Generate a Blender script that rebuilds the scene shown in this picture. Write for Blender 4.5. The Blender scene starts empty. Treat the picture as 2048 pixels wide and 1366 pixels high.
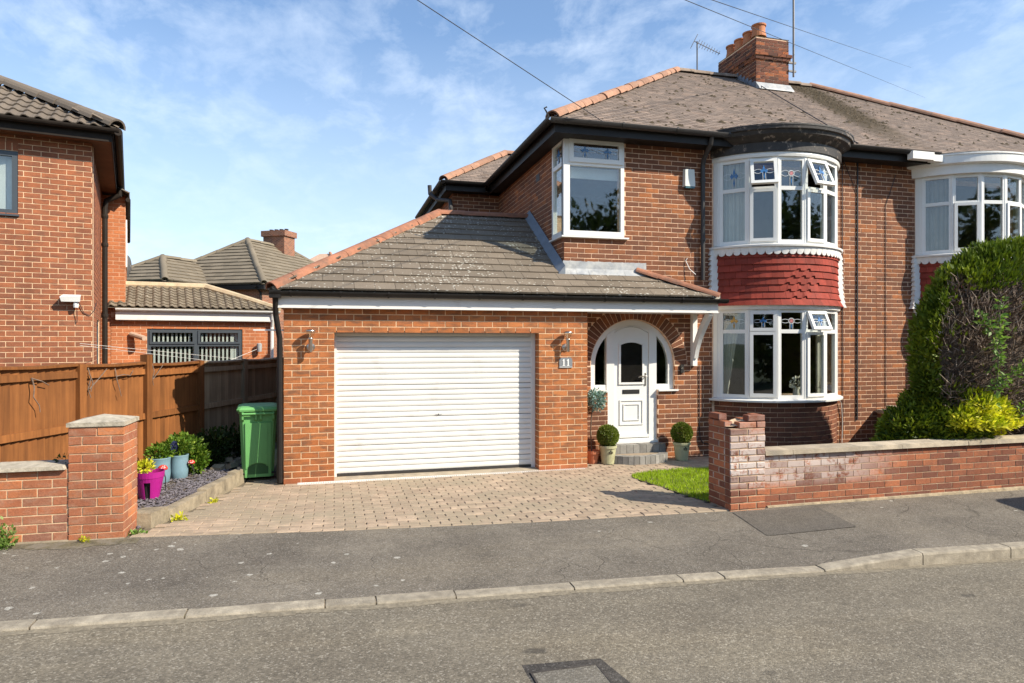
import bpy, math, random
import numpy as np
from mathutils import Matrix, Vector
R = math.radians
rng = random.Random(7)
nr = np.random.default_rng(7)
scene = bpy.context.scene
COL = scene.collection
PI = math.pi

# ------------------------------------------------------------------ camera, sky, sun
CAMZ = 1.86
cam_d = bpy.data.cameras.new("camera")
cam = bpy.data.objects.new("camera", cam_d)
COL.objects.link(cam)
cam_d.sensor_width = 36.0
cam_d.lens = 1335.0 / 2048.0 * 36.0
cam_d.clip_start = 0.05
cam_d.clip_end = 2000.0
cam.location = (0, 0, CAMZ)
cam.rotation_euler = (R(90), 0, R(-15))
scene.camera = cam

SUN_EL, SUN_AZ = R(38), R(52)          # azimuth from -Y towards +X
sdir = Vector((math.sin(SUN_AZ) * math.cos(SUN_EL), -math.cos(SUN_AZ) * math.cos(SUN_EL), math.sin(SUN_EL)))
sun_d = bpy.data.lights.new("sun", 'SUN')
sun_d.energy = 4.0
sun_d.angle = R(0.5)
sun_d.color = (1.0, 0.915, 0.765)
sun = bpy.data.objects.new("sun", sun_d)
COL.objects.link(sun)
sun.rotation_euler = sdir.to_track_quat('Z', 'Y').to_euler()
sun.location = (20, -16, 20)

scene.view_settings.view_transform = 'Standard'
scene.view_settings.look = 'None'
scene.view_settings.exposure = 0.94
scene.view_settings.gamma = 1.0
scene.view_settings.use_curve_mapping = False

world = bpy.data.worlds.new("World")
scene.world = world
world.use_nodes = True


class NT:
    """Small wrapper to write node trees."""
    def __init__(self, nt):
        self.nt = nt

    def n(self, typ, ins=None, **props):
        nd = self.nt.nodes.new(typ)
        for k, v in props.items():
            setattr(nd, k, v)
        for k, v in (ins or {}).items():
            self.set(nd.inputs[k], v)
        return nd

    def set(self, sock, v):
        if isinstance(v, bpy.types.NodeSocket):
            self.nt.links.new(v, sock)
        elif isinstance(v, bpy.types.Node):
            self.nt.links.new(v.outputs[0], sock)
        else:
            if sock.type == 'RGBA' and len(v) == 3:
                v = (*v, 1)
            sock.default_value = v

    def math(self, op, a, b=0.0, clamp=False):
        nd = self.n('ShaderNodeMath', operation=op, use_clamp=clamp)
        self.set(nd.inputs[0], a)
        self.set(nd.inputs[1], b)
        return nd.outputs[0]

    def mix(self, f, a, b, blend='MIX'):
        nd = self.n('ShaderNodeMix', data_type='RGBA', blend_type=blend)
        self.set(nd.inputs[0], f)
        self.set(nd.inputs[6], a)
        self.set(nd.inputs[7], b)
        return nd.outputs[2]

    def ramp(self, f, stops, interp='LINEAR'):
        nd = self.n('ShaderNodeValToRGB')
        cr = nd.color_ramp
        cr.interpolation = interp
        while len(cr.elements) > 1:
            cr.elements.remove(cr.elements[-1])
        for i, (p, c) in enumerate(stops):
            if not hasattr(c, '__len__'):
                c = (c, c, c)
            e = cr.elements[0] if i == 0 else cr.elements.new(p)
            e.position = p
            e.color = (*c, 1) if len(c) == 3 else c
        self.set(nd.inputs[0], f)
        return nd.outputs[0]

    def noise(self, vec, scale, detail=3.0, rough=0.55, dist=0.0):
        nd = self.n('ShaderNodeTexNoise', {'Scale': scale, 'Detail': detail, 'Roughness': rough, 'Distortion': dist})
        if vec is not None:
            self.set(nd.inputs['Vector'], vec)
        return nd.outputs[0]

    def mapping(self, vec, scale=(1, 1, 1), loc=(0, 0, 0), rot=(0, 0, 0)):
        return self.n('ShaderNodeMapping', {'Vector': vec, 'Scale': scale, 'Location': loc, 'Rotation': rot}).outputs[0]


# sky: Nishita with thin cirrus mixed over it by direction
W_ = NT(world.node_tree)
bg = world.node_tree.nodes['Background']
sky = W_.n('ShaderNodeTexSky', sky_type='NISHITA', sun_disc=False, sun_elevation=SUN_EL, sun_rotation=PI - SUN_AZ,
           altitude=50.0, air_density=1.0, dust_density=0.6, ozone_density=1.6)
tc = W_.n('ShaderNodeTexCoord')
sep = W_.n('ShaderNodeSeparateXYZ', {0: tc.outputs['Generated']})
zc = W_.math('ADD', W_.math('MAXIMUM', sep.outputs[2], 0.0), 0.22)
px_ = W_.math('DIVIDE', sep.outputs[0], zc)
py_ = W_.math('DIVIDE', sep.outputs[1], zc)
cv = W_.n('ShaderNodeCombineXYZ', {0: px_, 1: py_, 2: 0.3}).outputs[0]
n1 = W_.noise(W_.mapping(cv, scale=(1.3, 1.0, 1.0), rot=(0, 0, R(20)), loc=(3.1, 1.7, 0.0)), 5.2, 9.0, 0.62, 0.2)
n2 = W_.noise(cv, 0.9, 2.0, 0.5)
cm = W_.math('MULTIPLY', W_.ramp(n1, [(0.44, 0.0), (0.76, 1.0)]), W_.ramp(n2, [(0.33, 0.15), (0.62, 1.0)]))
cm = W_.math('MULTIPLY', cm, 0.46, True)
haze_ = W_.ramp(sep.outputs[2], [(0.0, 0.78), (0.17, 0.52), (0.42, 0.10), (0.7, 0.06)])
skyt = W_.mix(1.0, sky.outputs[0], (1.04, 1.32, 1.52), 'MULTIPLY')
skyc = W_.mix(haze_, skyt, (6.5, 7.35, 8.3))
skyc = W_.mix(cm, skyc, (8.4, 9.3, 10.4))
W_.set(bg.inputs['Color'], skyc)
bg.inputs['Strength'].default_value = 0.074

# ------------------------------------------------------------------ objects and meshes
XF = {}          # object -> world matrix at build time


def tag(o, label=None, cat=None, group=None, kind=None):
    if label: o['label'] = label
    if cat: o['category'] = cat
    if group: o['group'] = group
    if kind: o['kind'] = kind
    return o


def thing(name, label, cat, loc=(0, 0, 0), rz=0.0, group=None):
    o = bpy.data.objects.new(name, None)
    o.empty_display_size = 0.2
    COL.objects.link(o)
    o.location = loc
    o.rotation_euler = (0, 0, rz)
    XF[o] = Matrix.Translation(loc) @ Matrix.Rotation(rz, 4, 'Z')
    return tag(o, label, cat, group)


def np_mesh(name, verts, faces, rnd=None, smooth=False):
    """faces: list of index tuples, or an (n,k) array."""
    me = bpy.data.meshes.new(name)
    v = np.asarray(verts, dtype=np.float32)
    if isinstance(faces, np.ndarray):
        k = faces.shape[1]
        tot = np.full(len(faces), k, dtype=np.int32)
        idx = faces.astype(np.int32).ravel()
    else:
        tot = np.fromiter((len(f) for f in faces), dtype=np.int32, count=len(faces))
        idx = np.fromiter((i for f in faces for i in f), dtype=np.int32, count=int(tot.sum()))
    me.vertices.add(len(v))
    me.vertices.foreach_set('co', v.ravel())
    me.loops.add(len(idx))
    me.loops.foreach_set('vertex_index', idx)
    me.polygons.add(len(tot))
    st = np.zeros(len(tot), dtype=np.int32)
    st[1:] = np.cumsum(tot)[:-1]
    me.polygons.foreach_set('loop_start', st)
    me.polygons.foreach_set('loop_total', tot)
    me.polygons.foreach_set('use_smooth', np.full(len(tot), bool(smooth)))
    me.update(calc_edges=True)
    if rnd is not None:
        a = me.attributes.new('rnd', 'FLOAT', 'FACE')
        a.data.foreach_set('value', np.asarray(rnd, dtype=np.float32))
    return me


def add_obj(name, me, mat, parent=None, basis=None):
    if mat is not None and not me.materials:
        me.materials.append(mat)
    o = bpy.data.objects.new(name, me)
    COL.objects.link(o)
    if parent is not None:
        o.parent = parent
    if basis is not None:
        o.matrix_basis = basis
    XF[o] = (XF[parent] if parent is not None else Matrix.Identity(4)) @ (basis or Matrix.Identity(4))
    return o


class MB:
    def __init__(self):
        self.v = []
        self.f = []

    def poly(self, pts):
        b = len(self.v)
        self.v += [tuple(p) for p in pts]
        self.f.append(tuple(range(b, b + len(pts))))

    def hexa(self, p):
        """8 points: bottom ring 0-3, top ring 4-7."""
        b = len(self.v)
        self.v += [tuple(q) for q in p]
        for q in ((3, 2, 1, 0), (4, 5, 6, 7), (0, 1, 5, 4), (1, 2, 6, 5), (2, 3, 7, 6), (3, 0, 4, 7)):
            self.f.append(tuple(b + i for i in q))

    def box(self, x0, x1, y0, y1, z0, z1, T=None):
        p = [(x0, y0, z0), (x1, y0, z0), (x1, y1, z0), (x0, y1, z0), (x0, y0, z1), (x1, y0, z1), (x1, y1, z1), (x0, y1, z1)]
        if T: p = [T(*q) for q in p]
        self.hexa(p)

    def prism(self, poly, a, b, T):
        """poly of (s,z) extruded from depth a to b through T(s,d,z)."""
        n = len(poly)
        base = len(self.v)
        self.v += [tuple(T(s, a, z)) for s, z in poly] + [tuple(T(s, b, z)) for s, z in poly]
        self.f.append(tuple(base + i for i in range(n)))
        self.f.append(tuple(base + n + i for i in reversed(range(n))))
        for i in range(n):
            j = (i + 1) % n
            self.f.append((base + i, base + n + i, base + n + j, base + j))

    def tube(self, pts, r, n=8, caps=True):
        pts = [Vector(p) for p in pts]
        rs = r if hasattr(r, '__len__') else [r] * len(pts)
        base = len(self.v)
        for i, p in enumerate(pts):
            d = (pts[min(i + 1, len(pts) - 1)] - pts[max(i - 1, 0)]).normalized()
            u = d.orthogonal().normalized() if i == 0 else (u - d * u.dot(d)).normalized()
            w = d.cross(u)
            for k in range(n):
                a = 2 * PI * k / n
                self.v.append(tuple(p + (u * math.cos(a) + w * math.sin(a)) * rs[i]))
        for i in range(len(pts) - 1):
            for k in range(n):
                k2 = (k + 1) % n
                self.f.append((base + i * n + k, base + i * n + k2, base + (i + 1) * n + k2, base + (i + 1) * n + k))
        if caps:
            self.f.append(tuple(base + k for k in reversed(range(n))))
            self.f.append(tuple(base + (len(pts) - 1) * n + k for k in range(n)))

    def lathe(self, prof, c=(0, 0, 0), n=20, T=None):
        base = len(self.v)
        for r, z in prof:
            for k in range(n):
                a = 2 * PI * k / n
                p = (c[0] + r * math.cos(a), c[1] + r * math.sin(a), c[2] + z)
                self.v.append(tuple(T(*p)) if T else p)
        for i in range(len(prof) - 1):
            for k in range(n):
                k2 = (k + 1) % n
                self.f.append((base + i * n + k, base + i * n + k2, base + (i + 1) * n + k2, base + (i + 1) * n + k))
        self.f.append(tuple(base + k for k in reversed(range(n))))
        self.f.append(tuple(base + (len(prof) - 1) * n + k for k in range(n)))

    def sweep(self, prof, path):
        """prof: closed list of (r,z); path: list of (function (r,z)->point)."""
        base = len(self.v)
        n = len(prof)
        for fn in path:
            for r, z in prof:
                self.v.append(tuple(fn(r, z)))
        for i in range(len(path) - 1):
            for k in range(n):
                k2 = (k + 1) % n
                self.f.append((base + i * n + k, base + (i + 1) * n + k, base + (i + 1) * n + k2, base + i * n + k2))
        self.f.append(tuple(base + k for k in range(n)))
        self.f.append(tuple(base + (len(path) - 1) * n + k for k in reversed(range(n))))

    def build(self, name, mat, parent=None, local=False, smooth=False, rnd=None):
        v = np.array(self.v, dtype=np.float64)
        if parent is not None and not local:
            m = np.array(XF[parent].inverted())
            v = v @ m[:3, :3].T + m[:3, 3]
        me = np_mesh(name, v, self.f, rnd, smooth)
        o = add_obj(name, me, mat, parent)
        if smooth and hasattr(me, 'shade_smooth_by_angle'):
            pass
        return o


def seen(p, mx=60):
    d = Vector(p) - Vector((0, 0, CAMZ))
    zc_ = d.x * math.sin(R(15)) + d.y * math.cos(R(15))
    if zc_ < 0.3: return False
    xc = d.x * math.cos(R(15)) - d.y * math.sin(R(15))
    return abs(1335 * xc / zc_) < 1024 + mx and abs(1335 * d.z / zc_) < 683 + mx


MESHES = {}


def pieces(name, parent, mat, items, tpl, limit=300, local=False, stuff=None, hidden=None):
    """items: (key, Matrix). The nearest `limit` in view become objects of their own, the rest one mesh."""
    inv = XF[parent].inverted()
    lst = []
    for key, m in items:
        wm = XF[parent] @ m if local else m
        lm = m if local else inv @ m
        p = wm.translation
        ok = seen(p) and not (hidden and hidden(p))
        lst.append((0 if ok else 1, (p - Vector((0, 0, CAMZ))).length, key, lm))
    lst.sort(key=lambda q: (q[0], q[1]))
    nobj = sum(1 for q in lst[:limit] if q[0] == 0)
    for q in lst[:nobj]:
        k = (name, tpl.__name__, q[2], mat.name)
        me = MESHES.get(k)
        if me is None:
            v, f = tpl(*q[2])
            me = np_mesh(name, v, f)
            me.materials.append(mat)
            MESHES[k] = me
        o = bpy.data.objects.new(name, me)
        COL.objects.link(o)
        o.parent = parent
        o.matrix_basis = q[3]
    rest = lst[nobj:]
    if rest:
        V, F, RN = [], [], []
        base = 0
        cache = {}
        for q in rest:
            if q[2] not in cache:
                v, f = tpl(*q[2])
                cache[q[2]] = (np.asarray(v, dtype=np.float64), f)
            v, f = cache[q[2]]
            m = np.array(q[3])
            V.append(v @ m[:3, :3].T + m[:3, 3])
            F += [tuple(base + i for i in g) for g in f]
            RN += [rng.random()] * len(f)
            base += len(v)
        me = np_mesh(name, np.concatenate(V), F, RN)
        o = add_obj(stuff or (name + 'work'), me, mat, parent)
        o['kind'] = 'stuff'


def frame(o, x, y, z):
    """matrix with columns x,y,z (vectors) and origin o"""
    return Matrix(((x[0], y[0], z[0], o[0]), (x[1], y[1], z[1], o[1]), (x[2], y[2], z[2], o[2]), (0, 0, 0, 1)))


# ------------------------------------------------------------------ materials
def new_mat(name):
    m = bpy.data.materials.new(name)
    m.use_nodes = True
    t = NT(m.node_tree)
    b = m.node_tree.nodes['Principled BSDF']
    return m, t, b


def pos(t):
    return t.n('ShaderNodeNewGeometry').outputs['Position']


def rndv(t):
    oi = t.n('ShaderNodeObjectInfo').outputs['Random']
    at = t.n('ShaderNodeAttribute', attribute_name='rnd').outputs['Fac']
    return t.math('FRACT', t.math('ADD', oi, at))


def bump(t, b, h, strength=0.3, dist=0.01):
    t.set(b.inputs['Normal'], t.n('ShaderNodeBump', {'Height': h, 'Strength': strength, 'Distance': dist}).outputs[0])


def brick_mat(name, stops, smudge, amount=0.7, rough=0.88, white=None, sc=(5, 5, 16)):
    m, t, b = new_mat(name)
    p = pos(t)
    r = rndv(t)
    c = t.ramp(r, stops)
    off = t.n('ShaderNodeVectorMath', {0: p, 1: t.n('ShaderNodeCombineXYZ', {0: t.math('MULTIPLY', r, 37.0), 1: t.math('MULTIPLY', r, 11.0), 2: t.math('MULTIPLY', r, 23.0)}).outputs[0]}, operation='ADD').outputs[0]
    n = t.noise(t.mapping(off, scale=sc), 1.0, 4.0, 0.6)
    sm = t.math('MULTIPLY', t.ramp(n, [(0.46, 0.0), (0.66, 1.0)]), amount)
    c = t.mix(sm, c, smudge)
    fine = t.noise(p, 85.0, 4.0, 0.7)
    c = t.mix(1.0, c, t.ramp(fine, [(0.25, (0.72, 0.72, 0.72)), (0.75, (1.2, 1.2, 1.2))]), 'MULTIPLY')
    big = t.noise(p, 0.9, 3.0, 0.6)
    c = t.mix(1.0, c, t.ramp(big, [(0.3, (0.82, 0.82, 0.84)), (0.7, (1.14, 1.12, 1.08))]), 'MULTIPLY')
    mid_ = t.noise(t.mapping(p, scale=(1.0, 1.0, 0.45)), 3.2, 6.0, 0.7)
    c = t.mix(1.0, c, t.ramp(mid_, [(0.32, (0.80, 0.81, 0.83)), (0.5, (1.0, 1.0, 1.0)), (0.72, (1.12, 1.10, 1.08))]), 'MULTIPLY')
    if white:
        c = white(t, p, c)
    t.set(b.inputs['Base Color'], c)
    b.inputs['Roughness'].default_value = rough
    b.inputs['Specular IOR Level'].default_value = 0.25
    bump(t, b, t.math('ADD', fine, t.noise(p, 30.0, 3.0)), 0.45, 0.004)
    return m


def plain(name, col, rough=0.5, metal=0.0, spec=0.5, var=0.12, vs=6.0, bmp=0.0, bs=60.0, dirt=None, dscale=3.0, dth=(0.55, 0.75), rvar=0.0):
    m, t, b = new_mat(name)
    p = pos(t)
    n = t.noise(p, vs, 5.0, 0.6)
    lo = tuple(max(0, x * (1 - var)) for x in col)
    hi = tuple(min(1, x * (1 + var)) for x in col)
    c = t.ramp(n, [(0.3, lo), (0.7, hi)])
    if rvar:
        r = rndv(t)
        c = t.mix(1.0, c, t.ramp(r, [(0, (1 - rvar,) * 3), (1, (1 + rvar,) * 3)]), 'MULTIPLY')
    if dirt:
        d = t.ramp(t.noise(p, dscale, 6.0, 0.7), [(dth[0], 0.0), (dth[1], 1.0)])
        c = t.mix(d, c, dirt)
    t.set(b.inputs['Base Color'], c)
    b.inputs['Roughness'].default_value = rough
    b.inputs['Metallic'].default_value = metal
    b.inputs['Specular IOR Level'].default_value = spec
    if bmp:
        bump(t, b, t.noise(p, bs, 4.0, 0.65), bmp, 0.006)
    return m


def leaf_mat(name, stops, trans=0.25, rough=0.55):
    m, t, b = new_mat(name)
    r = rndv(t)
    c = t.ramp(r, stops)
    c = t.mix(1.0, c, t.ramp(t.noise(pos(t), 5.0, 3.0), [(0.3, (0.75,) * 3), (0.7, (1.2,) * 3)]), 'MULTIPLY')
    t.set(b.inputs['Base Color'], c)
    b.inputs['Roughness'].default_value = rough
    b.inputs['Specular IOR Level'].default_value = 0.3
    tr = t.n('ShaderNodeBsdfTranslucent', {'Color': t.mix(1.0, c, (1.1, 1.2, 0.6), 'MULTIPLY')})
    mx = t.n('ShaderNodeMixShader', {0: trans, 1: b.outputs[0], 2: tr.outputs[0]})
    t.set(m.node_tree.nodes['Material Output'].inputs[0], mx.outputs[0])
    return m


MAT = {}
MAT['brick_garage'] = brick_mat('garage_brick', [(0, (0.40, 0.135, 0.046)), (0.4, (0.46, 0.165, 0.058)), (0.75, (0.38, 0.128, 0.05)), (1, (0.51, 0.195, 0.068))], (0.18, 0.095, 0.056), 0.8)
MAT['brick_ext'] = brick_mat('extension_brick', [(0, (0.46, 0.16, 0.066)), (0.5, (0.50, 0.18, 0.076)), (1, (0.43, 0.142, 0.06))], (0.36, 0.14, 0.07), 0.4)
MAT['brick_left'] = brick_mat('left_house_brick', [(0, (0.36, 0.125, 0.058)), (0.35, (0.33, 0.115, 0.055)), (0.7, (0.25, 0.096, 0.054)), (1, (0.40, 0.14, 0.064))], (0.18, 0.085, 0.055), 0.65)
MAT['brick_main'] = brick_mat('old_house_brick', [(0, (0.17, 0.073, 0.043)), (0.35, (0.215, 0.088, 0.047)), (0.68, (0.26, 0.102, 0.05)), (0.88, (0.32, 0.12, 0.05)), (1, (0.40, 0.145, 0.054))], (0.15, 0.068, 0.044), 0.5)
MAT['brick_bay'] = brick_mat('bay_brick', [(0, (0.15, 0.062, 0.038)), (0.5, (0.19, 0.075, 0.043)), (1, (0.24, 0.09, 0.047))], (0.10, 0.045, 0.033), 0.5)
MAT['brick_chimney'] = brick_mat('chimney_brick', [(0, (0.10, 0.045, 0.032)), (0.4, (0.19, 0.07, 0.042)), (0.75, (0.28, 0.095, 0.045)), (1, (0.40, 0.13, 0.05))], (0.075, 0.045, 0.034), 0.85)
MAT['brick_pier_left'] = brick_mat('left_wall_brick', [(0, (0.38, 0.13, 0.06)), (0.35, (0.30, 0.115, 0.065)), (0.65, (0.44, 0.155, 0.065)), (0.88, (0.24, 0.11, 0.075)), (1, (0.5, 0.18, 0.07))], (0.34, 0.2, 0.135), 0.55, sc=(9, 9, 22))


def efflor(t, p, c):
    s = t.n('ShaderNodeSeparateXYZ', {0: p})
    zz = t.ramp(s.outputs[2], [(0.20, 0.0), (0.30, 0.75), (0.55, 1.0), (0.8, 0.8), (0.9, 0.25)])
    xx = t.ramp(t.math('MULTIPLY', s.outputs[0], 0.1), [(0.40, 1.0), (0.56, 0.85), (0.66, 0.0)])
    n = t.ramp(t.noise(p, 9.0, 7.0, 0.72), [(0.38, 0.0), (0.50, 1.0)])
    r = t.ramp(rndv(t), [(0.0, 0.35), (0.5, 1.0)])
    nx = t.n('ShaderNodeSeparateXYZ', {0: t.n('ShaderNodeNewGeometry').outputs['True Normal']})
    fc = t.math('LESS_THAN', nx.outputs[1], -0.25)
    k = t.math('MULTIPLY', t.math('MULTIPLY', t.math('MULTIPLY', zz, xx), t.math('MULTIPLY', n, r)), fc)
    return t.mix(t.math('MULTIPLY', k, 0.95), c, (0.58, 0.52, 0.48))


MAT['brick_wall_right'] = brick_mat('right_wall_brick', [(0, (0.17, 0.068, 0.045)), (0.35, (0.25, 0.09, 0.05)), (0.7, (0.34, 0.12, 0.06)), (1, (0.42, 0.15, 0.07))], (0.2, 0.1, 0.07), 0.5, white=efflor, sc=(9, 9, 20))


def mortar_mat(name, col, var=0.2):
    return plain(name, col, 0.95, spec=0.15, var=var, vs=14.0, bmp=0.5, bs=140.0)


MAT['mortar_garage'] = mortar_mat('garage_mortar', (0.74, 0.53, 0.33))
MAT['mortar_ext'] = mortar_mat('extension_mortar', (0.66, 0.42, 0.27))
MAT['mortar_left'] = mortar_mat('left_house_mortar', (0.70, 0.49, 0.31))
MAT['mortar_main'] = mortar_mat('old_house_mortar', (0.78, 0.53, 0.36), 0.25)
MAT['mortar_wall'] = mortar_mat('garden_wall_mortar', (0.46, 0.33, 0.22), 0.3)
MAT['mortar_pier'] = mortar_mat('left_wall_mortar', (0.6, 0.43, 0.27), 0.25)
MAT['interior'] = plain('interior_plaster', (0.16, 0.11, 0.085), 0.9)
MAT['upvc'] = plain('white_upvc', (0.76, 0.75, 0.715), 0.32, spec=0.45, var=0.03, vs=2.0)
MAT['shutter'] = plain('shutter_paint', (0.74, 0.73, 0.69), 0.4, spec=0.4, var=0.04, vs=1.6, dirt=(0.58, 0.54, 0.47), dscale=2.2, dth=(0.58, 0.85), rvar=0.03)
MAT['white_paint'] = plain('white_paint', (0.78, 0.76, 0.72), 0.55, var=0.05, vs=5.0, dirt=(0.5, 0.45, 0.38), dscale=5.0, dth=(0.62, 0.9))
MAT['fascia'] = plain('white_fascia', (0.72, 0.69, 0.65), 0.4, var=0.05, vs=3.0, dirt=(0.45, 0.4, 0.34), dscale=2.0, dth=(0.6, 0.95))
MAT['flaky'] = plain('flaking_white_paint', (0.74, 0.72, 0.68), 0.7, var=0.1, vs=9.0, bmp=0.4, bs=40.0, dirt=(0.34, 0.29, 0.24), dscale=18.0, dth=(0.63, 0.72))
MAT['bitumen'] = plain('black_bitumen', (0.032, 0.026, 0.022), 0.6, var=0.4, vs=9.0, bmp=0.5, bs=30.0, dirt=(0.30, 0.24, 0.19), dscale=7.0, dth=(0.57, 0.66))
MAT['black_pvc'] = plain('black_plastic', (0.017, 0.0145, 0.013), 0.5, spec=0.25, var=0.2, vs=5.0)
MAT['grey_pvc'] = plain('grey_plastic', (0.045, 0.041, 0.039), 0.45, spec=0.35, var=0.15, vs=5.0)
MAT['brown_pvc'] = plain('brown_plastic', (0.024, 0.018, 0.014), 0.6, spec=0.15, var=0.25, vs=5.0)
MAT['anthracite'] = plain('anthracite_frame', (0.055, 0.066, 0.078), 0.4, var=0.05)
MAT['lead'] = plain('lead_flashing', (0.30, 0.31, 0.32), 0.55, var=0.25, vs=7.0, bmp=0.2, bs=20.0, dirt=(0.48, 0.47, 0.44), dscale=5.0, dth=(0.45, 0.7))
MAT['cement'] = plain('cement', (0.42, 0.38, 0.32), 0.95, var=0.25, vs=8.0, bmp=0.5, bs=60.0)
MAT['stone_cap'] = plain('cap_stone', (0.40, 0.35, 0.27), 0.92, var=0.3, vs=16.0, bmp=0.8, bs=70.0, dirt=(0.2, 0.17, 0.12), dscale=9.0, dth=(0.52, 0.72))
MAT['coping'] = plain('coping_stone', (0.40, 0.33, 0.24), 0.92, var=0.25, vs=6.0, bmp=0.6, bs=80.0, dirt=(0.23, 0.2, 0.16), dscale=3.5, dth=(0.5, 0.75), rvar=0.18)
MAT['kerb'] = plain('kerb_concrete', (0.31, 0.268, 0.205), 0.92, var=0.28, vs=14.0, bmp=1.0, bs=110.0, dirt=(0.19, 0.16, 0.12), dscale=5.0, dth=(0.45, 0.75), rvar=0.12)
MAT['terracotta'] = plain('terracotta_ridge', (0.32, 0.168, 0.105), 0.88, var=0.2, vs=8.0, bmp=0.4, bs=50.0, dirt=(0.25, 0.16, 0.11), dscale=7.0, dth=(0.5, 0.75), rvar=0.2)
MAT['pot_clay'] = plain('chimney_pot_clay', (0.48, 0.17, 0.065), 0.75, var=0.15, vs=8.0, rvar=0.1)
MAT['steel'] = plain('brushed_steel', (0.62, 0.58, 0.53), 0.28, metal=1.0, var=0.08)
MAT['plaque'] = plain('slate_plaque', (0.20, 0.21, 0.22), 0.5, var=0.1)
MAT['digit'] = plain('white_digit', (0.85, 0.84, 0.8), 0.5, var=0.02)
MAT['terracotta_dark'] = plain('weathered_terracotta', (0.30, 0.125, 0.07), 0.88, var=0.25, vs=8.0, bmp=0.4, bs=50.0, dirt=(0.17, 0.095, 0.065), dscale=5.0, dth=(0.45, 0.7), rvar=0.15)
MAT['red_tile'] = plain('red_painted_tile', (0.255, 0.045, 0.03), 0.75, spec=0.15, var=0.2, vs=7.0, bmp=0.15, bs=40.0, rvar=0.2, dirt=(0.19, 0.05, 0.038), dscale=4.0, dth=(0.5, 0.75))
MAT['curtain'] = plain('pale_curtain', (0.60, 0.56, 0.48), 0.9, var=0.08)
MAT['curtain_grey'] = plain('grey_curtain', (0.34, 0.30, 0.25), 0.9, var=0.12)
MAT['blind'] = plain('white_blind', (0.75, 0.75, 0.72), 0.8, var=0.05)
MAT['blue_glass'] = plain('blue_glass', (0.05, 0.16, 0.36), 0.2, var=0.3, vs=30.0)
MAT['amber_glass'] = plain('amber_glass', (0.55, 0.3, 0.05), 0.2, var=0.2, vs=30.0)
MAT['pink_glass'] = plain('pink_glass', (0.5, 0.2, 0.2), 0.2, var=0.2, vs=30.0)
MAT['leading'] = plain('lead_came', (0.55, 0.57, 0.58), 0.4, var=0.1)
MAT['rubber'] = plain('black_rubber', (0.03, 0.03, 0.03), 0.7)
MAT['bin'] = plain('green_bin_plastic', (0.135, 0.36, 0.115), 0.55, spec=0.3, var=0.07, vs=4.0, dirt=(0.13, 0.29, 0.11), dscale=3.0, dth=(0.6, 0.9))
MAT['blue_pot'] = plain('blue_glazed_pot', (0.17, 0.27, 0.315), 0.5, spec=0.3, var=0.1, vs=6.0)
MAT['magenta'] = plain('magenta_plastic', (0.36, 0.012, 0.20), 0.4, var=0.06)
MAT['sage_pot'] = plain('sage_pot', (0.42, 0.41, 0.24), 0.6, var=0.14, vs=9.0, dirt=(0.26, 0.22, 0.12), dscale=8.0, dth=(0.55, 0.8))
MAT['clay_pot'] = plain('clay_pot', (0.50, 0.17, 0.08), 0.8, var=0.15, vs=9.0)
MAT['soil'] = plain('soil', (0.045, 0.032, 0.022), 1.0, var=0.4, vs=40.0, bmp=0.8)
MAT['toadstool'] = plain('red_toadstool', (0.55, 0.05, 0.03), 0.35)
MAT['bark'] = plain('bark', (0.12, 0.085, 0.06), 0.95, var=0.4, vs=25.0, bmp=0.8)
MAT['twig'] = plain('dead_twig', (0.17, 0.12, 0.09), 0.95, var=0.35, vs=30.0)
MAT['grey_twig'] = plain('grey_twig', (0.36, 0.28, 0.22), 0.95, var=0.3, vs=20.0)
MAT['block_grey'] = plain('step_block', (0.24, 0.225, 0.20), 0.9, var=0.2, vs=10.0, bmp=0.4, bs=70.0, rvar=0.2)
MAT['slate'] = plain('slate_chip', (0.13, 0.115, 0.125), 0.7, var=0.35, vs=25.0, rvar=0.35)
MAT['edging'] = plain('old_concrete_edging', (0.27, 0.22, 0.15), 0.95, var=0.3, vs=7.0, bmp=0.8, bs=40.0, dirt=(0.13, 0.105, 0.07), dscale=4.0, dth=(0.5, 0.72))
MAT['cable_white'] = plain('white_cable', (0.65, 0.62, 0.58), 0.5)
MAT['wire'] = plain('black_wire', (0.03, 0.03, 0.035), 0.6)
MAT['alum'] = plain('weathered_aluminium', (0.12, 0.11, 0.105), 0.5, metal=0.3)
MAT['alarm'] = plain('alarm_plastic', (0.62, 0.63, 0.58), 0.4, var=0.04)
MAT['alarm_lens'] = plain('alarm_lens', (0.05, 0.12, 0.14), 0.2)
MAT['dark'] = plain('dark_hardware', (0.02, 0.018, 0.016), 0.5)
MAT['moss'] = plain('roof_moss', (0.062, 0.045, 0.026), 1.0, var=0.5, vs=20.0, bmp=0.8, bs=80.0)
MAT['render_pale'] = plain('far_pale_tile', (0.55, 0.36, 0.25), 0.9, var=0.12)


def glass_mat():
    m, t, b = new_mat('window_glass')
    nt = m.node_tree
    fr = t.n('ShaderNodeLayerWeight', {'Blend': 0.5})
    k = t.math('ADD', t.math('MULTIPLY', t.math('POWER', fr.outputs['Facing'], 5.0), 0.85), 0.085, True)
    gl = t.n('ShaderNodeBsdfGlossy', {'Roughness': 0.02, 'Color': (0.95, 0.97, 1.0)})
    bumpn = t.n('ShaderNodeBump', {'Height': t.noise(pos(t), 1.6, 1.0), 'Strength': 0.03, 'Distance': 0.1})
    t.set(gl.inputs['Normal'], bumpn.outputs[0])
    tr = t.n('ShaderNodeBsdfTransparent', {'Color': (0.86, 0.89, 0.88)})
    mx = t.n('ShaderNodeMixShader', {0: k, 1: tr.outputs[0], 2: gl.outputs[0]})
    t.set(nt.nodes['Material Output'].inputs[0], mx.outputs[0])
    return m


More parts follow.
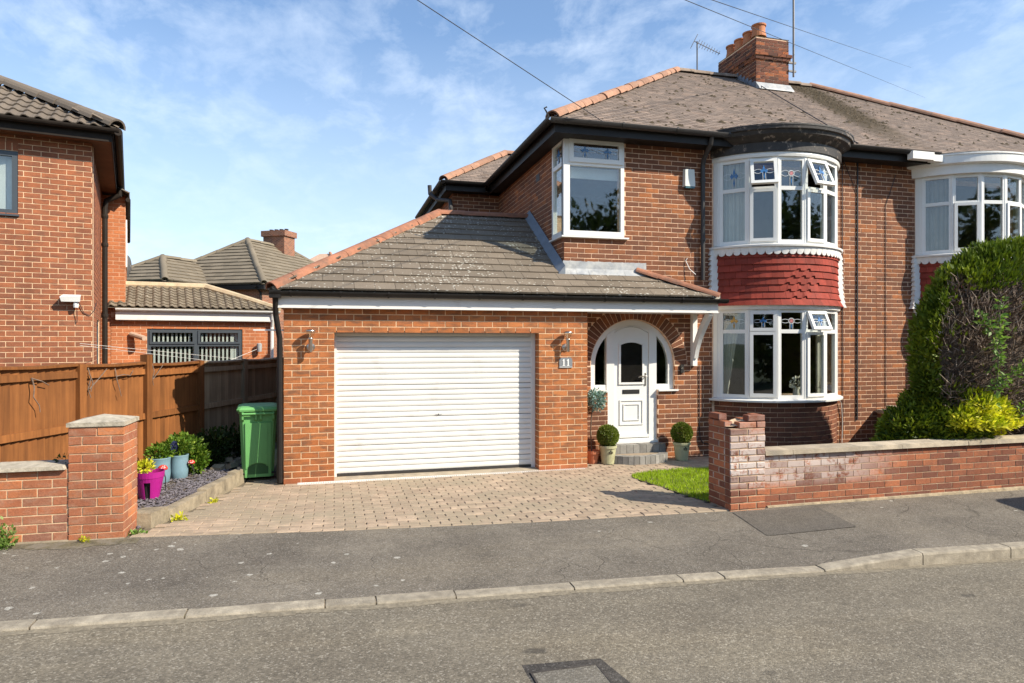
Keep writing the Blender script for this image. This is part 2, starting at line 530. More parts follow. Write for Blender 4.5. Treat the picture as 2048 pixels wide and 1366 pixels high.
MAT['glass'] = glass_mat()


def tile_concrete(name, c1, c2, lichen=0.0, rv=0.12):
    m, t, b = new_mat(name)
    p = pos(t)
    r = rndv(t)
    c = t.mix(t.noise(p, 3.0, 5.0, 0.65), c1, c2)
    c = t.mix(1.0, c, t.ramp(r, [(0, (1 - rv,) * 3), (1, (1 + rv,) * 3)]), 'MULTIPLY')
    f = t.noise(p, 70.0, 3.0, 0.7)
    c = t.mix(1.0, c, t.ramp(f, [(0.3, (0.8,) * 3), (0.7, (1.15,) * 3)]), 'MULTIPLY')
    if lichen:
        v = t.n('ShaderNodeTexVoronoi', {'Vector': t.mapping(p, scale=(1, 1.4, 2.2)), 'Scale': 17.0, 'Randomness': 1.0})
        warp = t.noise(p, 40.0, 3.0)
        sz = t.math('ADD', t.math('MULTIPLY', v.outputs['Distance'], 1.0), t.math('MULTIPLY', warp, 0.35))
        dens = t.ramp(t.noise(p, 1.1, 3.0), [(0.34, 0.0), (0.6, 1.0)])
        rnd_c = t.n('ShaderNodeSeparateColor', {0: v.outputs['Color']}).outputs[0]
        on = t.math('LESS_THAN', rnd_c, t.math('MULTIPLY', dens, 0.8))
        thr = t.math('LESS_THAN', sz, t.math('ADD', 0.33, t.math('MULTIPLY', rnd_c, 0.28)))
        k = t.math('MULTIPLY', t.math('MULTIPLY', on, thr), lichen)
        c = t.mix(k, c, (0.58, 0.56, 0.49))
    t.set(b.inputs['Base Color'], c)
    b.inputs['Roughness'].default_value = 0.9
    b.inputs['Specular IOR Level'].default_value = 0.25
    bump(t, b, f, 0.4, 0.004)
    return m


MAT['garage_tile'] = tile_concrete('garage_roof_tile', (0.15, 0.12, 0.09), (0.21, 0.17, 0.128), 0.8)
MAT['left_tile'] = tile_concrete('left_roof_tile', (0.135, 0.108, 0.085), (0.18, 0.145, 0.112))
MAT['ext_tile'] = tile_concrete('extension_roof_tile', (0.15, 0.12, 0.085), (0.22, 0.18, 0.13), 0.35, 0.2)
MAT['far_tile'] = tile_concrete('far_roof_tile', (0.17, 0.14, 0.10), (0.22, 0.18, 0.13))


def rosemary():
    m, t, b = new_mat('old_clay_roof_tile')
    p = pos(t)
    r = rndv(t)
    c = t.ramp(r, [(0, (0.175, 0.138, 0.115)), (0.3, (0.205, 0.16, 0.132)), (0.6, (0.23, 0.178, 0.146)), (0.86, (0.26, 0.2, 0.162)), (0.95, (0.29, 0.215, 0.17)), (1, (0.12, 0.09, 0.072))])
    f = t.noise(p, 40.0, 4.0, 0.7)
    c = t.mix(1.0, c, t.ramp(f, [(0.3, (0.75,) * 3), (0.7, (1.2,) * 3)]), 'MULTIPLY')
    # moss running down below the chimney and patchy growth
    s = t.n('ShaderNodeSeparateXYZ', {0: p})
    along = t.math('ADD', s.outputs[0], t.math('MULTIPLY', s.outputs[1], -0.25))
    d = t.math('ABSOLUTE', t.math('SUBTRACT', along, 7.42))
    band = t.ramp(d, [(0.0, 1.0), (0.28, 0.9), (0.6, 0.0)])
    up = t.ramp(t.math('MULTIPLY', s.outputs[2], 0.1), [(0.53, 0.25), (0.62, 0.85), (0.79, 1.0)])
    n = t.noise(p, 2.6, 6.0, 0.7)
    k = t.math('MULTIPLY', t.math('MULTIPLY', band, up), t.ramp(n, [(0.33, 0.0), (0.45, 1.0)]))
    c = t.mix(k, c, (0.06, 0.045, 0.022))
    n2 = t.ramp(t.noise(p, 7.0, 6.0, 0.75), [(0.64, 0.0), (0.74, 0.55)])
    c = t.mix(n2, c, (0.075, 0.058, 0.038))
    n3 = t.ramp(t.noise(p, 11.0, 6.0, 0.75), [(0.69, 0.0), (0.76, 0.5)])
    c = t.mix(n3, c, (0.36, 0.32, 0.27))
    t.set(b.inputs['Base Color'], c)
    b.inputs['Roughness'].default_value = 0.92
    b.inputs['Specular IOR Level'].default_value = 0.2
    bump(t, b, f, 0.5, 0.006)
    return m


MAT['rosemary'] = rosemary()


def wood(name, c1, c2, grain=(30, 30, 1.5), rv=0.2, knots=True):
    m, t, b = new_mat(name)
    p = pos(t)
    r = rndv(t)
    off = t.n('ShaderNodeVectorMath', {0: p, 1: t.n('ShaderNodeCombineXYZ', {0: t.math('MULTIPLY', r, 9.0), 1: 0.0, 2: t.math('MULTIPLY', r, 31.0)}).outputs[0]}, operation='ADD').outputs[0]
    g = t.noise(t.mapping(off, scale=grain), 1.0, 5.0, 0.65, 0.4)
    c = t.ramp(g, [(0.3, c1), (0.7, c2)])
    c = t.mix(1.0, c, t.ramp(r, [(0, (1 - rv,) * 3), (1, (1 + rv,) * 3)]), 'MULTIPLY')
    bl = t.noise(p, 2.2, 4.0, 0.6)
    c = t.mix(1.0, c, t.ramp(bl, [(0.3, (0.82,) * 3), (0.7, (1.1,) * 3)]), 'MULTIPLY')
    t.set(b.inputs['Base Color'], c)
    b.inputs['Roughness'].default_value = 0.75
    b.inputs['Specular IOR Level'].default_value = 0.25
    bump(t, b, g, 0.3, 0.004)
    return m


MAT['fence_brown'] = wood('stained_fence_wood', (0.155, 0.056, 0.016), (0.26, 0.098, 0.027))
MAT['fence_grey'] = wood('weathered_fence_wood', (0.24, 0.175, 0.105), (0.36, 0.28, 0.18))
MAT['soffit_wood'] = wood('brown_soffit', (0.17, 0.07, 0.035), (0.22, 0.095, 0.045), (4, 4, 4))


def asphalt(name, dark, light, stone, sc=120.0, cracks=0.0, gum=0.0, patchy=0.5, oil=False):
    m, t, b = new_mat(name)
    p = pos(t)
    n1 = t.noise(p, 1.3, 5.0, 0.62)
    c = t.ramp(n1, [(0.3, dark), (0.7, light)])
    v = t.n('ShaderNodeTexVoronoi', {'Vector': p, 'Scale': sc})
    rc = t.n('ShaderNodeSeparateColor', {0: v.outputs['Color']}).outputs[0]
    c = t.mix(1.0, c, t.ramp(rc, [(0.0, (0.68,) * 3), (0.5, (0.97,) * 3), (1.0, (1.36,) * 3)]), 'MULTIPLY')
    c = t.mix(t.math('MULTIPLY', t.math('GREATER_THAN', rc, 0.92), 0.6), c, stone)
    n5 = t.noise(t.mapping(p, scale=(0.35, 1.3, 1.0)), 1.1, 5.0, 0.6)
    c = t.mix(1.0, c, t.ramp(n5, [(0.32, (0.86, 0.86, 0.87)), (0.5, (1.0, 1.0, 1.0)), (0.7, (1.14, 1.12, 1.07))]), 'MULTIPLY')
    n4 = t.noise(p, 16.0, 4.0, 0.7)
    c = t.mix(1.0, c, t.ramp(n4, [(0.3, (0.86,) * 3), (0.7, (1.14,) * 3)]), 'MULTIPLY')
    h = t.math('MULTIPLY', v.outputs['Distance'], -1.0)
    if cracks:
        wv = t.n('ShaderNodeVectorMath', {0: p, 1: t.n('ShaderNodeVectorMath', {0: t.n('ShaderNodeTexNoise', {'Vector': p, 'Scale': 3.5, 'Detail': 5.0}).outputs['Color'], 1: (0.34, 0.34, 0.0)}, operation='MULTIPLY').outputs[0]}, operation='ADD').outputs[0]
        ve = t.n('ShaderNodeTexVoronoi', {'Vector': t.mapping(wv, scale=(1.0, 1.0, 0.0)), 'Scale': 1.55}, feature='DISTANCE_TO_EDGE')
        msk = t.ramp(t.noise(p, 0.85, 3.0), [(0.42, 0.0), (0.55, 1.0)])
        k = t.math('MULTIPLY', t.ramp(ve.outputs['Distance'], [(0.0, 1.0), (0.003, 0.7), (0.007, 0.0)]), msk)
        c = t.mix(t.math('MULTIPLY', k, cracks), c, (0.02, 0.016, 0.012))
        h = t.math('SUBTRACT', h, t.math('MULTIPLY', k, 2.0))
    if gum:
        s = t.n('ShaderNodeSeparateXYZ', {0: p})
        reg = t.ramp(t.math('MULTIPLY', t.math('ADD', s.outputs[0], 4.0), 0.1), [(0.0, 1.0), (0.24, 1.0), (0.38, 0.14), (1.0, 0.07)])
        vg = t.n('ShaderNodeTexVoronoi', {'Vector': t.mapping(p, scale=(1.0, 1.15, 1.0)), 'Scale': 9.5})
        rg = t.n('ShaderNodeSeparateColor', {0: vg.outputs['Color']})
        dd = t.math('ADD', vg.outputs['Distance'], t.math('MULTIPLY', t.noise(p, 22.0, 6.0, 0.75), 0.75))
        k = t.math('MULTIPLY', t.math('LESS_THAN', rg.outputs[0], t.math('MULTIPLY', reg, 0.30)), t.math('LESS_THAN', dd, t.math('ADD', 0.42, t.math('MULTIPLY', rg.outputs[1], 0.26))))
        k = t.math('MULTIPLY', k, t.ramp(t.noise(p, 60.0, 4.0, 0.7), [(0.36, 0.15), (0.55, 1.0)]))
        c = t.mix(t.math('MULTIPLY', k, gum), c, (0.44, 0.42, 0.37))
    if oil:
        vo = t.n('ShaderNodeTexVoronoi', {'Vector': t.mapping(p, scale=(0.8, 1.6, 1)), 'Scale': 2.1})
        ro = t.n('ShaderNodeSeparateColor', {0: vo.outputs['Color']})
        do = t.math('ADD', vo.outputs['Distance'], t.math('MULTIPLY', t.noise(p, 14.0, 4.0), 0.25))
        k = t.math('MULTIPLY', t.math('LESS_THAN', ro.outputs[0], 0.3), t.ramp(do, [(0.21, 1.0), (0.30, 0.0)]))
        c = t.mix(t.math('MULTIPLY', k, 0.6), c, (0.03, 0.027, 0.025))
    t.set(b.inputs['Base Color'], c)
    b.inputs['Roughness'].default_value = 0.9
    b.inputs['Specular IOR Level'].default_value = 0.3
    bump(t, b, h, 0.45, 0.005)
    return m


MAT['road'] = asphalt('road_asphalt', (0.135, 0.115, 0.087), (0.178, 0.154, 0.117), (0.30, 0.27, 0.22), 95.0, oil=True)
MAT['pavement'] = asphalt('pavement_asphalt', (0.112, 0.096, 0.077), (0.175, 0.151, 0.12), (0.26, 0.24, 0.21), 130.0, cracks=0.45, gum=0.85)
MAT['patch'] = asphalt('pavement_patch_asphalt', (0.092, 0.08, 0.066), (0.12, 0.105, 0.087), (0.17, 0.155, 0.135), 150.0)
MAT['cover_tar'] = asphalt('black_tar', (0.045, 0.04, 0.036), (0.075, 0.067, 0.058), (0.13, 0.12, 0.11), 90.0)
MAT['paver'] = plain('clay_paver', (0.345, 0.256, 0.18), 0.93, var=0.18, vs=9.0, bmp=0.5, bs=90.0, dirt=(0.28, 0.225, 0.155), dscale=1.3, dth=(0.42, 0.62), rvar=0.2)
MAT['paver_joint'] = plain('paver_joint_sand', (0.15, 0.118, 0.08), 1.0, var=0.4, vs=30.0, bmp=0.6, dirt=(0.07, 0.075, 0.03), dscale=4.0)
MAT['earth'] = plain('earth', (0.10, 0.075, 0.05), 1.0, var=0.4, vs=8.0, bmp=0.8)
MAT['ground'] = plain('grassy_ground', (0.06, 0.075, 0.03), 1.0, var=0.3, vs=1.0)
MAT['grass'] = leaf_mat('lawn_blade', [(0, (0.20, 0.31, 0.008)), (0.5, (0.32, 0.45, 0.012)), (1, (0.44, 0.55, 0.03))], 0.3)
MAT['conifer'] = leaf_mat('conifer_green', [(0, (0.04, 0.07, 0.008)), (0.5, (0.10, 0.145, 0.013)), (1, (0.26, 0.31, 0.022))], 0.15)
MAT['conifer_dead'] = leaf_mat('conifer_dead', [(0, (0.06, 0.038, 0.028)), (0.6, (0.13, 0.085, 0.063)), (1, (0.28, 0.20, 0.15))], 0.05, 0.9)
MAT['yellow_leaf'] = leaf_mat('golden_leaf', [(0, (0.26, 0.32, 0.012)), (0.35, (0.52, 0.53, 0.02)), (0.8, (0.74, 0.68, 0.035)), (1, (0.82, 0.75, 0.12))], 0.35)
MAT['spring_leaf'] = leaf_mat('pale_green_leaf', [(0, (0.10, 0.20, 0.03)), (0.6, (0.19, 0.30, 0.06)), (1, (0.3, 0.38, 0.14))], 0.3)
MAT['box_leaf'] = leaf_mat('box_leaf', [(0, (0.085, 0.12, 0.014)), (0.6, (0.15, 0.19, 0.025)), (1, (0.24, 0.27, 0.045))], 0.25)
MAT['pansy_leaf'] = leaf_mat('bedding_leaf', [(0, (0.06, 0.13, 0.015)), (0.6, (0.12, 0.21, 0.02)), (1, (0.24, 0.31, 0.04))], 0.3)
MAT['dark_ivy'] = leaf_mat('dark_ivy_leaf', [(0, (0.02, 0.04, 0.01)), (0.7, (0.04, 0.07, 0.015)), (1, (0.08, 0.11, 0.02))], 0.2)
MAT['euca_leaf'] = leaf_mat('silver_green_leaf', [(0, (0.12, 0.22, 0.20)), (0.6, (0.22, 0.34, 0.32)), (1, (0.45, 0.55, 0.55))], 0.2)
MAT['white_petal'] = plain('cream_petal', (0.7, 0.66, 0.55), 0.7)
MAT['navy_petal'] = plain('navy_petal', (0.012, 0.016, 0.06), 0.6)
MAT['tree_mass'] = leaf_mat('street_tree_leaf', [(0, (0.03, 0.05, 0.01)), (1, (0.10, 0.14, 0.03))], 0.2)

# ------------------------------------------------------------------ templates
def brick_tpl(w, h, var, d=0.03, b=0.002):
    q = random.Random(int(w * 1000) * 31 + int(h * 1000) * 7 + var)
    j = lambda a: a + q.uniform(-0.0022, 0.0022)
    x, z = w / 2, h / 2
    fr = [(j(-x + b), j(0) * 0.3, j(-z + b)), (j(x - b), 0, j(-z + b)), (j(x - b), j(0) * 0.3, j(z - b)), (j(-x + b), 0, j(z - b))]
    o1 = [(-x, b, -z), (x, b, -z), (x, b, z), (-x, b, z)]
    o2 = [(a, d, c) for a, _, c in o1]
    f = [(0, 1, 2, 3)]
    for i in range(4):
        k = (i + 1) % 4
        f.append((4 + i, 4 + k, k, i))
        f.append((8 + i, 8 + k, 4 + k, 4 + i))
    return fr + o1 + o2, f


def paver_tpl(w, l, var, h=0.05, b=0.007):
    x, y = w / 2, l / 2
    t = [(-x + b, -y + b, 0), (x - b, -y + b, 0), (x - b, y - b, 0), (-x + b, y - b, 0)]
    o1 = [(-x, -y, -b), (x, -y, -b), (x, y, -b), (-x, y, -b)]
    o2 = [(a, c, -h) for a, c, _ in o1]
    f = [(0, 1, 2, 3)]
    for i in range(4):
        k = (i + 1) % 4
        f.append((4 + i, 4 + k, k, i))
        f.append((8 + i, 8 + k, 4 + k, 4 + i))
    return t + o1 + o2, f


def tile_tpl(w, l, t, var=0, notch=0):
    q = random.Random(var * 13 + int(w * 1000))
    x = w / 2
    j = lambda: q.uniform(-0.12, 0.12) * t
    lo = [(-x, q.uniform(-.003, .003), 0.9 * t + j()), (x, q.uniform(-.003, .003), 0.9 * t + j())]
    v = [lo[0], lo[1], (lo[1][0], lo[1][1] + 0.002, lo[1][2] + t), (lo[0][0], lo[0][1] + 0.002, lo[0][2] + t), (-x, l, 0), (x, l, 0), (x, l, t), (-x, l, t)]
    return v, [(0, 1, 2, 3), (3, 2, 6, 7), (0, 3, 7, 4), (1, 5, 6, 2), (0, 4, 5, 1)]


def wave_tpl(w, l, t, amp, n, seg=7, var=0):
    """Roll-profiled tile: n rolls across its width."""
    v, f = [], []
    N = n * seg
    for i in range(N + 1):
        x = -w / 2 + w * i / N
        ph = (i / seg) % 1.0
        z = amp * max(0.0, math.sin(PI * min(1, ph / 0.62))) ** 0.8
        v += [(x, 0, z + 0.7 * t), (x, 0.0, z + 1.7 * t), (x, l, z - 0.1 * t), ]
    for i in range(N):
        a, b = 3 * i, 3 * (i + 1)
        f += [(a, b, b + 1, a + 1), (a + 1, b + 1, b + 2, a + 2)]
    return v, f


def half_tpl(r, l, lip, seg=8):
    """Half-round ridge tile lying along +y, wider at its lower end."""
    v, f = [], []
    for y, rr in ((0, r * 1.05), (0.001, r * 1.05 - lip), (l, r * 0.95)):
        for i in range(seg + 1):
            a = R(-84 + 168 * i / seg)
            v.append((rr * math.sin(a), y, rr * math.cos(a) - r * 0.35))
    n = seg + 1
    for i in range(seg):
        f.append((i, i + 1, 2 * n + i + 1, 2 * n + i))
        f.append((n + i, n + i + 1, i + 1, i))
    return v, f


def slat_tpl(L, p):
    """One curved roller-door slat of pitch p, front at -y."""
    prof = [(0.012, 0.0), (0.012, 0.007)]
    for i in range(7):
        a = i / 6
        prof.append((-0.008 * math.sin(PI * (0.10 + 0.80 * a)), 0.009 + (p - 0.010) * a))
    prof += [(0.012, p)]
    v, f = [], []
    for y, z in prof:
        v += [(-L / 2, y, z), (L / 2, y, z)]
    for i in range(len(prof) - 1):
        f.append((2 * i, 2 * i + 1, 2 * i + 3, 2 * i + 2))
    return v, f


def inward(d):
    return (-d[1], d[0])


def plane_T(P0, d):
    n = inward(d)
    return lambda s, dep, z: (P0[0] + d[0] * s + n[0] * dep, P0[1] + d[1] * s + n[1] * dep, z)


def subtract(iv, a, b):
    out = []
    for x0, x1 in iv:
        if b <= x0 or a >= x1:
            out.append((x0, x1))
        else:
            if a - x0 > 0.02: out.append((x0, a))
            if x1 - b > 0.02: out.append((b, x1))
    return out


def brick_rows(P0, d, L, z0, rows, course, pitch, holes=(), clip=None, joint=0.010, flip=0, nvar=3, zmax=99, stone=None):
    n = inward(d)
    out = []
    for r in range(rows):
        za, zb = z0 + r * course, z0 + (r + 1) * course - joint
        if za > zmax: break
        zm = (za + zb) / 2
        s = -(pitch / 2 if (r + flip) % 2 else 0.0)
        while s < L - 0.01:
            iv = [(max(0, s), min(L, s + pitch - joint))]
            for h in holes:
                if min(zb, h[3]) - max(za, h[2]) > 0.35 * (zb - za):
                    iv = subtract(iv, h[0], h[1])
            if clip:
                for a, b in clip(za, zb):
                    iv = subtract(iv, a, b)
            for a, b in iv:
                w = round((b - a) / 0.005) * 0.005
                if w < 0.025: continue
                c = (a + b) / 2
                jit = rng.uniform(-0.0016, 0.0005)
                o = (P0[0] + d[0] * c + n[0] * jit, P0[1] + d[1] * c + n[1] * jit, zm)
                rot = Matrix.Rotation(rng.uniform(-0.006, 0.006), 4, 'Y') @ Matrix.Rotation(rng.uniform(-0.005, 0.005), 4, 'Z')
                out.append(((round(w, 3), round(course - joint, 3), rng.randrange(nvar)), frame(o, (d[0], d[1], 0), (n[0], n[1], 0), (0, 0, 1)) @ rot))
            s += pitch
    return out


def slab(mb, P0, d, L, z0, z1, th, holes=(), front=0.0034):
    """Wall slab with openings: front, back and reveals."""
    T = plane_T(P0, d)
    xs = sorted({0.0, L, *[min(max(h[0], 0), L) for h in holes], *[min(max(h[1], 0), L) for h in holes]})
    zs = sorted({z0, z1, *[min(max(h[2], z0), z1) for h in holes], *[min(max(h[3], z0), z1) for h in holes]})
    def solid(i, j):
        if i < 0 or j < 0 or i >= len(xs) - 1 or j >= len(zs) - 1: return False
        cx, cz = (xs[i] + xs[i + 1]) / 2, (zs[j] + zs[j + 1]) / 2
        return not any(h[0] < cx < h[1] and h[2] < cz < h[3] for h in holes)
    for i in range(len(xs) - 1):
        for j in range(len(zs) - 1):
            if not solid(i, j): continue
            a, b, c, e = xs[i], xs[i + 1], zs[j], zs[j + 1]
            mb.poly([T(a, front, c), T(b, front, c), T(b, front, e), T(a, front, e)])
            mb.poly([T(b, th, c), T(a, th, c), T(a, th, e), T(b, th, e)])
            if not solid(i - 1, j): mb.poly([T(a, front, c), T(a, front, e), T(a, th, e), T(a, th, c)])
            if not solid(i + 1, j): mb.poly([T(b, front, e), T(b, front, c), T(b, th, c), T(b, th, e)])
            if not solid(i, j - 1): mb.poly([T(a, front, c), T(a, th, c), T(b, th, c), T(b, front, c)])
            if not solid(i, j + 1): mb.poly([T(a, th, e), T(a, front, e), T(b, front, e), T(b, th, e)])


def tile_slope(O, ua, us, n_rows, gauge, w, length, t, amin, amax, wave=None, start=0, jit=0.003, gap=0.003, nvar=4, half=True):
    """Tiles on one roof slope. amin/amax(b) bound the slope along the eave direction."""
    O, ua, us = Vector(O), Vector(ua), Vector(us)
    nn = ua.cross(us).normalized()
    out = []
    for r in range(start, n_rows):
        b = r * gauge
        lo, hi = amin(b + gauge * 0.4), amax(b + gauge * 0.4)
        if hi - lo < 0.05: continue
        s = math.floor(lo / w) * w - (w / 2 if (half and r % 2) else 0)
        while s < hi:
            a0, a1 = max(s, lo), min(s + w, hi)
            if a1 - a0 > 0.03:
                if wave:
                    c = s + w / 2
                    if lo - w * 0.3 < c < hi + w * 0.3:
                        key = (w, length, t, wave[0], wave[1])
                        o = O + ua * c + us * (b + rng.uniform(-jit, jit))
                        out.append((key, frame(o, ua, us, nn)))
                else:
                    c = (a0 + a1) / 2
                    ww = max(0.02, round((a1 - a0 - gap) / 0.01) * 0.01 if a1 - a0 < w - 0.001 else w - gap)
                    o = O + ua * c + us * (b + rng.uniform(-jit, jit))
                    m = frame(o, ua, us, nn) @ Matrix.Rotation(rng.uniform(-0.012, 0.012), 4, 'Z') @ Matrix.Rotation(rng.uniform(-0.008, 0.012), 4, 'X')
                    out.append(((round(ww, 3), length, t, rng.randrange(nvar)), m))
            s += w
    return out


def ridge_run(parent, name, mat, p0, p1, r, l, local=False, lip=0.018, jit=0.004, limit=300):
    p0, p1 = Vector(p0), Vector(p1)
    L = (p1 - p0).length
    y = (p1 - p0).normalized()
    x = y.cross(Vector((0, 0, 1))).normalized()
    z = x.cross(y)
    n = max(1, round(L / l))
    it = []
    for i in range(n):
        o = p0 + y * (L * i / n) + z * rng.uniform(0, jit) + x * rng.uniform(-jit, jit)
        it.append(((r, round(L / n * 1.12, 3), lip), frame(o, x, y, z) @ Matrix.Rotation(rng.uniform(-0.02, 0.02), 4, 'Z') @ Matrix.Rotation(0.03, 4, 'X')))
    pieces(name, parent, mat, it, half_tpl, limit, local)


# ------------------------------------------------------------------ ground, road, pavement, kerb
def lerp_tab(x, tab):
    if x <= tab[0][0]: return tab[0][1]
    for (a, va), (b, vb) in zip(tab, tab[1:]):
        if x <= b: return va + (vb - va) * (x - a) / (b - a)
    return tab[-1][1]


def zr(x): return -0.025 - 0.028 * max(-9.0, min(13.0, x))
def upst(x): return lerp_tab(x, [(4.11, 0.026), (5.16, 0.116)])
def zk(x): return zr(x) + upst(x)
def zw(x): return lerp_tab(x, [(-9, 0.2), (-1.5, 0.115), (0.0, 0.062), (2.0, 0.018), (4.2, 0.0), (14, -0.02)])
def yb(x): return lerp_tab(x, [(-9, 6.62), (-1.8, 6.60), (4.2, 6.47), (14, 6.47)])
def zg(x): return lerp_tab(x, [(-2, -0.02), (-0.6, -0.012), (3.6, 0.004)])


def G(x, y):
    if y <= 5.0: return zk(x)
    if y <= yb(x):
        k = (y - 5.0) / (yb(x) - 5.0)
        return zk(x) * (1 - k) + zw(x) * k
    k = min(1, (y - yb(x)) / (9.2 - yb(x)))
    return zw(x) * (1 - k) + zg(x) * k


def sheet(name, mat, xs, yfun, zfun, ny, kind='structure'):
    mb = MB()
    for x in xs:
        y0, y1 = yfun(x)
        for j in range(ny + 1):
            y = y0 + (y1 - y0) * j / ny
            mb.v.append((x, y, zfun(x, y)))
    n = ny + 1
    for i in range(len(xs) - 1):
        for j in range(ny):
            mb.f.append((i * n + j, (i + 1) * n + j, (i + 1) * n + j + 1, i * n + j + 1))
    o = mb.build(name, mat)
    return tag(o, kind=kind)


mb = MB()
mb.poly([(-400, -400, -0.75), (400, -400, -0.75), (400, 400, -0.75), (-400, 400, -0.75)])
tag(mb.build('ground', MAT['ground']), kind='structure')
xs_ = [-60, -30, -15, -9] + [-8 + 0.25 * i for i in range(85)] + [20, 35, 60]
sheet('road', MAT['road'], xs_, lambda x: (-6.0, 4.90), lambda x, y: zr(x), 6)
sheet('pavement', MAT['pavement'], xs_, lambda x: (4.99, yb(x) + 0.02), lambda x, y: G(x, y) if y < yb(x) else zw(x), 8)
patch = [(4.20, 6.40), (5.27, 6.36), (5.16, 5.66), (4.13, 5.70)]
mb = MB()
for i in range(9):
    for j in range(7):
        u, v = i / 8, j / 6
        x = (patch[0][0] * (1 - u) + patch[1][0] * u) * (1 - v) + (patch[3][0] * (1 - u) + patch[2][0] * u) * v
        y = (patch[0][1] * (1 - u) + patch[1][1] * u) * (1 - v) + (patch[3][1] * (1 - u) + patch[2][1] * u) * v
        mb.v.append((x, y, G(x, y) + 0.006))
for i in range(8):
    for j in range(6):
        mb.f.append((i * 7 + j, i * 7 + j + 1, (i + 1) * 7 + j + 1, (i + 1) * 7 + j))
tag(mb.build('pavement_patch', MAT['patch']), kind='structure')

kerb = bpy.data.objects.new('kerb', None)
COL.objects.link(kerb)
XF[kerb] = Matrix.Identity(4)
tag(kerb, kind='structure')
joints = [-4.6, -3.7, -2.8, -1.86, -0.96, -0.055, 0.30, 0.88, 1.81, 2.75, 3.13, 4.11, 5.16, 6.19, 7.1, 8.0, 8.9]
for a, b in zip(joints, joints[1:]):
    a2, b2 = a + 0.006, b - 0.006
    mb = MB()
    ch = 0.02
    for x in (a2, b2):
        zt, z0 = zk(x) + rng.uniform(-0.003, 0.003), zr(x)
        c = min(ch, upst(x) * 0.6)
        mb.v += [(x, 4.875, z0 - 0.12), (x, 4.875, zt - c), (x, 4.883, zt - 0.25 * c), (x, 4.875 + 0.03, zt), (x, 5.0, zt + 0.002), (x, 5.0, z0 - 0.12)]
    for k in range(6):
        k2 = (k + 1) % 6
        mb.f.append((k, 6 + k, 6 + k2, k2))
    mb.f += [(5, 4, 3, 2, 1, 0), (6, 7, 8, 9, 10, 11)]
    mb.build('kerb_stone', MAT['kerb'], kerb)
mb = MB()
mb.box(-4.6, 8.9, 4.879, 4.998, -0.55, -0.36)
for a in joints[1:-1]:
    mb.box(a - 0.007, a + 0.007, 4.885, 4.996, zr(a) - 0.1, zk(a) - 0.006)
mb.build('kerb_joint', MAT['paver_joint'], kerb)
# grit and dust lying along the channel
mb = MB()
for x0 in np.arange(-3.0, 7.0, 0.25):
    w0, w1 = 0.035 + 0.05 * rng.random(), 0.035 + 0.05 * rng.random()
    mb.poly([(x0, 4.875 - w0, zr(x0) + 0.002), (x0 + 0.25, 4.875 - w1, zr(x0 + 0.25) + 0.002), (x0 + 0.25, 4.875, zr(x0 + 0.25) + 0.006), (x0, 4.875, zr(x0) + 0.006)])
MAT['channel'] = plain('channel_grit', (0.19, 0.16, 0.115), 1.0, var=0.35, vs=30.0, bmp=0.6)
tag(mb.build('channel_grit', MAT['channel']), kind='stuff')

# inspection cover in the road
t_ = thing('road_cover', 'dark square inspection cover set in worn tar in the road at the bottom edge', 'manhole cover', (1.29, 3.55, zr(1.29)))
mb = MB()
z_ = zr(1.29) + 0.006
mb.poly([(1.03, 3.40, z_), (1.62, 3.40, z_), (1.56, 3.76, z_), (1.07, 3.80, z_)])
mb.build('tar_surround', MAT['cover_tar'], t_)
mb = MB()
mb.box(1.11, 1.50, 3.38, 3.68, z_ - 0.04, z_ + 0.005)
mb.build('cover_plate', asphalt('cover_fill', (0.125, 0.112, 0.092), (0.16, 0.144, 0.118), (0.25, 0.23, 0.2), 110.0), t_)
mb = MB()
for b in ((1.097, 1.11, 3.38, 3.693), (1.50, 1.513, 3.38, 3.693), (1.11, 1.50, 3.68, 3.693)):
    mb.box(b[0], b[1], b[2], b[3], z_ - 0.04, z_ + 0.007)
mb.build('cover_frame', plain('rusty_iron', (0.05, 0.042, 0.035), 0.7, var=0.4, vs=30.0), t_)

# ------------------------------------------------------------------ driveway, lawn, bed
lawn_poly = [(4.30, 6.70), (4.17, 6.86), (4.085, 7.12), (4.06, 7.42), (4.02, 7.72), (3.95, 8.05), (3.915, 8.30), (3.97, 8.46), (4.15, 8.58), (4.45, 8.67), (4.85, 8.70), (5.35, 8.66), (6.0, 8.62), (6.2, 8.55), (6.2, 6.75)]


def inpoly(x, y, P):
    c = False
    for i in range(len(P)):
        (x0, y0), (x1, y1) = P[i], P[i - 1]
        if (y0 > y) != (y1 > y) and x < (x1 - x0) * (y - y0) / (y1 - y0) + x0:
            c = not c
    return c


def edge_x(y): return lerp_tab(y, [(6.6, -1.78), (7.15, -1.60), (9.7, -1.10), (12, -0.8)])


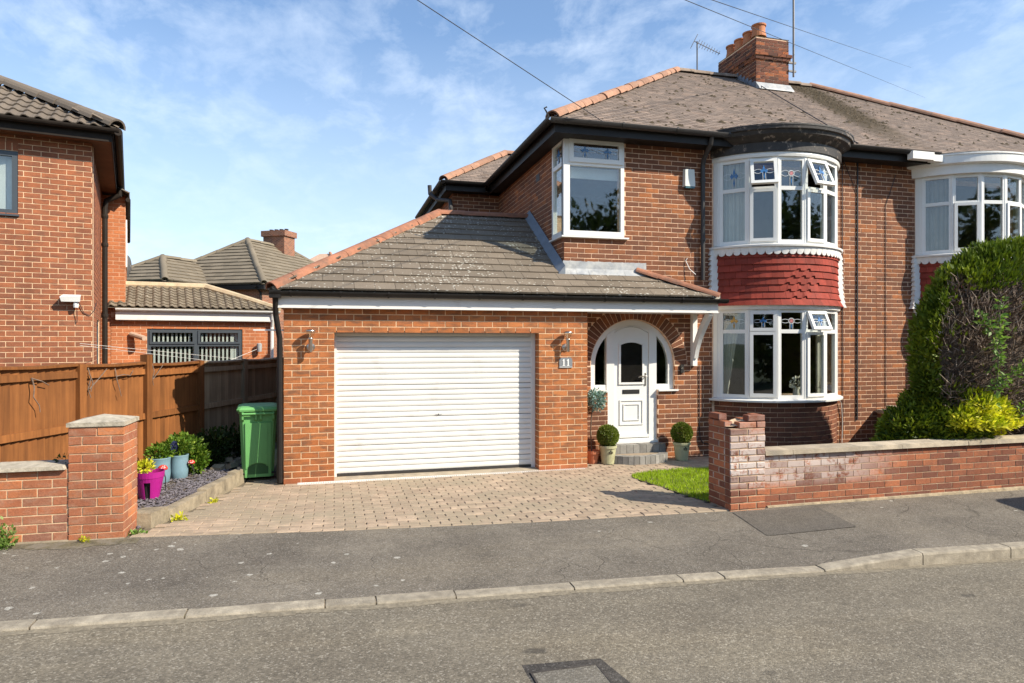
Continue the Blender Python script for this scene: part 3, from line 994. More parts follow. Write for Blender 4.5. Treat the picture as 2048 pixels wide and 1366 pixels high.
drive = bpy.data.objects.new('driveway', None)
COL.objects.link(drive)
XF[drive] = Matrix.Identity(4)
tag(drive, kind='structure')
mb = MB()
xs2 = [-1.9 + 0.25 * i for i in range(35)]
for x in xs2:
    for j in range(9):
        y = yb(x) + (10.6 - yb(x)) * j / 8
        mb.v.append((x, y, G(x, y) - 0.005))
for i in range(len(xs2) - 1):
    for j in range(8):
        mb.f.append((i * 9 + j, (i + 1) * 9 + j, (i + 1) * 9 + j + 1, i * 9 + j + 1))
mb.build('bedding_sand', MAT['paver_joint'], drive)
items = []
row = 0
y = 0.0
while True:
    yy0 = 6.5 + row * 0.103
    if yy0 > 9.75: break
    sx = -1.95 + (0.103 if row % 2 else 0)
    while sx < 6.3:
        cx, cy = sx + 0.103, yy0 + 0.0515
        first = cy - yb(cx)
        ok = first > 0.045 and cx - 0.06 > edge_x(cy) and not inpoly(cx, cy, lawn_poly)
        if cy > 9.14 and -0.7 < cx < 3.66: ok = False
        if cy > 9.6 and cx > 3.6: ok = False
        if cy > 9.7: ok = False
        if cx > 4.2 and cy < 8.6: ok = False
        if ok:
            wob = 0.022 * math.sin(cx * 2.1 + row * 0.4) * (1 if cx > 1.5 else 0.3)
            gx = (G(cx + 0.1, cy) - G(cx - 0.1, cy)) / 0.2
            gy = (G(cx, cy + 0.1) - G(cx, cy - 0.1)) / 0.2
            xv = Vector((1, rng.uniform(-0.02, 0.02), gx + rng.uniform(-0.012, 0.012))).normalized()
            yv = Vector((0, 1, gy + rng.uniform(-0.02, 0.02)))
            zv = xv.cross(yv).normalized()
            yv = zv.cross(xv)
            items.append(((0.2025, 0.0985, 0), frame((cx + rng.uniform(-.003, .003), cy + wob + rng.uniform(-.002, .002), G(cx, cy) + 0.008 + rng.uniform(-0.002, 0.003)), xv, yv, zv)))
        sx += 0.206
    row += 1
# edge course along the pavement
sx = -1.75
while sx < 4.15:
    cx = sx + 0.103
    items.append(((0.2, 0.075, 0), frame((cx, yb(cx) + 0.03, zw(cx) + 0.007 + rng.uniform(-0.002, 0.003)), Vector((1, -0.02, 0)).normalized(), Vector((0.02, 1, 0)).normalized(), (0, 0, 1))))
    sx += 0.206
pieces('paver', drive, MAT['paver'], items, paver_tpl, 300, stuff='paver_field')

# lawn
mb = MB()
mb.poly([(x, y, G(x, y) + 0.012) for x, y in reversed(lawn_poly)])
tag(mb.build('lawn', MAT['earth']), kind='structure')
mb = MB()
mb.poly([(6.2, 6.6, 0.005), (16.5, 6.6, 0.005), (16.5, 9.7, 0.005), (6.2, 9.7, 0.005)])
tag(mb.build('garden_soil', MAT['earth']), kind='structure')
N = 26000
P = nr.uniform((3.9, 6.7), (6.1, 8.72), (N, 2))
P = P[[inpoly(a, b, lawn_poly) for a, b in P]]
n = len(P)
ang = nr.uniform(0, 2 * PI, n)
hh = nr.uniform(0.022, 0.045, n)
lean = nr.normal(0, 0.012, (n, 2))
wx, wy = np.cos(ang) * 0.0035, np.sin(ang) * 0.0035
zz = np.array([G(a, b) + 0.012 for a, b in P])
V = np.stack([np.stack([P[:, 0] - wx, P[:, 1] - wy, zz], 1), np.stack([P[:, 0] + wx, P[:, 1] + wy, zz], 1), np.stack([P[:, 0] + lean[:, 0], P[:, 1] + lean[:, 1], zz + hh], 1)], 1).reshape(-1, 3)
o = add_obj('lawn_grass', np_mesh('lawn_grass', V, np.arange(3 * n).reshape(-1, 3), nr.random(n)), MAT['grass'])
tag(o, kind='stuff')

# slate bed beside the drive, with its concrete edging
mb = MB()
for y in np.linspace(6.85, 12.2, 12):
    mb.v += [(-4.2, y, 0.10), (edge_x(y) - 0.05, y, 0.105)]
for i in range(11):
    mb.f.append((2 * i, 2 * i + 1, 2 * i + 3, 2 * i + 2))
tag(mb.build('slate_bed', MAT['earth']), kind='structure')
V, F, RN = [], [], []
for i in range(5200):
    y = rng.uniform(6.95, 11.0)
    x = edge_x(y) - 0.10 - abs(rng.gauss(0, 0.45))
    if x < -3.2: continue
    s = rng.uniform(0.008, 0.022)
    m = Matrix.Translation((x, y, 0.11 + rng.uniform(0, 0.012))) @ Matrix.Rotation(rng.uniform(0, 6.3), 4, 'Z') @ Matrix.Rotation(rng.gauss(0, 0.35), 4, 'X')
    b = len(V)
    for p in ((-s, -s * .7, 0), (s, -s * .5, 0), (s * .7, s * .7, 0), (-s * .6, s * .6, 0), (0, 0, s * .45)):
        V.append(tuple(m @ Vector(p)))
    F += [(b, b + 1, b + 4), (b + 1, b + 2, b + 4), (b + 2, b + 3, b + 4), (b + 3, b, b + 4)]
    RN += [rng.random()] * 4
tag(add_obj('slate_chippings', np_mesh('slate_chippings', V, F, RN), MAT['slate']), kind='stuff')

t_ = thing('bed_edging', 'old mossy concrete edging along the slate bed beside the driveway', 'edging', (-1.6, 7.15, 0))
cuts = [6.98, 7.30, 8.25, 9.2, 9.75]
for k, (a, b) in enumerate(zip(cuts, cuts[1:])):
    mb = MB()
    xa, xb = edge_x(a), edge_x(b)
    h0, h1 = (0.245, 0.225) if k == 0 else (0.185, 0.155)
    wd = 0.24 if k == 0 else 0.12
    if k == 0: a += 0.0
    mb.hexa([(xa - wd, a, -0.1), (xa, a, -0.1), (xb, b - 0.006, -0.1), (xb - wd, b - 0.006, -0.1), (xa - wd + .01, a + .01, h0), (xa - .012, a + .012, h0 - .015), (xb - .012, b - 0.012, h1), (xb - wd + .01, b - 0.012, h1)])
    mb.build('edging_stone', MAT['edging'], t_)

# ------------------------------------------------------------------ garage with porch roof
GY, WY = 9.20, 9.65
GX0, GX1 = -0.627, 3.615
DX0, DX1, DZ = 0.011, 2.868, 2.005
HX = 3.409                                   # left corner of the old house
garage = thing('garage', 'orange brick garage with white roller door under a grey tiled hipped roof', 'garage', (1.5, 9.2, 0))
hole = [(DX0 - GX0, DX1 - GX0, -1, DZ)]
mb = MB()
slab(mb, (GX0 + 0.006, GY), (1, 0), GX1 - GX0 - 0.012, -0.15, 2.42, 0.215, [(hole[0][0] - 0.006, hole[0][1] - 0.006, -1, DZ)])
slab(mb, (GX0, 12.6), (0, -1), 12.6 - GY - 0.02, -0.15, 2.42, 0.1)          # left side wall
slab(mb, (GX1, GY + 0.02), (0, 1), 0.42, -0.15, 2.42, 0.1)                    # right return by the door
mb.build('wall', MAT['mortar_garage'], garage)
course, pitch = 0.083, 0.225
z00 = -0.15 + 0.0
items = brick_rows((GX0, GY), (1, 0), GX1 - GX0, z00 + 0.055, 30, course, pitch, hole, zmax=2.33, flip=1)
items += brick_rows((GX1, GY + 0.034), (0, 1), 0.40, z00 + 0.055, 30, course, pitch, zmax=2.33)
# the brick reveals of the door opening
T = plane_T((GX0, GY), (1, 0))
for r in range(30):
    za = z00 + 0.055 + r * course
    if za > DZ - 0.07: break
    zm = za + 0.0365
    for x, nx in ((DX1 - 0.004, -1), (DX0 + 0.004, 1)):
        d = (0, -1) if nx < 0 else (0, 1)
        o = (x, GY + 0.055 + (0.11 if r % 2 else 0.0), zm)
        w = 0.10 if r % 2 == 0 else 0.10
        n_ = inward(d) if nx < 0 else inward(d)
        # outward normal points into the opening
        dd = (0, -1) if nx < 0 else (0, 1)
        inn = (1, 0) if nx < 0 else (-1, 0)
        items.append(((0.10, 0.073, rng.randrange(3)), frame((x, GY + 0.058, zm), (dd[0], dd[1], 0), (inn[0], inn[1], 0), (0, 0, 1))))
        items.append(((0.09, 0.073, rng.randrange(3)), frame((x, GY + 0.162, zm), (dd[0], dd[1], 0), (inn[0], inn[1], 0), (0, 0, 1))))
side = brick_rows((GX0, 12.6), (0, -1), 12.6 - GY - 0.034, z00 + 0.055, 30, course, pitch, zmax=2.33)
pieces('brick', garage, MAT['brick_garage'], [q for q in items if q[1].translation.z > 0.075], brick_tpl, 300, stuff='edge_brickwork')
pieces('brick', garage, MAT['brick_ext'], [q for q in items if q[1].translation.z <= 0.075], brick_tpl, 100, stuff='footing_brickwork')
pieces('brick', garage, MAT['brick_garage'], side, brick_tpl, 0, stuff='side_brickwork')
mb = MB()
mb.box(DX0 - 0.05, DX1 + 0.05, GY + 0.02, GY + 0.2, DZ, DZ + 0.004)
mb.build('lintel_soffit', MAT['white_paint'], garage)
mb = MB()
mb.box(GX0 + 0.15, GX1 - 0.1, GY + 0.5, GY + 0.52, 0, 2.6)
mb.build('inner_lining', MAT['dark'], garage)

# roller door
dY = GY + 0.20
door = bpy.data.objects.new('roller_door', None)
COL.objects.link(door)
door.parent = garage
XF[door] = XF[garage]
p = 0.0748
nsl = 26
it = [((round(DX1 - DX0 - 0.02, 3), p), frame(((DX0 + DX1) / 2, dY + rng.uniform(-.001, .001), 0.055 + k * p), (1, 0, 0), (0, 1, 0), (0, 0, 1))) for k in range(nsl)]
pieces('door_slat', door, MAT['shutter'], it, slat_tpl, 300)
mb = MB()
mb.box(DX0 + 0.012, DX1 - 0.012, dY - 0.008, dY + 0.012, 0.024, 0.055)
mb.build('bottom_rail', MAT['grey_pvc'], door)
mb = MB()
mb.box(DX0 + 0.008, DX1 - 0.008, dY + 0.0125, dY + 0.0225, 0.03, 2.1)
mb.build('backing', MAT['grey_pvc'], door)
for x in (DX0 + 0.006, DX1 - 0.062):
    mb = MB()
    mb.box(x if x > 1 else x - 0.03, x + 0.056 if x > 1 else x + 0.03, dY - 0.028, dY + 0.03, 0.02, 2.04)
    mb.build('guide_rail', MAT['upvc'], door)
mb = MB()
for dx in (-0.035, 0, 0.035):
    mb.lathe([(0.011 if dx == 0 else 0.006, 0), (0.009 if dx == 0 else 0.005, 0.012)], (0, 0, 0), 8, T=lambda a, b, c, dx=dx: (1.44 + dx + a, dY - 0.011 - c, 0.83 + b))
mb.build('lock', MAT['dark'], door)
mb = MB()
mb.hexa([(DX0 + .003, GY - 0.01, -0.1), (DX1 - .003, GY - 0.01, -0.1), (DX1 - .003, GY + 0.3, -0.1), (DX0 + .003, GY + 0.3, -0.1), (DX0 + .003, GY - 0.01, 0.004), (DX1 - .003, GY - 0.01, 0.010), (DX1 - .003, GY + 0.3, 0.026), (DX0 + .003, GY + 0.3, 0.026)])
mb.build('door_threshold', MAT['coping'], garage)

# slotted drain along the front of the garage
t_ = thing('drain_channel', 'thin slotted drain channel running along the foot of the garage', 'drain', (1.4, 9.14, 0))
mb = MB()
for i in range(130):
    x = -0.42 + i * 0.0305
    z = G(x, 9.13)
    mb.box(x, x + 0.016, 9.085, 9.15, z - 0.03, z + 0.012)
mb.box(-0.45, 3.6, 9.078, 9.084, -0.06, 0.008)
mb.box(-0.45, 3.6, 9.151, 9.157, -0.06, 0.012)
mb.build('grating', MAT['fascia'], t_)

# roof
EY, EZ = 9.03, 2.515
RX, RY, RZ = 1.75, 11.45, 4.035
PEX, PHX, PHZ = 5.73, 4.70, EZ + 0.62 * 0.628        # porch end, hip top at the wall
tanr = (RZ - EZ) / (RY - EY)
sl = math.hypot(RZ - EZ, RY - EY)
us = Vector((0, RY - EY, RZ - EZ)).normalized()
cosr = us.y
EX0 = -0.79
roof = bpy.data.objects.new('roof', None)
mb = MB()
dn = Vector((0, 0, -0.018))
A_, B_, C_ = Vector((EX0, EY, EZ)), Vector((PEX, EY, EZ)), Vector((PHX, WY, EZ + (WY - EY) * tanr))
D_, E_, F_ = Vector((HX, WY, EZ + (WY - EY) * tanr)), Vector((HX, RY, RZ)), Vector((RX, RY, RZ))
for pl in ([A_, B_, C_, D_], [A_, D_, E_, F_], [B_, Vector((PEX, WY, EZ)), C_],
           [Vector((EX0, 13.9, EZ)), A_, F_], [Vector((EX0, 13.9, EZ)), F_, E_, Vector((HX, 13.9, EZ))]):
    mb.poly([q + dn for q in pl])
roof = mb.build('roof', MAT['garage_tile'], garage)
gauge = sl / 13.0
amin = lambda b: EX0 + (b / sl) * (RX - EX0)
def amax(b):
    y = EY + b * cosr
    if y < WY: return PEX + (PHX - PEX) * (y - EY) / (WY - EY) - 0.02
    return HX - 0.05
it = tile_slope((0, EY, EZ), (1, 0, 0), us, 13, gauge, 0.27, gauge + 0.06, 0.026, amin, amax, jit=0.002, gap=0.004)
pieces('roof_tile', roof, MAT['garage_tile'], it, tile_tpl, 300)
hs = Vector((RX - EX0, 0, RZ - EZ)).normalized()
it = tile_slope((EX0, 13.9, EZ), (0, -1, 0), hs, 9, 0.33, 0.3, 0.39, 0.019, lambda b: b / sl * 2.45, lambda b: 4.87 - b / sl * 2.42)
pieces('roof_tile', roof, MAT['garage_tile'], it, tile_tpl, 0, stuff='side_slope_tiles')
up = Vector((0, 0, 0.028))
ridge_run(garage, 'hip_tile', MAT['terracotta_dark'], A_ + up + Vector((0.02, 0.02, 0.01)), F_ + up, 0.105, 0.36)
ridge_run(garage, 'ridge_tile', MAT['terracotta_dark'], F_ + up * 1.0, E_ + up + Vector((-0.02, 0, 0)), 0.10, 0.42)
mb = MB()
for q0, q1, wd in ((A_, F_, 0.13),):
    x = (q1 - q0).normalized().cross(Vector((0, -1, 0.9)).normalized())
    mb.hexa([q0 + Vector((0.06, -0.03, -0.01)), q0 + Vector((0.155, -0.0, 0.01)), q1 + Vector((0.09, -0.06, -0.0)), q1 + Vector((0, -0.02, 0)),
             q0 + Vector((0.03, -0.0, 0.045)), q0 + Vector((0.12, 0.02, 0.055)), q1 + Vector((0.07, -0.05, 0.045)), q1 + Vector((0, 0, 0.05))])
mb.build('hip_mortar', plain('hip_bedding', (0.27, 0.20, 0.13), 1.0, var=0.3, vs=9.0, bmp=0.6), garage)
# terracotta verge of the porch roof: flat capping tiles down the short hip
ridge_run(garage, 'verge_tile', MAT['terracotta_dark'], B_ + Vector((-0.03, 0.0, 0.03)), C_ + Vector((-0.06, -0.02, 0.05)), 0.085, 0.33)
mb = MB()
mb.box(PEX - 0.11, PEX - 0.02, EY - 0.004, EY + 0.03, EZ - 0.01, EZ + 0.07)
mb.build('verge_mortar', MAT['cement'], garage)

# lead flashings: along the wall above the porch and up the side wall
mb = MB()
zf = D_.z
pr_ = [(HX - 0.02, WY - 0.13, zf - 0.10 + 0.045), (PHX + 0.10, WY - 0.13, zf - 0.06)]
n = 14
for i in range(n):
    x0 = HX - 0.02 + (PHX + 0.1 - HX) * i / n
    x1 = HX - 0.02 + (PHX + 0.1 - HX) * (i + 1) / n
    w0, w1 = rng.uniform(-.012, .012), rng.uniform(-.012, .012)
    ya = WY - 0.11
    za = EZ + (ya - EY) * tanr + 0.045
    mb.poly([(x0, ya + w0, za), (x1, ya + w1, za), (x1, WY - 0.012, zf + 0.075), (x0, WY - 0.012, zf + 0.075)])
    mb.poly([(x0, WY - 0.012, zf + 0.075), (x1, WY - 0.012, zf + 0.075), (x1, WY - 0.008, zf + 0.19 + rng.uniform(-.006, .006)), (x0, WY - 0.008, zf + 0.19 + rng.uniform(-.006, .006))])
mb.build('lead_flashing', MAT['lead'], garage)
mb = MB()
n = 8
for i in range(n):
    y0, y1 = WY - 0.1 + (RY + 0.1 - WY) * i / n, WY - 0.1 + (RY + 0.1 - WY) * (i + 1) / n
    z0, z1 = EZ + (y0 - EY) * tanr + 0.04, EZ + (y1 - EY) * tanr + 0.04
    mb.hexa([(HX - 0.12, y0, z0 - 0.01), (HX - 0.012, y0, z0 - 0.01), (HX - 0.012, y1, z1 - 0.01), (HX - 0.12, y1, z1 - 0.01), (HX - 0.12, y0, z0 + 0.012), (HX - 0.016, y0, z0 + 0.13), (HX - 0.016, y1, z1 + 0.13), (HX - 0.12, y1, z1 + 0.012)])
mb.build('lead_flashing', plain('blue_lead', (0.16, 0.18, 0.21), 0.5, var=0.2), garage)

# fascia, soffit, gutter
FY = 9.08
mb = MB()
mb.box(GX0 - 0.06, PEX - 0.02, FY, FY + 0.02, 2.31, 2.49)
mb.box(GX0 - 0.06, GX0 - 0.04, FY + 0.022, 12.6, 2.31, 2.49)
mb.box(PEX - 0.04, PEX - 0.02, FY + 0.022, WY - 0.01, 2.31, 2.49)
mb.build('fascia', MAT['fascia'], garage)
mb = MB()
mb.box(GX0 - 0.06, GX1 + 0.003, FY - 0.006, GY - 0.003, 2.296, 2.309)
mb.box(GX1 + 0.004, PEX - 0.012, FY - 0.006, WY - 0.004, 2.296, 2.309)
mb.build('soffit', MAT['upvc'], garage)


def gutter(parent, mat, x0, x1, y, z, r=0.056, name='gutter', axis='x', clips=0.62):
    """Half-round gutter hung with its rim at z, plus brackets."""
    mb = MB()
    prof = [(-r, 0.0), (-r - 0.004, 0.004), (-r * 1.03, -0.01)] + [(-r * 1.02 * math.cos(R(a)), -r * 1.02 * math.sin(R(a))) for a in range(20, 181, 20)] + [(r * 0.94, 0)] + [(r * 0.94 * math.cos(R(a)), -r * 0.94 * math.sin(R(a))) for a in range(20, 170, 20)]
    if axis == 'x':
        mb.sweep(prof, [lambda a, b, x=x: (x, y + a, z + b) for x in (x0, x1)])
    else:
        mb.sweep(prof, [lambda a, b, x=x: (y + a, x, z + b) for x in (x0, x1)])
    o = mb.build(name, mat, parent)
    if clips and axis == 'x':
        x = x0 + 0.25
        while x < x1:
            m2 = MB()
            m2.sweep([(a * 1.09, b * 1.09 - 0.001) for a, b in prof[2:12]] + [(r * 0.8, 0.004)], [lambda a, b, q=q: (q, y + a, z + b) for q in (x - 0.012, x + 0.012)])
            m2.box(x - 0.014, x + 0.014, y - r * 1.12, y - r * 0.9, z - 0.01, z + 0.014)
            m2.build('gutter_bracket', mat, parent)
            x += clips
    return o


gutter(garage, MAT['black_pvc'], GX0 - 0.15, PEX + 0.10, FY - 0.058, 2.50)
mb = MB()
xp = GX0 - 0.09
mb.tube([(xp, FY - 0.03, 2.46), (xp, FY, 2.36), (xp + 0.0, FY + 0.06, 2.2), (xp + 0.045, GY - 0.02, 1.9), (xp + 0.045, GY - 0.02, 0.02)], 0.036, 10)
mb.build('downpipe', MAT['black_pvc'], garage, smooth=False)
mb = MB()
mb.box(xp - 0.07, xp + 0.07, FY - 0.10, FY + 0.03, 2.42, 2.52)
mb.build('gutter_outlet', MAT['black_pvc'], garage)
mb = MB()
mb.box(-1.0, GX0 - 0.002, GY + 0.02, GY + 0.07, 2.0, 2.02)
mb.build('pipe_clip', MAT['cable_white'], garage)
# dark strips standing in for the shade in the gap behind the downpipe
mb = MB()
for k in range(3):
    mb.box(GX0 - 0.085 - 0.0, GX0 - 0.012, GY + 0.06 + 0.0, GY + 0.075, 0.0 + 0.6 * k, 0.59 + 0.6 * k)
mb.build('gap_shade', MAT['dark'], garage)

# gallows bracket under the porch end
bx = 5.60
brk = bpy.data.objects.new('gallows_bracket', None)
COL.objects.link(brk)
brk.parent = garage
XF[brk] = XF[garage]
mb = MB()
mb.box(bx - 0.04, bx + 0.04, WY - 0.085, WY - 0.004, 1.47, 2.295)
mb.build('post', MAT['white_paint'], brk)
mb = MB()
q0, q1 = Vector((bx, WY - 0.07, 1.62)), Vector((bx, FY + 0.06, 2.293))
npt = 8
for i in range(npt):
    pts_ = []
    for t in (i / npt, (i + 1) / npt):
        c = q0.lerp(q1, t) + Vector((0, 0.09, -0.04)) * math.sin(PI * t)
        pts_.append(c)
    a, b = pts_
    h = Vector((0, -0.045, -0.03))
    x = Vector((0.034, 0, 0))
    mb.hexa([a - x - h, a + x - h, b + x - h, b - x - h, a - x + h, a + x + h, b + x + h, b - x + h])
mb.build('strut', MAT['white_paint'], brk)

# ------------------------------------------------------------------ lamps, number, bell
def wall_lamp(x, z, label):
    t_ = thing('wall_lamp', label, 'wall lamp', (x, GY, z), 0, 'lamps on the garage wall')
    Y = GY
    mb = MB()
    mb.lathe([(0.058, 0), (0.058, 0.012), (0.05, 0.022), (0.02, 0.028)], n=20, T=lambda a, b, c: (x + a, Y - c - 0.002, z - 0.045 + b))
    mb.build('wall_plate', MAT['steel'], t_)
    mb = MB()
    mb.tube([(x, Y - 0.025, z - 0.045), (x, Y - 0.1, z - 0.045)], 0.012, 8)
    mb.lathe([(0.024, -0.11), (0.026, -0.1), (0.026, 0.05), (0.03, 0.06), (0.036, 0.07), (0.026, 0.082)], (x, Y - 0.1, z), 14)
    mb.build('lamp_body', MAT['steel'], t_, smooth=True)
    mb = MB()
    mb.lathe([(0.026, 0.082), (0.045, 0.12), (0.062, 0.16)], (x, Y - 0.1, z), 16)
    mb.build('lamp_glass', MAT['glass'], t_)
    mb = MB()
    mb.lathe([(0.066, 0.158), (0.068, 0.172), (0.05, 0.186), (0.0, 0.192)], (x, Y - 0.1, z), 16)
    mb.build('lamp_cap', MAT['steel'], t_, smooth=True)


wall_lamp(-0.285, 1.83, 'steel wall lamp on the brick left of the roller door')
wall_lamp(3.275, 1.82, 'steel wall lamp on the brick above the house number')

t_ = thing('house_number', 'small slate plaque with the white number 11 on the garage pillar', 'house number', (3.27, GY, 1.55))
T = lambda s, d, z: (3.275 + s, GY - 0.012 + d, 1.553 + z)
mb = MB()
mb.prism([(-0.10, -0.075), (0.10, -0.075), (0.10, 0.045), (0.075, 0.075), (-0.075, 0.075), (-0.10, 0.045)], 0.0, 0.014, T)
mb.build('plaque', MAT['plaque'], t_)
mb = MB()
mb.box(-0.10, 0.10, -0.003, 0.0, -0.075, -0.056, T=lambda s, d, z: T(s, d, z))
mb.build('plaque_edge', MAT['lead'], t_)
for cx in (-0.033, 0.033):
    mb = MB()
    mb.prism([(cx - 0.020, -0.048), (cx + 0.020, -0.048), (cx + 0.020, -0.04), (cx + 0.009, -0.04), (cx + 0.009, 0.052), (cx + 0.001, 0.052), (cx - 0.02, 0.034), (cx - 0.02, 0.025), (cx - 0.008, 0.031), (cx - 0.008, -0.04), (cx - 0.020, -0.04)], -0.004, -0.0005, T)
    mb.build('digit', MAT['digit'], t_)

# ------------------------------------------------------------------ the pair of old semi-detached houses
MX = 9.20                                    # party line
NX1 = 15.2
BCX, BCY, BR = 7.17, 10.28, 1.34             # centre and radius of the bow
BX0, BX1 = 5.985, 8.355
EAVE_Z, EAVE_Y = 5.13, 9.31
house = thing('semi_detached_house', 'old red brick house with black topped curved bay, arched white door and corner window', 'house', (6.3, WY, 0))
neigh = thing('semi_detached_house', 'adjoining red brick house with white topped curved bay behind the tall bush', 'house', (12.2, WY, 0))
DCX, DR = 4.565, 0.718                       # arched door centre and radius
ARC_Z = 1.485
CW0, CW1, CWZ0, CWZ1 = HX, 4.403, 3.49, 5.0  # corner window
OC = 0.0762                                  # old brick course


def bay_ft(cx, R_, a0, a1):
    """Facet between two angles: T(s,d,z), length."""
    p0 = (cx + R_ * math.sin(R(a0)), BCY - R_ * math.cos(R(a0)))
    p1 = (cx + R_ * math.sin(R(a1)), BCY - R_ * math.cos(R(a1)))
    L = math.hypot(p1[0] - p0[0], p1[1] - p0[1])
    d = ((p1[0] - p0[0]) / L, (p1[1] - p0[1]) / L)
    return plane_T(p0, d), L


def arc_pts(cx, a0, a1, n):
    out = []
    for i in range(n + 1):
        a = R(a0 + (a1 - a0) * i / n)
        out.append((lambda r, z, a=a: (cx + r * math.sin(a), BCY - r * math.cos(a), z)))
    return out


def motif(parent, T, s0, s1, z0, z1, kind):
    """Leaded glass: strap lines and a flower in coloured glass, set on the pane."""
    lead, blue = MB(), MB()
    cx, w, h = (s0 + s1) / 2, s1 - s0, z1 - z0
    d0, d1 = 0.012, 0.017
    def bar(a, b, wd=0.0034):
        dx, dz = b[0] - a[0], b[1] - a[1]
        L = math.hypot(dx, dz) or 1
        nx, nz = -dz / L * wd, dx / L * wd
        lead.prism([(a[0] - nx, a[1] - nz), (b[0] - nx, b[1] - nz), (b[0] + nx, b[1] + nz), (a[0] + nx, a[1] + nz)], d0, d1, T)
    def diamond(c, a, b, m, off=0.0):
        m.prism([(c[0] - a, c[1]), (c[0], c[1] - b), (c[0] + a, c[1]), (c[0], c[1] + b)], d0 - 0.001 - off, d1 + off, T)
    zc = z0 + h * 0.5
    for sx in (cx - w * 0.07, cx + w * 0.07):
        bar((sx, z0 + 0.005), (sx, zc))
    for sg in (-1, 1):
        for zo in (0.04, -0.05):
            prev = (cx + sg * w * 0.1, zc + zo * h)
            for k in range(1, 6):
                q = (cx + sg * (w * 0.1 + w * 0.38 * k / 5), zc + zo * h + h * 0.07 * math.sin(PI * k / 5) * (1 if zo > 0 else -1))
                bar(prev, q)
                prev = q
    if kind != 'rose':
        diamond((cx, zc + h * 0.13), w * 0.055, h * 0.2, blue)
        diamond((cx - w * 0.10, zc), w * 0.09, h * 0.12, blue, 0.0004)
        diamond((cx + w * 0.10, zc), w * 0.09, h * 0.12, blue, 0.0008)
        diamond((cx, zc - h * 0.27), w * 0.035, h * 0.18, blue)
    else:
        for k in range(10):
            a, b = 2 * PI * k / 10, 2 * PI * (k + 1) / 10
            bar((cx + 0.045 * math.cos(a), zc + 0.045 * math.sin(a)), (cx + 0.045 * math.cos(b), zc + 0.045 * math.sin(b)), 0.006)
        m2 = MB()
        m2.prism([(cx + 0.03 * math.cos(2 * PI * k / 8), zc + 0.03 * math.sin(2 * PI * k / 8)) for k in range(8)], d0 - 0.001, d1, T)
        m2.build('rose_glass', MAT['pink_glass'], parent)
        diamond((cx, zc - h * 0.3), w * 0.03, h * 0.16, blue)
    lead.build('leading', MAT['leading'], parent)
    blue.build('coloured_glass', MAT['amber_glass'] if kind == 'amber' else MAT['blue_glass'], parent)


def sash(parent, T, s0, s1, z0, z1, d=-0.028, w=0.05, tilt=0.0, kind=None, flip=True):
    """Opening casement: frame, pane; tilted out about its top edge when asked."""
    ct, st = math.cos(tilt), math.sin(tilt)
    def TT(s, dep, z):
        dz, dd = z - z1, dep - d
        return T(s, d + dd * ct + dz * st, z1 + dz * ct - dd * st)
    mb = MB()
    e = d + 0.045
    mb.box(s0, s1, d, e, z0, z0 + w, T=TT)
    mb.box(s0, s1, d, e, z1 - w, z1, T=TT)
    mb.box(s0, s0 + w, d, e, z0 + w, z1 - w, T=TT)
    mb.box(s1 - w, s1, d, e, z0 + w, z1 - w, T=TT)
    mb.build('casement', MAT['upvc'], parent)
    mb = MB()
    mb.box(s0 + w, s1 - w, d + 0.018, d + 0.022, z0 + w, z1 - w, T=TT)
    mb.build('pane', MAT['glass'], parent)
    if kind:
        motif(parent, lambda s, dep, z: TT(s, dep + d, z), s0 + w, s1 - w, z0 + w, z1 - w, kind)


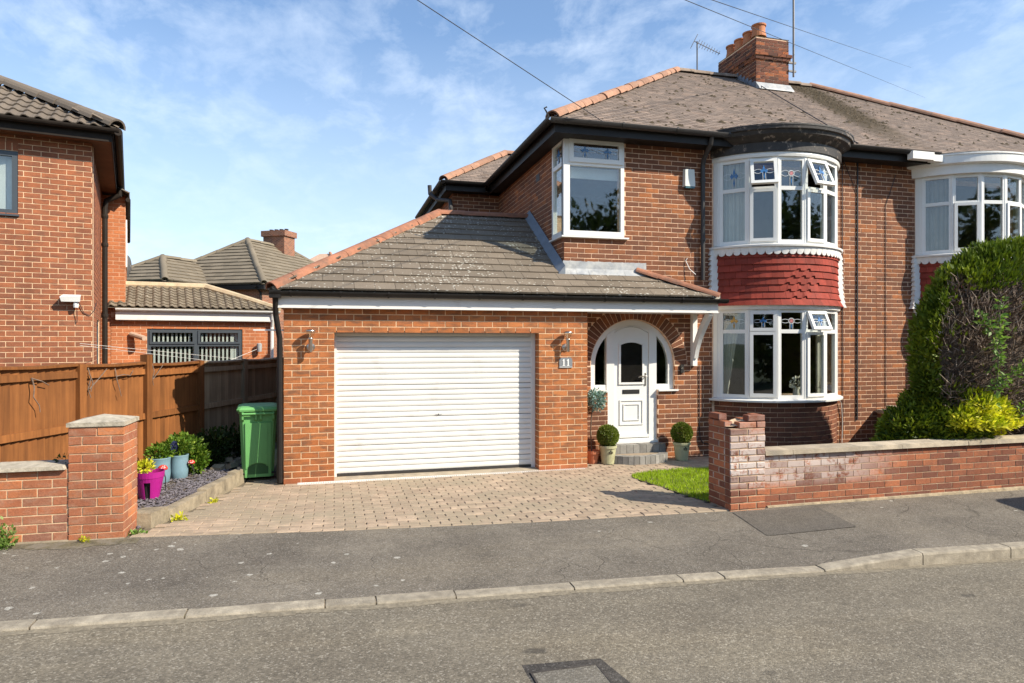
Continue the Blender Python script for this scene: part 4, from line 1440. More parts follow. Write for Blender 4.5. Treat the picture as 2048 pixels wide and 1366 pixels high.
def bay_window(part, cx, z0, z1, zt, spec, mat_sill):
    """Six-light bow. spec per light: (top, bottom, motif); f fixed, c casement, o tilted open."""
    A = [-57.5, -38.3, -19.2, 0, 19.2, 38.3, 57.5]
    fr = MB()
    for i in range(6):
        T, L = bay_ft(cx, BR, A[i], A[i + 1])
        e, dp = 0.052, 0.06
        fr.box(0, L, 0, dp, z0, z0 + 0.06, T=T)
        fr.box(0, L, 0, dp, z1 - 0.055, z1, T=T)
        fr.box(0, e, 0, dp, z0 + 0.06, z1 - 0.055, T=T)
        fr.box(L - e, L, 0, dp, z0 + 0.06, z1 - 0.055, T=T)
        fr.box(e, L - e, 0.002, dp, zt - 0.03, zt + 0.03, T=T)
        top, bot, mo = spec[i]
        TI = lambda s, d, z, T=T: T(s, d, z)
        if top == 'f':
            mb = MB()
            mb.box(e, L - e, 0.022, 0.026, zt + 0.03, z1 - 0.055, T=T)
            mb.build('pane', MAT['glass'], part)
            if mo: motif(part, lambda s, d, z, T=T: T(s, d, z), e, L - e, zt + 0.03, z1 - 0.055, mo)
        else:
            sash(part, T, e - 0.028, L - e + 0.028, zt + 0.005, z1 - 0.03, tilt=R(24) if top == 'o' else 0, kind=mo)
        if bot == 'f':
            mb = MB()
            mb.box(e, L - e, 0.022, 0.026, z0 + 0.06, zt - 0.03, T=T)
            mb.build('pane', MAT['glass'], part)
        else:
            sash(part, T, e - 0.028, L - e + 0.028, z0 + 0.035, zt - 0.005)
    for i, a in enumerate(A):
        p0 = (cx + (BR - 0.035) * math.sin(R(a)), BCY - (BR - 0.035) * math.cos(R(a)))
        fr.lathe([(0.040, z0), (0.040, z1)], (p0[0], p0[1], 0), 10)
    for sg in (-1, 1):
        T, L = bay_ft(cx, BR, *((-62.5, -57.5) if sg < 0 else (57.5, 62.5)))
        fr.box(0, L, -0.004, 0.07, z0, z1, T=T)
        fr.box(0.02, L - 0.03, -0.016, -0.004, z0, z1, T=T)
    fr.build('window_frame', MAT['upvc'], part)
    mb = MB()
    prof = [(BR - 0.1, z0 - 0.045), (BR + 0.075, z0 - 0.05), (BR + 0.08, z0 - 0.022), (BR - 0.0, z0 - 0.002), (BR - 0.1, z0 - 0.002)]
    mb.sweep(prof, arc_pts(cx, -64, 64, 30))
    mb.build('window_sill', mat_sill, part)


def red_tiles(part, cx, zb, zt, motif_on=True):
    rows = 8
    g = (zt - zb) / rows
    RR = lambda z: BR - 0.02 + 0.075 * max(0, (zb + 0.32 - z) / 0.32) ** 2
    w = 0.178
    for r in range(rows):
        z0, z1 = zb + r * g, zb + (r + 1) * g + 0.03
        r0, r1 = RR(z0) + 0.034, RR(z1)
        na = int(round(R(124) * r0 / w))
        da = 124 / na
        a = -62 - (da / 2 if r % 2 else 0)
        while a < 62 - 0.5:
            a0, a1 = max(a, -62), min(a + da, 62)
            a += da
            if a1 - a0 < 1: continue
            mid = (a0 + a1) / 2
            k = abs(r - 3)
            shaped = motif_on and k <= 2 and abs(mid + 5) < 15 - 3.7 * k
            mb = MB()
            jr = rng.uniform(-0.002, 0.003)
            n = 2
            def P(aa, rr, z): return (cx + rr * math.sin(R(aa)), BCY - rr * math.cos(R(aa)), z)
            e = 0.06
            a0e, a1e = a0 + e, a1 - e
            if not shaped:
                for i in range(n):
                    b0, b1 = a0e + (a1e - a0e) * i / n, a0e + (a1e - a0e) * (i + 1) / n
                    mb.hexa([P(b0, r0 + jr, z0), P(b1, r0 + jr, z0), P(b1, r0 - 0.012, z0), P(b0, r0 - 0.012, z0), P(b0, r1 + 0.008, z1), P(b1, r1 + 0.008, z1), P(b1, r1 - 0.008, z1), P(b0, r1 - 0.008, z1)])
            else:
                m_ = a0e + (a1e - a0e) * 0.5
                cols = [(a0e, a0e + (a1e - a0e) * 0.45, 0.0, 0.0), (a0e + (a1e - a0e) * 0.45, a0e + (a1e - a0e) * 0.75, 0.0, 0.034), (a0e + (a1e - a0e) * 0.75, a1e, 0.034, 0.034)]
                for b0, b1, l0, l1 in cols:
                    ro = r0 + 0.001 + jr
                    mb.hexa([P(b0, ro, z0 + l0), P(b1, ro, z0 + l1), P(b1, ro - 0.014, z0 + l1), P(b0, ro - 0.014, z0 + l0), P(b0, r1 + 0.008, z1), P(b1, r1 + 0.008, z1), P(b1, r1 - 0.008, z1), P(b0, r1 - 0.008, z1)])
            mb.build('hanging_tile', MAT['red_tile'], part)


def scallops(part, cx, zt, mat):
    """Scalloped apron board under the upper sill."""
    a, n = -63.0, 25
    da = 126.0 / n
    mb = MB()
    r0, r1 = BR + 0.012, BR + 0.036
    for i in range(n):
        for k in range(8):
            b0, b1 = a + da * (i + k / 8), a + da * (i + (k + 1) / 8)
            def zlow(f): return zt - 0.07 - 0.055 * math.sqrt(max(0, 1 - (2 * f - 1) ** 2))
            l0, l1 = zlow(k / 8), zlow((k + 1) / 8)
            P = lambda aa, rr, z: (cx + rr * math.sin(R(aa)), BCY - rr * math.cos(R(aa)), z)
            mb.hexa([P(b0, r1, l0), P(b1, r1, l1), P(b1, r0, l1), P(b0, r0, l0), P(b0, r1 + 0.012, zt), P(b1, r1 + 0.012, zt), P(b1, r0, zt), P(b0, r0, zt)])
    mb.build('scalloped_apron', mat, part)


def cheek(part, x_in, x_out, z0, z1, mat):
    """White sawtooth board where the tile hanging meets the wall."""
    T = lambda s, d, z: (s, WY - 0.02 + d, z)
    sg = 1 if x_out > x_in else -1
    n = 11
    mb = MB()
    h = (z1 - z0) / n
    for i in range(n):
        za, zb = z0 + h * i, z0 + h * (i + 1)
        fl = 0.05 * max(0, 1 - i / 4) ** 2
        q = [(x_in, za), (x_out + sg * fl, za), (x_out - sg * 0.035 + sg * fl * 0.7, zb), (x_in, zb)]
        if sg < 0: q = q[::-1]
        mb.prism(q, -0.03 - 0.03 * (z1 - za) / (z1 - z0), 0.016, T)
    mb.build('cheek_board', mat, part)


def cornice(part, cx, z0, z1, mats, style):
    mb = MB()
    H = z1 - z0
    if style == 'dark':
        prof = [(BR - 0.1, z0), (BR + 0.05, z0), (BR + 0.055, z0 + 0.14), (BR + 0.085, z0 + 0.16), (BR + 0.13, z0 + 0.20), (BR + 0.185, z0 + 0.235), (BR + 0.20, z0 + 0.29), (BR + 0.235, z0 + 0.30), (BR + 0.24, z0 + 0.345), (BR + 0.18, z0 + 0.36), (BR - 0.3, z1 + 0.04)]
        mb.sweep(prof, arc_pts(cx, -66, 66, 40))
        mb.build('cornice', mats[0], part)
        mb = MB()
        mb.sweep([(BR + 0.236, z0 + 0.346), (BR + 0.246, z0 + 0.346), (BR + 0.246, z0 + 0.372), (BR + 0.1, z0 + 0.39)], arc_pts(cx, -66, 66, 40))
        mb.build('cornice_edge', mats[1], part)
    else:
        prof = [(BR - 0.1, z0), (BR + 0.075, z0), (BR + 0.08, z0 + 0.15), (BR + 0.17, z0 + 0.165), (BR + 0.175, z0 + 0.29), (BR + 0.19, z0 + 0.30), (BR + 0.19, z0 + 0.325), (BR - 0.3, z1 + 0.03)]
        mb.sweep(prof, arc_pts(cx, -66, 66, 40))
        mb.build('cornice', mats[0], part)
    # flat cap closing the top of the bay
    mb = MB()
    P = [(cx + (BR + 0.05) * math.sin(R(a)), BCY - (BR + 0.05) * math.cos(R(a)), z1 + 0.035) for a in range(-64, 65, 8)]
    mb.poly(P)
    mb.build('bay_roof', MAT['lead'], part)


def bay(root, cx, dark):
    part = bpy.data.objects.new('bay', None)
    COL.objects.link(part)
    part.parent = root
    XF[part] = XF[root]
    # curved cores
    for za, zb in ((-0.05, 0.905), (2.36, 3.36)):
        mb = MB()
        mb.sweep([(BR - 0.12, za), (BR - 0.022, za), (BR - 0.022, zb), (BR - 0.12, zb)], arc_pts(cx, -63, 63, 32))
        mb.build('bay_core', MAT['mortar_main'], part)
    for z in (0.90, 2.40, 3.33, 4.80):
        mb = MB()
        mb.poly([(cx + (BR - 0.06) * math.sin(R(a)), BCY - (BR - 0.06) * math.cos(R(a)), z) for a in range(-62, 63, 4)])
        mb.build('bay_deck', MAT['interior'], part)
    # base brickwork
    it = []
    na = 13
    RB = BR - 0.015
    for r in range(12):
        za = -0.02 + r * OC
        da = 126.0 / na
        a = -63 - (da / 2 if r % 2 else 0)
        while a < 63:
            a0, a1 = max(a, -63), min(a + da, 63)
            a += da
            if a1 - a0 < 1.5: continue
            for b0, b1 in ((a0, (a0 + a1) / 2), ((a0 + a1) / 2, a1)) if (a1 - a0) > 20 else ((a0, a1),):
                m = R((b0 + b1) / 2)
                w = round((2 * RB * math.sin(R(b1 - b0) / 2) - 0.009) / 0.005) * 0.005
                o = (cx + RB * math.cos(R(b1 - b0) / 2) * math.sin(m), BCY - RB * math.cos(R(b1 - b0) / 2) * math.cos(m), za + OC / 2)
                # facing tangent
                d = (math.cos(m), math.sin(m), 0)
                nn = (-math.sin(m), math.cos(m), 0)
                o = (o[0] + math.sin(m) * 0.004, o[1] - math.cos(m) * 0.004, o[2])
                it.append(((round(w, 3), round(OC - 0.009, 3), rng.randrange(3)), frame(o, d, nn, (0, 0, 1))))
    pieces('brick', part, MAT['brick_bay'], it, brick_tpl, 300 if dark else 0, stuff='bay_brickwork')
    # windows
    up = [('f', 'f', 'blue'), ('o', 'c', 'blue'), ('f', 'f', 'rose'), ('o', 'c', 'blue'), ('f', 'f', None), ('f', 'f', None)]
    lo = [('f', 'f', 'amber'), ('c', 'c', 'blue'), ('f', 'f', 'rose'), ('o', 'c', 'blue'), ('f', 'f', None), ('f', 'f', None)]
    if not dark:
        up = [('f', 'f', None), ('f', 'c', None), ('f', 'f', None), ('f', 'c', None), ('f', 'f', None), ('f', 'f', None)]
        lo = up
    bay_window(part, cx, 0.955, 2.37, 2.02, lo, MAT['upvc'])
    bay_window(part, cx, 3.40, 4.76, 4.27, up, MAT['white_paint'])
    mb = MB()
    mb.sweep([(BR - 0.05, 2.37), (BR + 0.03, 2.37), (BR + 0.05, 2.44), (BR - 0.05, 2.45)], arc_pts(cx, -63, 63, 30))
    mb.build('tile_fillet', MAT['white_paint'], part)
    red_tiles(part, cx, 2.43, 3.30, dark)
    scallops(part, cx, 3.35, MAT['flaky'])
    cheek(part, cx - 1.14, cx - 1.29, 2.44, 3.34, MAT['flaky'])
    cheek(part, cx + 1.14, cx + 1.29, 2.44, 3.34, MAT['flaky'])
    if dark:
        mb = MB()
        mb.sweep([(BR - 0.05, 4.761), (BR + 0.02, 4.761), (BR + 0.03, 4.80), (BR + 0.02, 4.835), (BR - 0.05, 4.835)], arc_pts(cx, -64, 64, 34))
        mb.build('head_band', MAT['upvc'], part)
        cornice(part, cx, 4.836, 5.19, (MAT['bitumen'], MAT['bitumen']), 'dark')
    else:
        cornice(part, cx, 4.762, 5.10, (MAT['white_paint'],), 'white')
    return part


# --- walls with openings
def house_front(root, x0, x1, bcx, holes, arch=None):
    mb = MB()
    P0 = (x0, WY)
    bh = [(bcx - 1.17 - x0, bcx + 1.17 - x0, 0.96, 2.38), (bcx - 1.17 - x0, bcx + 1.17 - x0, 3.38, 4.78)]
    P0 = (x0 + 0.006, WY)
    slab(mb, P0, (1, 0), x1 - x0 - 0.012, -0.1, 5.2, 0.26, [(a - 0.006, b - 0.006, c, d_) for a, b, c, d_ in list(holes) + bh])
    P0 = (x0, WY)
    if arch:
        T = plane_T(P0, (1, 0))
        c = DCX - x0
        n = 24
        arc = [(c - DR * math.cos(PI * i / n), ARC_Z + DR * math.sin(PI * i / n)) for i in range(n + 1)]
        top = ARC_Z + DR + 0.003
        for (s0, z0), (s1, z1) in zip(arc, arc[1:]):
            mb.poly([T(s0, 0.0034, z0), T(s1, 0.0034, z1), T(s1, 0.0034, top), T(s0, 0.0034, top)])
            mb.poly([T(s0, 0.0034, z0), T(s0, 0.26, z0), T(s1, 0.26, z1), T(s1, 0.0034, z1)])
    mb.build('front_wall', MAT['mortar_main'], root)


front_holes = [(CW0 - HX, CW1 - HX, CWZ0, CWZ1), (DCX - DR - HX, DCX + DR - HX, 1.09, ARC_Z + DR + 0.003), (4.128 - HX, 4.985 - HX, 0.26, 1.09)]
house_front(house, HX, MX, BCX, front_holes, True)
house_front(neigh, MX + 0.001, NX1, 2 * MX - BCX, [])
mb = MB()
slab(mb, (HX, 17.5), (0, -1), 17.5 - WY - 0.02, -0.1, 5.2, 0.26, [(17.5 - WY - 0.55, 17.5 - WY, CWZ0, CWZ1)])
mb.build('side_wall', MAT['mortar_main'], house)
mb = MB()
mb.box(HX + 0.3, MX - 0.02, 13.6, 13.7, 0.0, 5.0)
mb.box(HX + 0.262, MX - 0.02, WY + 0.262, 13.6, 0.10, 0.2)
mb.box(HX + 0.262, MX - 0.02, WY + 0.262, 13.6, 2.55, 2.8)
mb.box(HX + 0.262, MX - 0.02, WY + 0.262, 13.6, 5.02, 5.1)
mb.box(5.6, 5.7, WY + 0.265, 13.6, 0.2, 5.0)
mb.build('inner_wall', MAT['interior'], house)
mb = MB()
mb.box(MX + 0.02, NX1 - 0.3, 13.6, 13.7, 0.0, 5.0)
mb.box(MX + 0.02, NX1 - 0.3, WY + 0.262, 13.6, 2.55, 2.8)
mb.box(MX + 0.02, NX1 - 0.3, WY + 0.262, 13.6, 5.02, 5.1)
mb.box(MX - 0.018, MX + 0.018, WY + 0.265, 13.6, 0.0, 5.1)
mb.build('inner_wall', MAT['interior'], neigh)
mb = MB()
slab(mb, (NX1, WY + .006), (0, 1), 8, -0.1, 5.2, 0.26)
mb.build('side_wall', MAT['mortar_main'], neigh)


def arch_clip(za, zb):
    """Keep brick courses clear of the arch ring round the door."""
    zm = (za + zb) / 2
    ro = DR + 0.225
    c = DCX - HX
    if zm > ARC_Z - 0.02 and zm < ARC_Z + ro:
        h = math.sqrt(ro * ro - max(0, zm - ARC_Z) ** 2)
        return [(c - h, c + h)]
    return []


gar_top = EZ + (WY - EY) * tanr


def hid(p):
    """Behind the garage or below its roof, or behind the garden wall."""
    x, y, z = p
    if x < 3.66 and z < 3.0: return True
    if y > WY - 0.05 and x < PHX + 0.1 and 2.32 < z < gar_top + 0.1: return True
    if x > BX1 + 0.6 and z < 0.45: return True
    return False


bhole = [(BX0 - 0.03 - HX, BX1 + 0.03 - HX, -1, 5.3)]
rows = int(5.25 / OC)
fh = [(CW0 - HX, CW1 - HX, CWZ0, CWZ1), (DCX - DR - HX - 0.0, DCX + DR - HX, 1.09, ARC_Z), (4.128 - HX, 4.985 - HX, 0.26, 1.09)]
it = brick_rows((HX, WY), (1, 0), MX - HX, -0.05, rows, OC, 0.228, fh + bhole, arch_clip, joint=0.0105)
# header bricks on edge round the arch
nv = 34
ring_ = []
def arch_tpl(w, h, var):
    v, f = brick_tpl(w, h, var)
    return [(x, y, z * (1 + 0.24 * x / w)) for x, y, z in v], f
for i in range(nv):
    a = PI * (i + 0.5) / nv
    rr = DR + 0.112
    o = (DCX - rr * math.cos(a), WY - 0.001, ARC_Z + rr * math.sin(a))
    x = Vector((-math.cos(a), 0, math.sin(a)))
    ring_.append(((0.208, 0.068, rng.randrange(3)), frame(o, x, (0, 1, 0), x.cross(Vector((0, 1, 0))))))
pieces('brick', house, MAT['brick_main'], it, brick_tpl, 300, stuff='front_brickwork', hidden=hid)
pieces('arch_brick', house, MAT['brick_main'], ring_, arch_tpl, 60)
it = brick_rows((HX, 17.5), (0, -1), 17.5 - WY - 0.034, 2.4, int(2.75 / OC), OC, 0.228, [(17.5 - WY - 0.55, 17.5 - WY, CWZ0, CWZ1)], joint=0.0085)
pieces('brick', house, MAT['brick_main'], it, brick_tpl, 0, stuff='side_brickwork')
ncx = 2 * MX - BCX
nhole = [(ncx - 1.2 - MX, ncx + 1.2 - MX, -1, 5.3)]
it = brick_rows((MX, WY), (1, 0), NX1 - MX, -0.05, rows, OC, 0.228, nhole, joint=0.0105)
pieces('brick', neigh, MAT['brick_main'], it, brick_tpl, 300, stuff='front_brickwork', hidden=hid)

bay_m = bay(house, BCX, True)
bay_n = bay(neigh, ncx, False)

# --- corner window of the small bedroom
cw = bpy.data.objects.new('corner_window', None)
COL.objects.link(cw)
cw.parent = house
XF[cw] = XF[house]
TF = plane_T((HX - 0.01, WY - 0.015), (1, 0))
LW = CW1 - HX + 0.01
zt = 4.60
mb = MB()
e, dp = 0.06, 0.07
mb.box(0, 0.10, 0, 0.10, CWZ0, CWZ1, T=TF)
mb.box(LW - e, LW - .003, 0, dp, CWZ0, CWZ1, T=TF)
mb.box(0.10, LW - e, 0, dp, CWZ0, CWZ0 + 0.075, T=TF)
mb.box(0.10, LW - e, 0, dp, CWZ1 - 0.06, CWZ1, T=TF)
mb.box(0.10, LW - e, 0.003, dp, zt - 0.035, zt + 0.03, T=TF)
TS = plane_T((HX - 0.012, WY + 0.55), (0, -1))
LS = 0.55 - 0.087
mb.box(0.0, e, 0, dp, CWZ0, CWZ1, T=TS)
mb.box(e, LS, 0, dp, CWZ0, CWZ0 + 0.075, T=TS)
mb.box(e, LS, 0, dp, CWZ1 - 0.06, CWZ1, T=TS)
mb.box(e, LS, 0.003, dp, zt - 0.035, zt + 0.03, T=TS)
mb.box(LS, LS + 0.05, 0.002, 0.09, CWZ0, CWZ1, T=TS)
mb.build('window_frame', MAT['upvc'], cw)
sash(cw, TF, 0.085, LW - 0.03, zt + 0.012, CWZ1 - 0.025, d=-0.022, w=0.07)
Tm = lambda s, d, z: TF(s, d - 0.022, z)
wm = (LW - 0.1 - 0.155) / 2
for k in range(2):
    motif(cw, Tm, 0.155 + wm * k, 0.155 + wm * (k + 1), zt + 0.085, CWZ1 - 0.095, 'blue')
mb = MB()
mb.box(0.10, LW - e, 0.03, 0.034, CWZ0 + 0.075, zt - 0.035, T=TF)
mb.build('pane', MAT['glass'], cw)
mb = MB()
mb.box(e, LS, 0.03, 0.034, CWZ0 + 0.075, zt - 0.035, T=TS)
mb.build('pane', MAT['glass'], cw)
mb = MB()
mb.box(e, LS, 0.03, 0.034, zt + 0.03, CWZ1 - 0.06, T=TS)
mb.build('pane', MAT['glass'], cw)
motif(cw, lambda s, d, z: TS(s, d + 0.01, z), e, LS, zt + 0.03, CWZ1 - 0.06, 'blue')
mb = MB()
mb.hexa([(HX - 0.055, WY - 0.06, CWZ0 - 0.035), (CW1 + 0.06, WY - 0.06, CWZ0 - 0.035), (CW1 + 0.06, WY + 0.05, CWZ0 - 0.035), (HX - 0.055, WY + 0.05, CWZ0 - 0.035),
         (HX - 0.055, WY - 0.06, CWZ0 - 0.012), (CW1 + 0.06, WY - 0.06, CWZ0 - 0.012), (CW1 + 0.06, WY + 0.05, CWZ0 - 0.002), (HX - 0.055, WY + 0.05, CWZ0 - 0.002)])
mb.hexa([(HX - 0.055, WY + 0.052, CWZ0 - 0.035), (HX + 0.05, WY + 0.052, CWZ0 - 0.035), (HX + 0.05, WY + 0.58, CWZ0 - 0.035), (HX - 0.055, WY + 0.58, CWZ0 - 0.035),
         (HX - 0.055, WY + 0.052, CWZ0 - 0.012), (HX + 0.05, WY + 0.052, CWZ0 - 0.002), (HX + 0.05, WY + 0.58, CWZ0 - 0.002), (HX - 0.055, WY + 0.58, CWZ0 - 0.012)])
mb.build('window_sill', MAT['upvc'], cw)
mb = MB()
mb.box(HX + 0.15, CW1 - 0.05, WY + 0.12, WY + 0.14, zt - 0.20, zt - 0.03)
mb.build('roller_blind', MAT['blind'], cw)

# --- curtains
def curtain(part, p0, p1, z0, z1, mat, amp=0.03, waves=6, gather=None):
    mb = MB()
    n = waves * 8
    d = Vector((p1[0] - p0[0], p1[1] - p0[1], 0))
    L = d.length
    d.normalize()
    nn = Vector((-d.y, d.x, 0))
    nz = 12
    for j in range(nz + 1):
        f = j / nz
        z = z0 + (z1 - z0) * f
        k = 1.0
        if gather: k = gather(f)
        for i in range(n + 1):
            s = L * i / n
            q = Vector((p0[0], p0[1], 0)) + d * s * k + nn * (amp * math.sin(2 * PI * waves * i / n + 0.5 * math.sin(i * 0.7)) + 0.4 * amp * math.sin(i * 1.3))
            mb.v.append((q.x, q.y, z))
    for j in range(nz):
        for i in range(n):
            a = j * (n + 1) + i
            mb.f.append((a, a + 1, a + n + 2, a + n + 1))
    return mb.build('curtain', mat, part, smooth=True)


def bp(cx, a, r): return (cx + r * math.sin(R(a)), BCY - r * math.cos(R(a)))


curtain(bay_m, bp(BCX, -58, 1.2), bp(BCX, -37, 1.2), 3.4, 4.76, MAT['curtain'], 0.025, 7)
curtain(bay_m, bp(BCX, 42, 1.15), bp(BCX, 58, 1.15), 3.4, 4.76, MAT['curtain'], 0.025, 5)
curtain(bay_m, bp(BCX, -58, 1.18), bp(BCX, -44, 1.18), 0.98, 2.36, MAT['curtain'], 0.02, 5, lambda f: 0.25 + 0.75 * min(1, f * 1.05) ** 1.1)
curtain(bay_m, bp(BCX, 24, 1.14), bp(BCX, 42, 1.14), 0.98, 2.36, MAT['curtain'], 0.02, 5, lambda f: 0.45 + 0.55 * f)
curtain(bay_n, bp(ncx, -58, 1.2), bp(ncx, -37, 1.2), 3.4, 4.76, MAT['curtain_grey'], 0.03, 6)

# --- arched front door
dr = bpy.data.objects.new('front_door', None)
COL.objects.link(dr)
dr.parent = house
XF[dr] = XF[house]
TD = lambda s, d, z: (DCX + s, WY + 0.055 + d, z)
sx0, sx1 = 4.128 - DCX, 4.985 - DCX           # outer faces of the door posts
def ring(mb, ro, ri, a0, a1, d0, d1, n=28, c=0.0, zc=ARC_Z):
    for i in range(n):
        t0, t1 = a0 + (a1 - a0) * i / n, a0 + (a1 - a0) * (i + 1) / n
        q = [(c + r * math.cos(t), zc + r * math.sin(t)) for r, t in ((ri, t0), (ro, t0), (ro, t1), (ri, t1))]
        mb.hexa([TD(q[0][0], d0, q[0][1]), TD(q[1][0], d0, q[1][1]), TD(q[1][0], d1, q[1][1]), TD(q[0][0], d1, q[0][1]), TD(q[3][0], d0, q[3][1]), TD(q[2][0], d0, q[2][1]), TD(q[2][0], d1, q[2][1]), TD(q[3][0], d1, q[3][1])])
mb = MB()
R0 = DR - 0.004
ring(mb, R0, R0 - 0.085, 0, PI, 0.0, 0.08)
mb.box(-R0, -R0 + 0.085, 0, 0.08, 1.10, ARC_Z, T=TD)
mb.box(R0 - 0.085, R0, 0, 0.08, 1.10, ARC_Z, T=TD)
mb.box(-R0 + 0.085, sx0, 0, 0.08, 1.10, 1.18, T=TD)
mb.box(sx1, R0 - 0.085, 0, 0.08, 1.10, 1.18, T=TD)
ztop = lambda s: ARC_Z + math.sqrt(max(0, (R0 - 0.08) ** 2 - s * s))
w = 0.13
for a, b in ((sx0, sx0 + w), (sx1 - w, sx1)):
    mb.prism([(a, 0.30), (b, 0.30), (b, ztop(b)), ((a + b) / 2, ztop((a + b) / 2)), (a, ztop(a))], -0.012, 0.09, TD)
mb.build('door_frame', MAT['upvc'], dr)
mb = MB()
for sg in (-1, 1):
    a, b = (sx1 - 0.005, R0 - 0.08) if sg > 0 else (-R0 + 0.08, sx0 + 0.005)
    pts_ = [(a, 1.175), (b, 1.175)]
    n = 10
    pts_ += [(b + (a - b) * i / n, max(1.18, ztop(b + (a - b) * i / n))) for i in range(n + 1)]
    mb.prism(pts_, 0.03, 0.034, TD)
mb.build('side_light', MAT['glass'], dr)
mb = MB()
mb.box(-R0 - 0.03, sx0 - 0.002, -0.10, 0.0, 1.072, 1.098, T=TD)
mb.box(sx1 + 0.002, R0 + 0.05, -0.10, 0.0, 1.072, 1.098, T=TD)
mb.build('side_sill', MAT['upvc'], dr)
# the leaf
la, lb = sx0 + w + 0.004, sx1 - w - 0.004
lc = (la + lb) / 2
lw = (lb - la) / 2
def head(s, zbase, rise, half): return zbase + rise * (1 - ((s - lc) / half) ** 2)
zl0, zl1 = 0.335, 1.99
n = 12
mb = MB()
poly = [(la, zl0), (lb, zl0)] + [(lb + (la - lb) * i / n, head(lb + (la - lb) * i / n, zl1, 0.10, lw)) for i in range(n + 1)]
gz0, gz1, gw = 1.215, 1.80, 0.185
mb.prism(poly, 0.012, 0.06, TD)
mb.build('door_leaf', MAT['upvc'], dr)
# frame head above leaf (fills between the posts)
mb = MB()
for i in range(n):
    s0, s1 = la - 0.01 + (lb - la + 0.02) * i / n, la - 0.01 + (lb - la + 0.02) * (i + 1) / n
    h0, h1 = head(min(max(s0, la), lb), zl1, 0.10, lw) + 0.006, head(min(max(s1, la), lb), zl1, 0.10, lw) + 0.006
    mb.prism([(s0, h0), (s1, h1), (s1, ztop(s1)), (s0, ztop(s0))], 0.0, 0.05, TD)
mb.build('frame_head', MAT['upvc'], dr)
mb = MB()
poly = [(lc - gw, gz0), (lc + gw, gz0)] + [(lc + gw - 2 * gw * i / n, head(lc + gw - 2 * gw * i / n, gz1, 0.045, gw)) for i in range(n + 1)]
mb.prism(poly, 0.006, 0.011, TD)
MAT['door_glass'] = plain('dark_door_glass', (0.012, 0.011, 0.010), 0.06, spec=0.6, var=0.2)
mb.build('door_glass', MAT['door_glass'], dr)
def moulding(mb, s0, s1, z0, z1, w, d0, d1, arch=0.0):
    m = 10
    mb.box(s0 - w, s1 + w, d0, d1, z0 - w, z0, T=TD)
    mb.box(s0 - w, s0, d0, d1, z0, z1, T=TD)
    mb.box(s1, s1 + w, d0, d1, z0, z1, T=TD)
    for i in range(m):
        a, b = s0 - w + (s1 - s0 + 2 * w) * i / m, s0 - w + (s1 - s0 + 2 * w) * (i + 1) / m
        ha = z1 + arch * (1 - ((a - lc) / (s1 - lc + w)) ** 2)
        hb = z1 + arch * (1 - ((b - lc) / (s1 - lc + w)) ** 2)
        mb.prism([(a, ha), (b, hb), (b, hb + w), (a, ha + w)], d0, d1, TD)
mb = MB()
moulding(mb, lc - gw, lc + gw, gz0, gz1, 0.032, -0.008, 0.0115, 0.045)
mb.build('glazing_bead', MAT['upvc'], dr)
mb = MB()
moulding(mb, lc - 0.185, lc + 0.185, 0.56, 0.92, 0.018, -0.001, 0.0115)
moulding(mb, lc - 0.125, lc + 0.125, 0.625, 0.86, 0.014, -0.001, 0.0115)
mb.build('panel_moulding', MAT['upvc'], dr)
mb = MB()
mb.box(lc - 0.15, lc + 0.14, 0.004, 0.0115, 1.035, 1.10, T=TD)
mb.box(lc - 0.13, lc + 0.12, 0.0, 0.004, 1.045, 1.09, T=TD)
mb.build('letterbox', MAT['dark'], dr)
mb = MB()
hx = lb - 0.055
mb.box(hx - 0.014, hx + 0.014, 0.0, 0.0115, 1.16, 1.36, T=TD)
mb.tube([TD(hx, 0.0, 1.31), TD(hx, -0.045, 1.31), TD(hx - 0.03, -0.05, 1.31), TD(hx - 0.12, -0.05, 1.305), TD(hx - 0.14, -0.045, 1.29)], 0.009, 8)
mb.build('handle', MAT['steel'], dr)
mb = MB()
mb.box(sx0 - 0.0, sx1 + 0.0, -0.06, 0.08, 0.262, 0.298, T=TD)
mb.box(la - 0.003, lb + 0.003, -0.008, 0.07, 0.2985, 0.333, T=TD)
mb.box(la + 0.005, lb - 0.005, -0.02, 0.0115, 0.345, 0.39, T=TD)
mb.build('threshold', MAT['upvc'], dr)

# grey block threshold and half-round step
t_ = thing('door_step', 'grey half round block step with upright block threshold at the arched door', 'step', (DCX, 9.4, 0))
for i in range(9):
    a, b = 4.06 + 0.111 * i, 4.06 + 0.111 * (i + 1) - 0.006
    mb = MB()
    mb.box(a, b, WY - 0.13, WY + 0.02, 0.0, 0.258 + rng.uniform(-.003, .003))
    mb.build('block', MAT['block_grey'], t_)
sc_x, sr = 4.53, 0.52
n = 18
for i in range(n):
    a, b = PI + PI * i / n + 0.008, PI + PI * (i + 1) / n - 0.008
    mb = MB()
    q = [(sc_x + sr * math.cos(a), 9.50 + 0.52 * sr * 1.25 * math.sin(a)), (sc_x + sr * math.cos(b), 9.50 + 0.52 * sr * 1.25 * math.sin(b)), (sc_x + sr * 0.72 * math.cos(b), 9.50 + 0.52 * sr * 0.85 * math.sin(b)), (sc_x + sr * 0.72 * math.cos(a), 9.50 + 0.52 * sr * 0.85 * math.sin(a))]
    zt_ = 0.135 + rng.uniform(-.003, .003)
    mb.hexa([(x, y, -0.02) for x, y in q] + [(x, y, zt_) for x, y in q])
    mb.build('block', MAT['block_grey'], t_)
mb = MB()
pts_ = [(sc_x + sr * 0.715 * math.cos(PI + PI * i / 20), 9.50 + 0.52 * sr * 0.84 * math.sin(PI + PI * i / 20)) for i in range(21)]
T = lambda s, d, z: (s, z, d)
mb.prism(pts_, 0.0, 0.128, lambda s, d, z: (s, z, d))
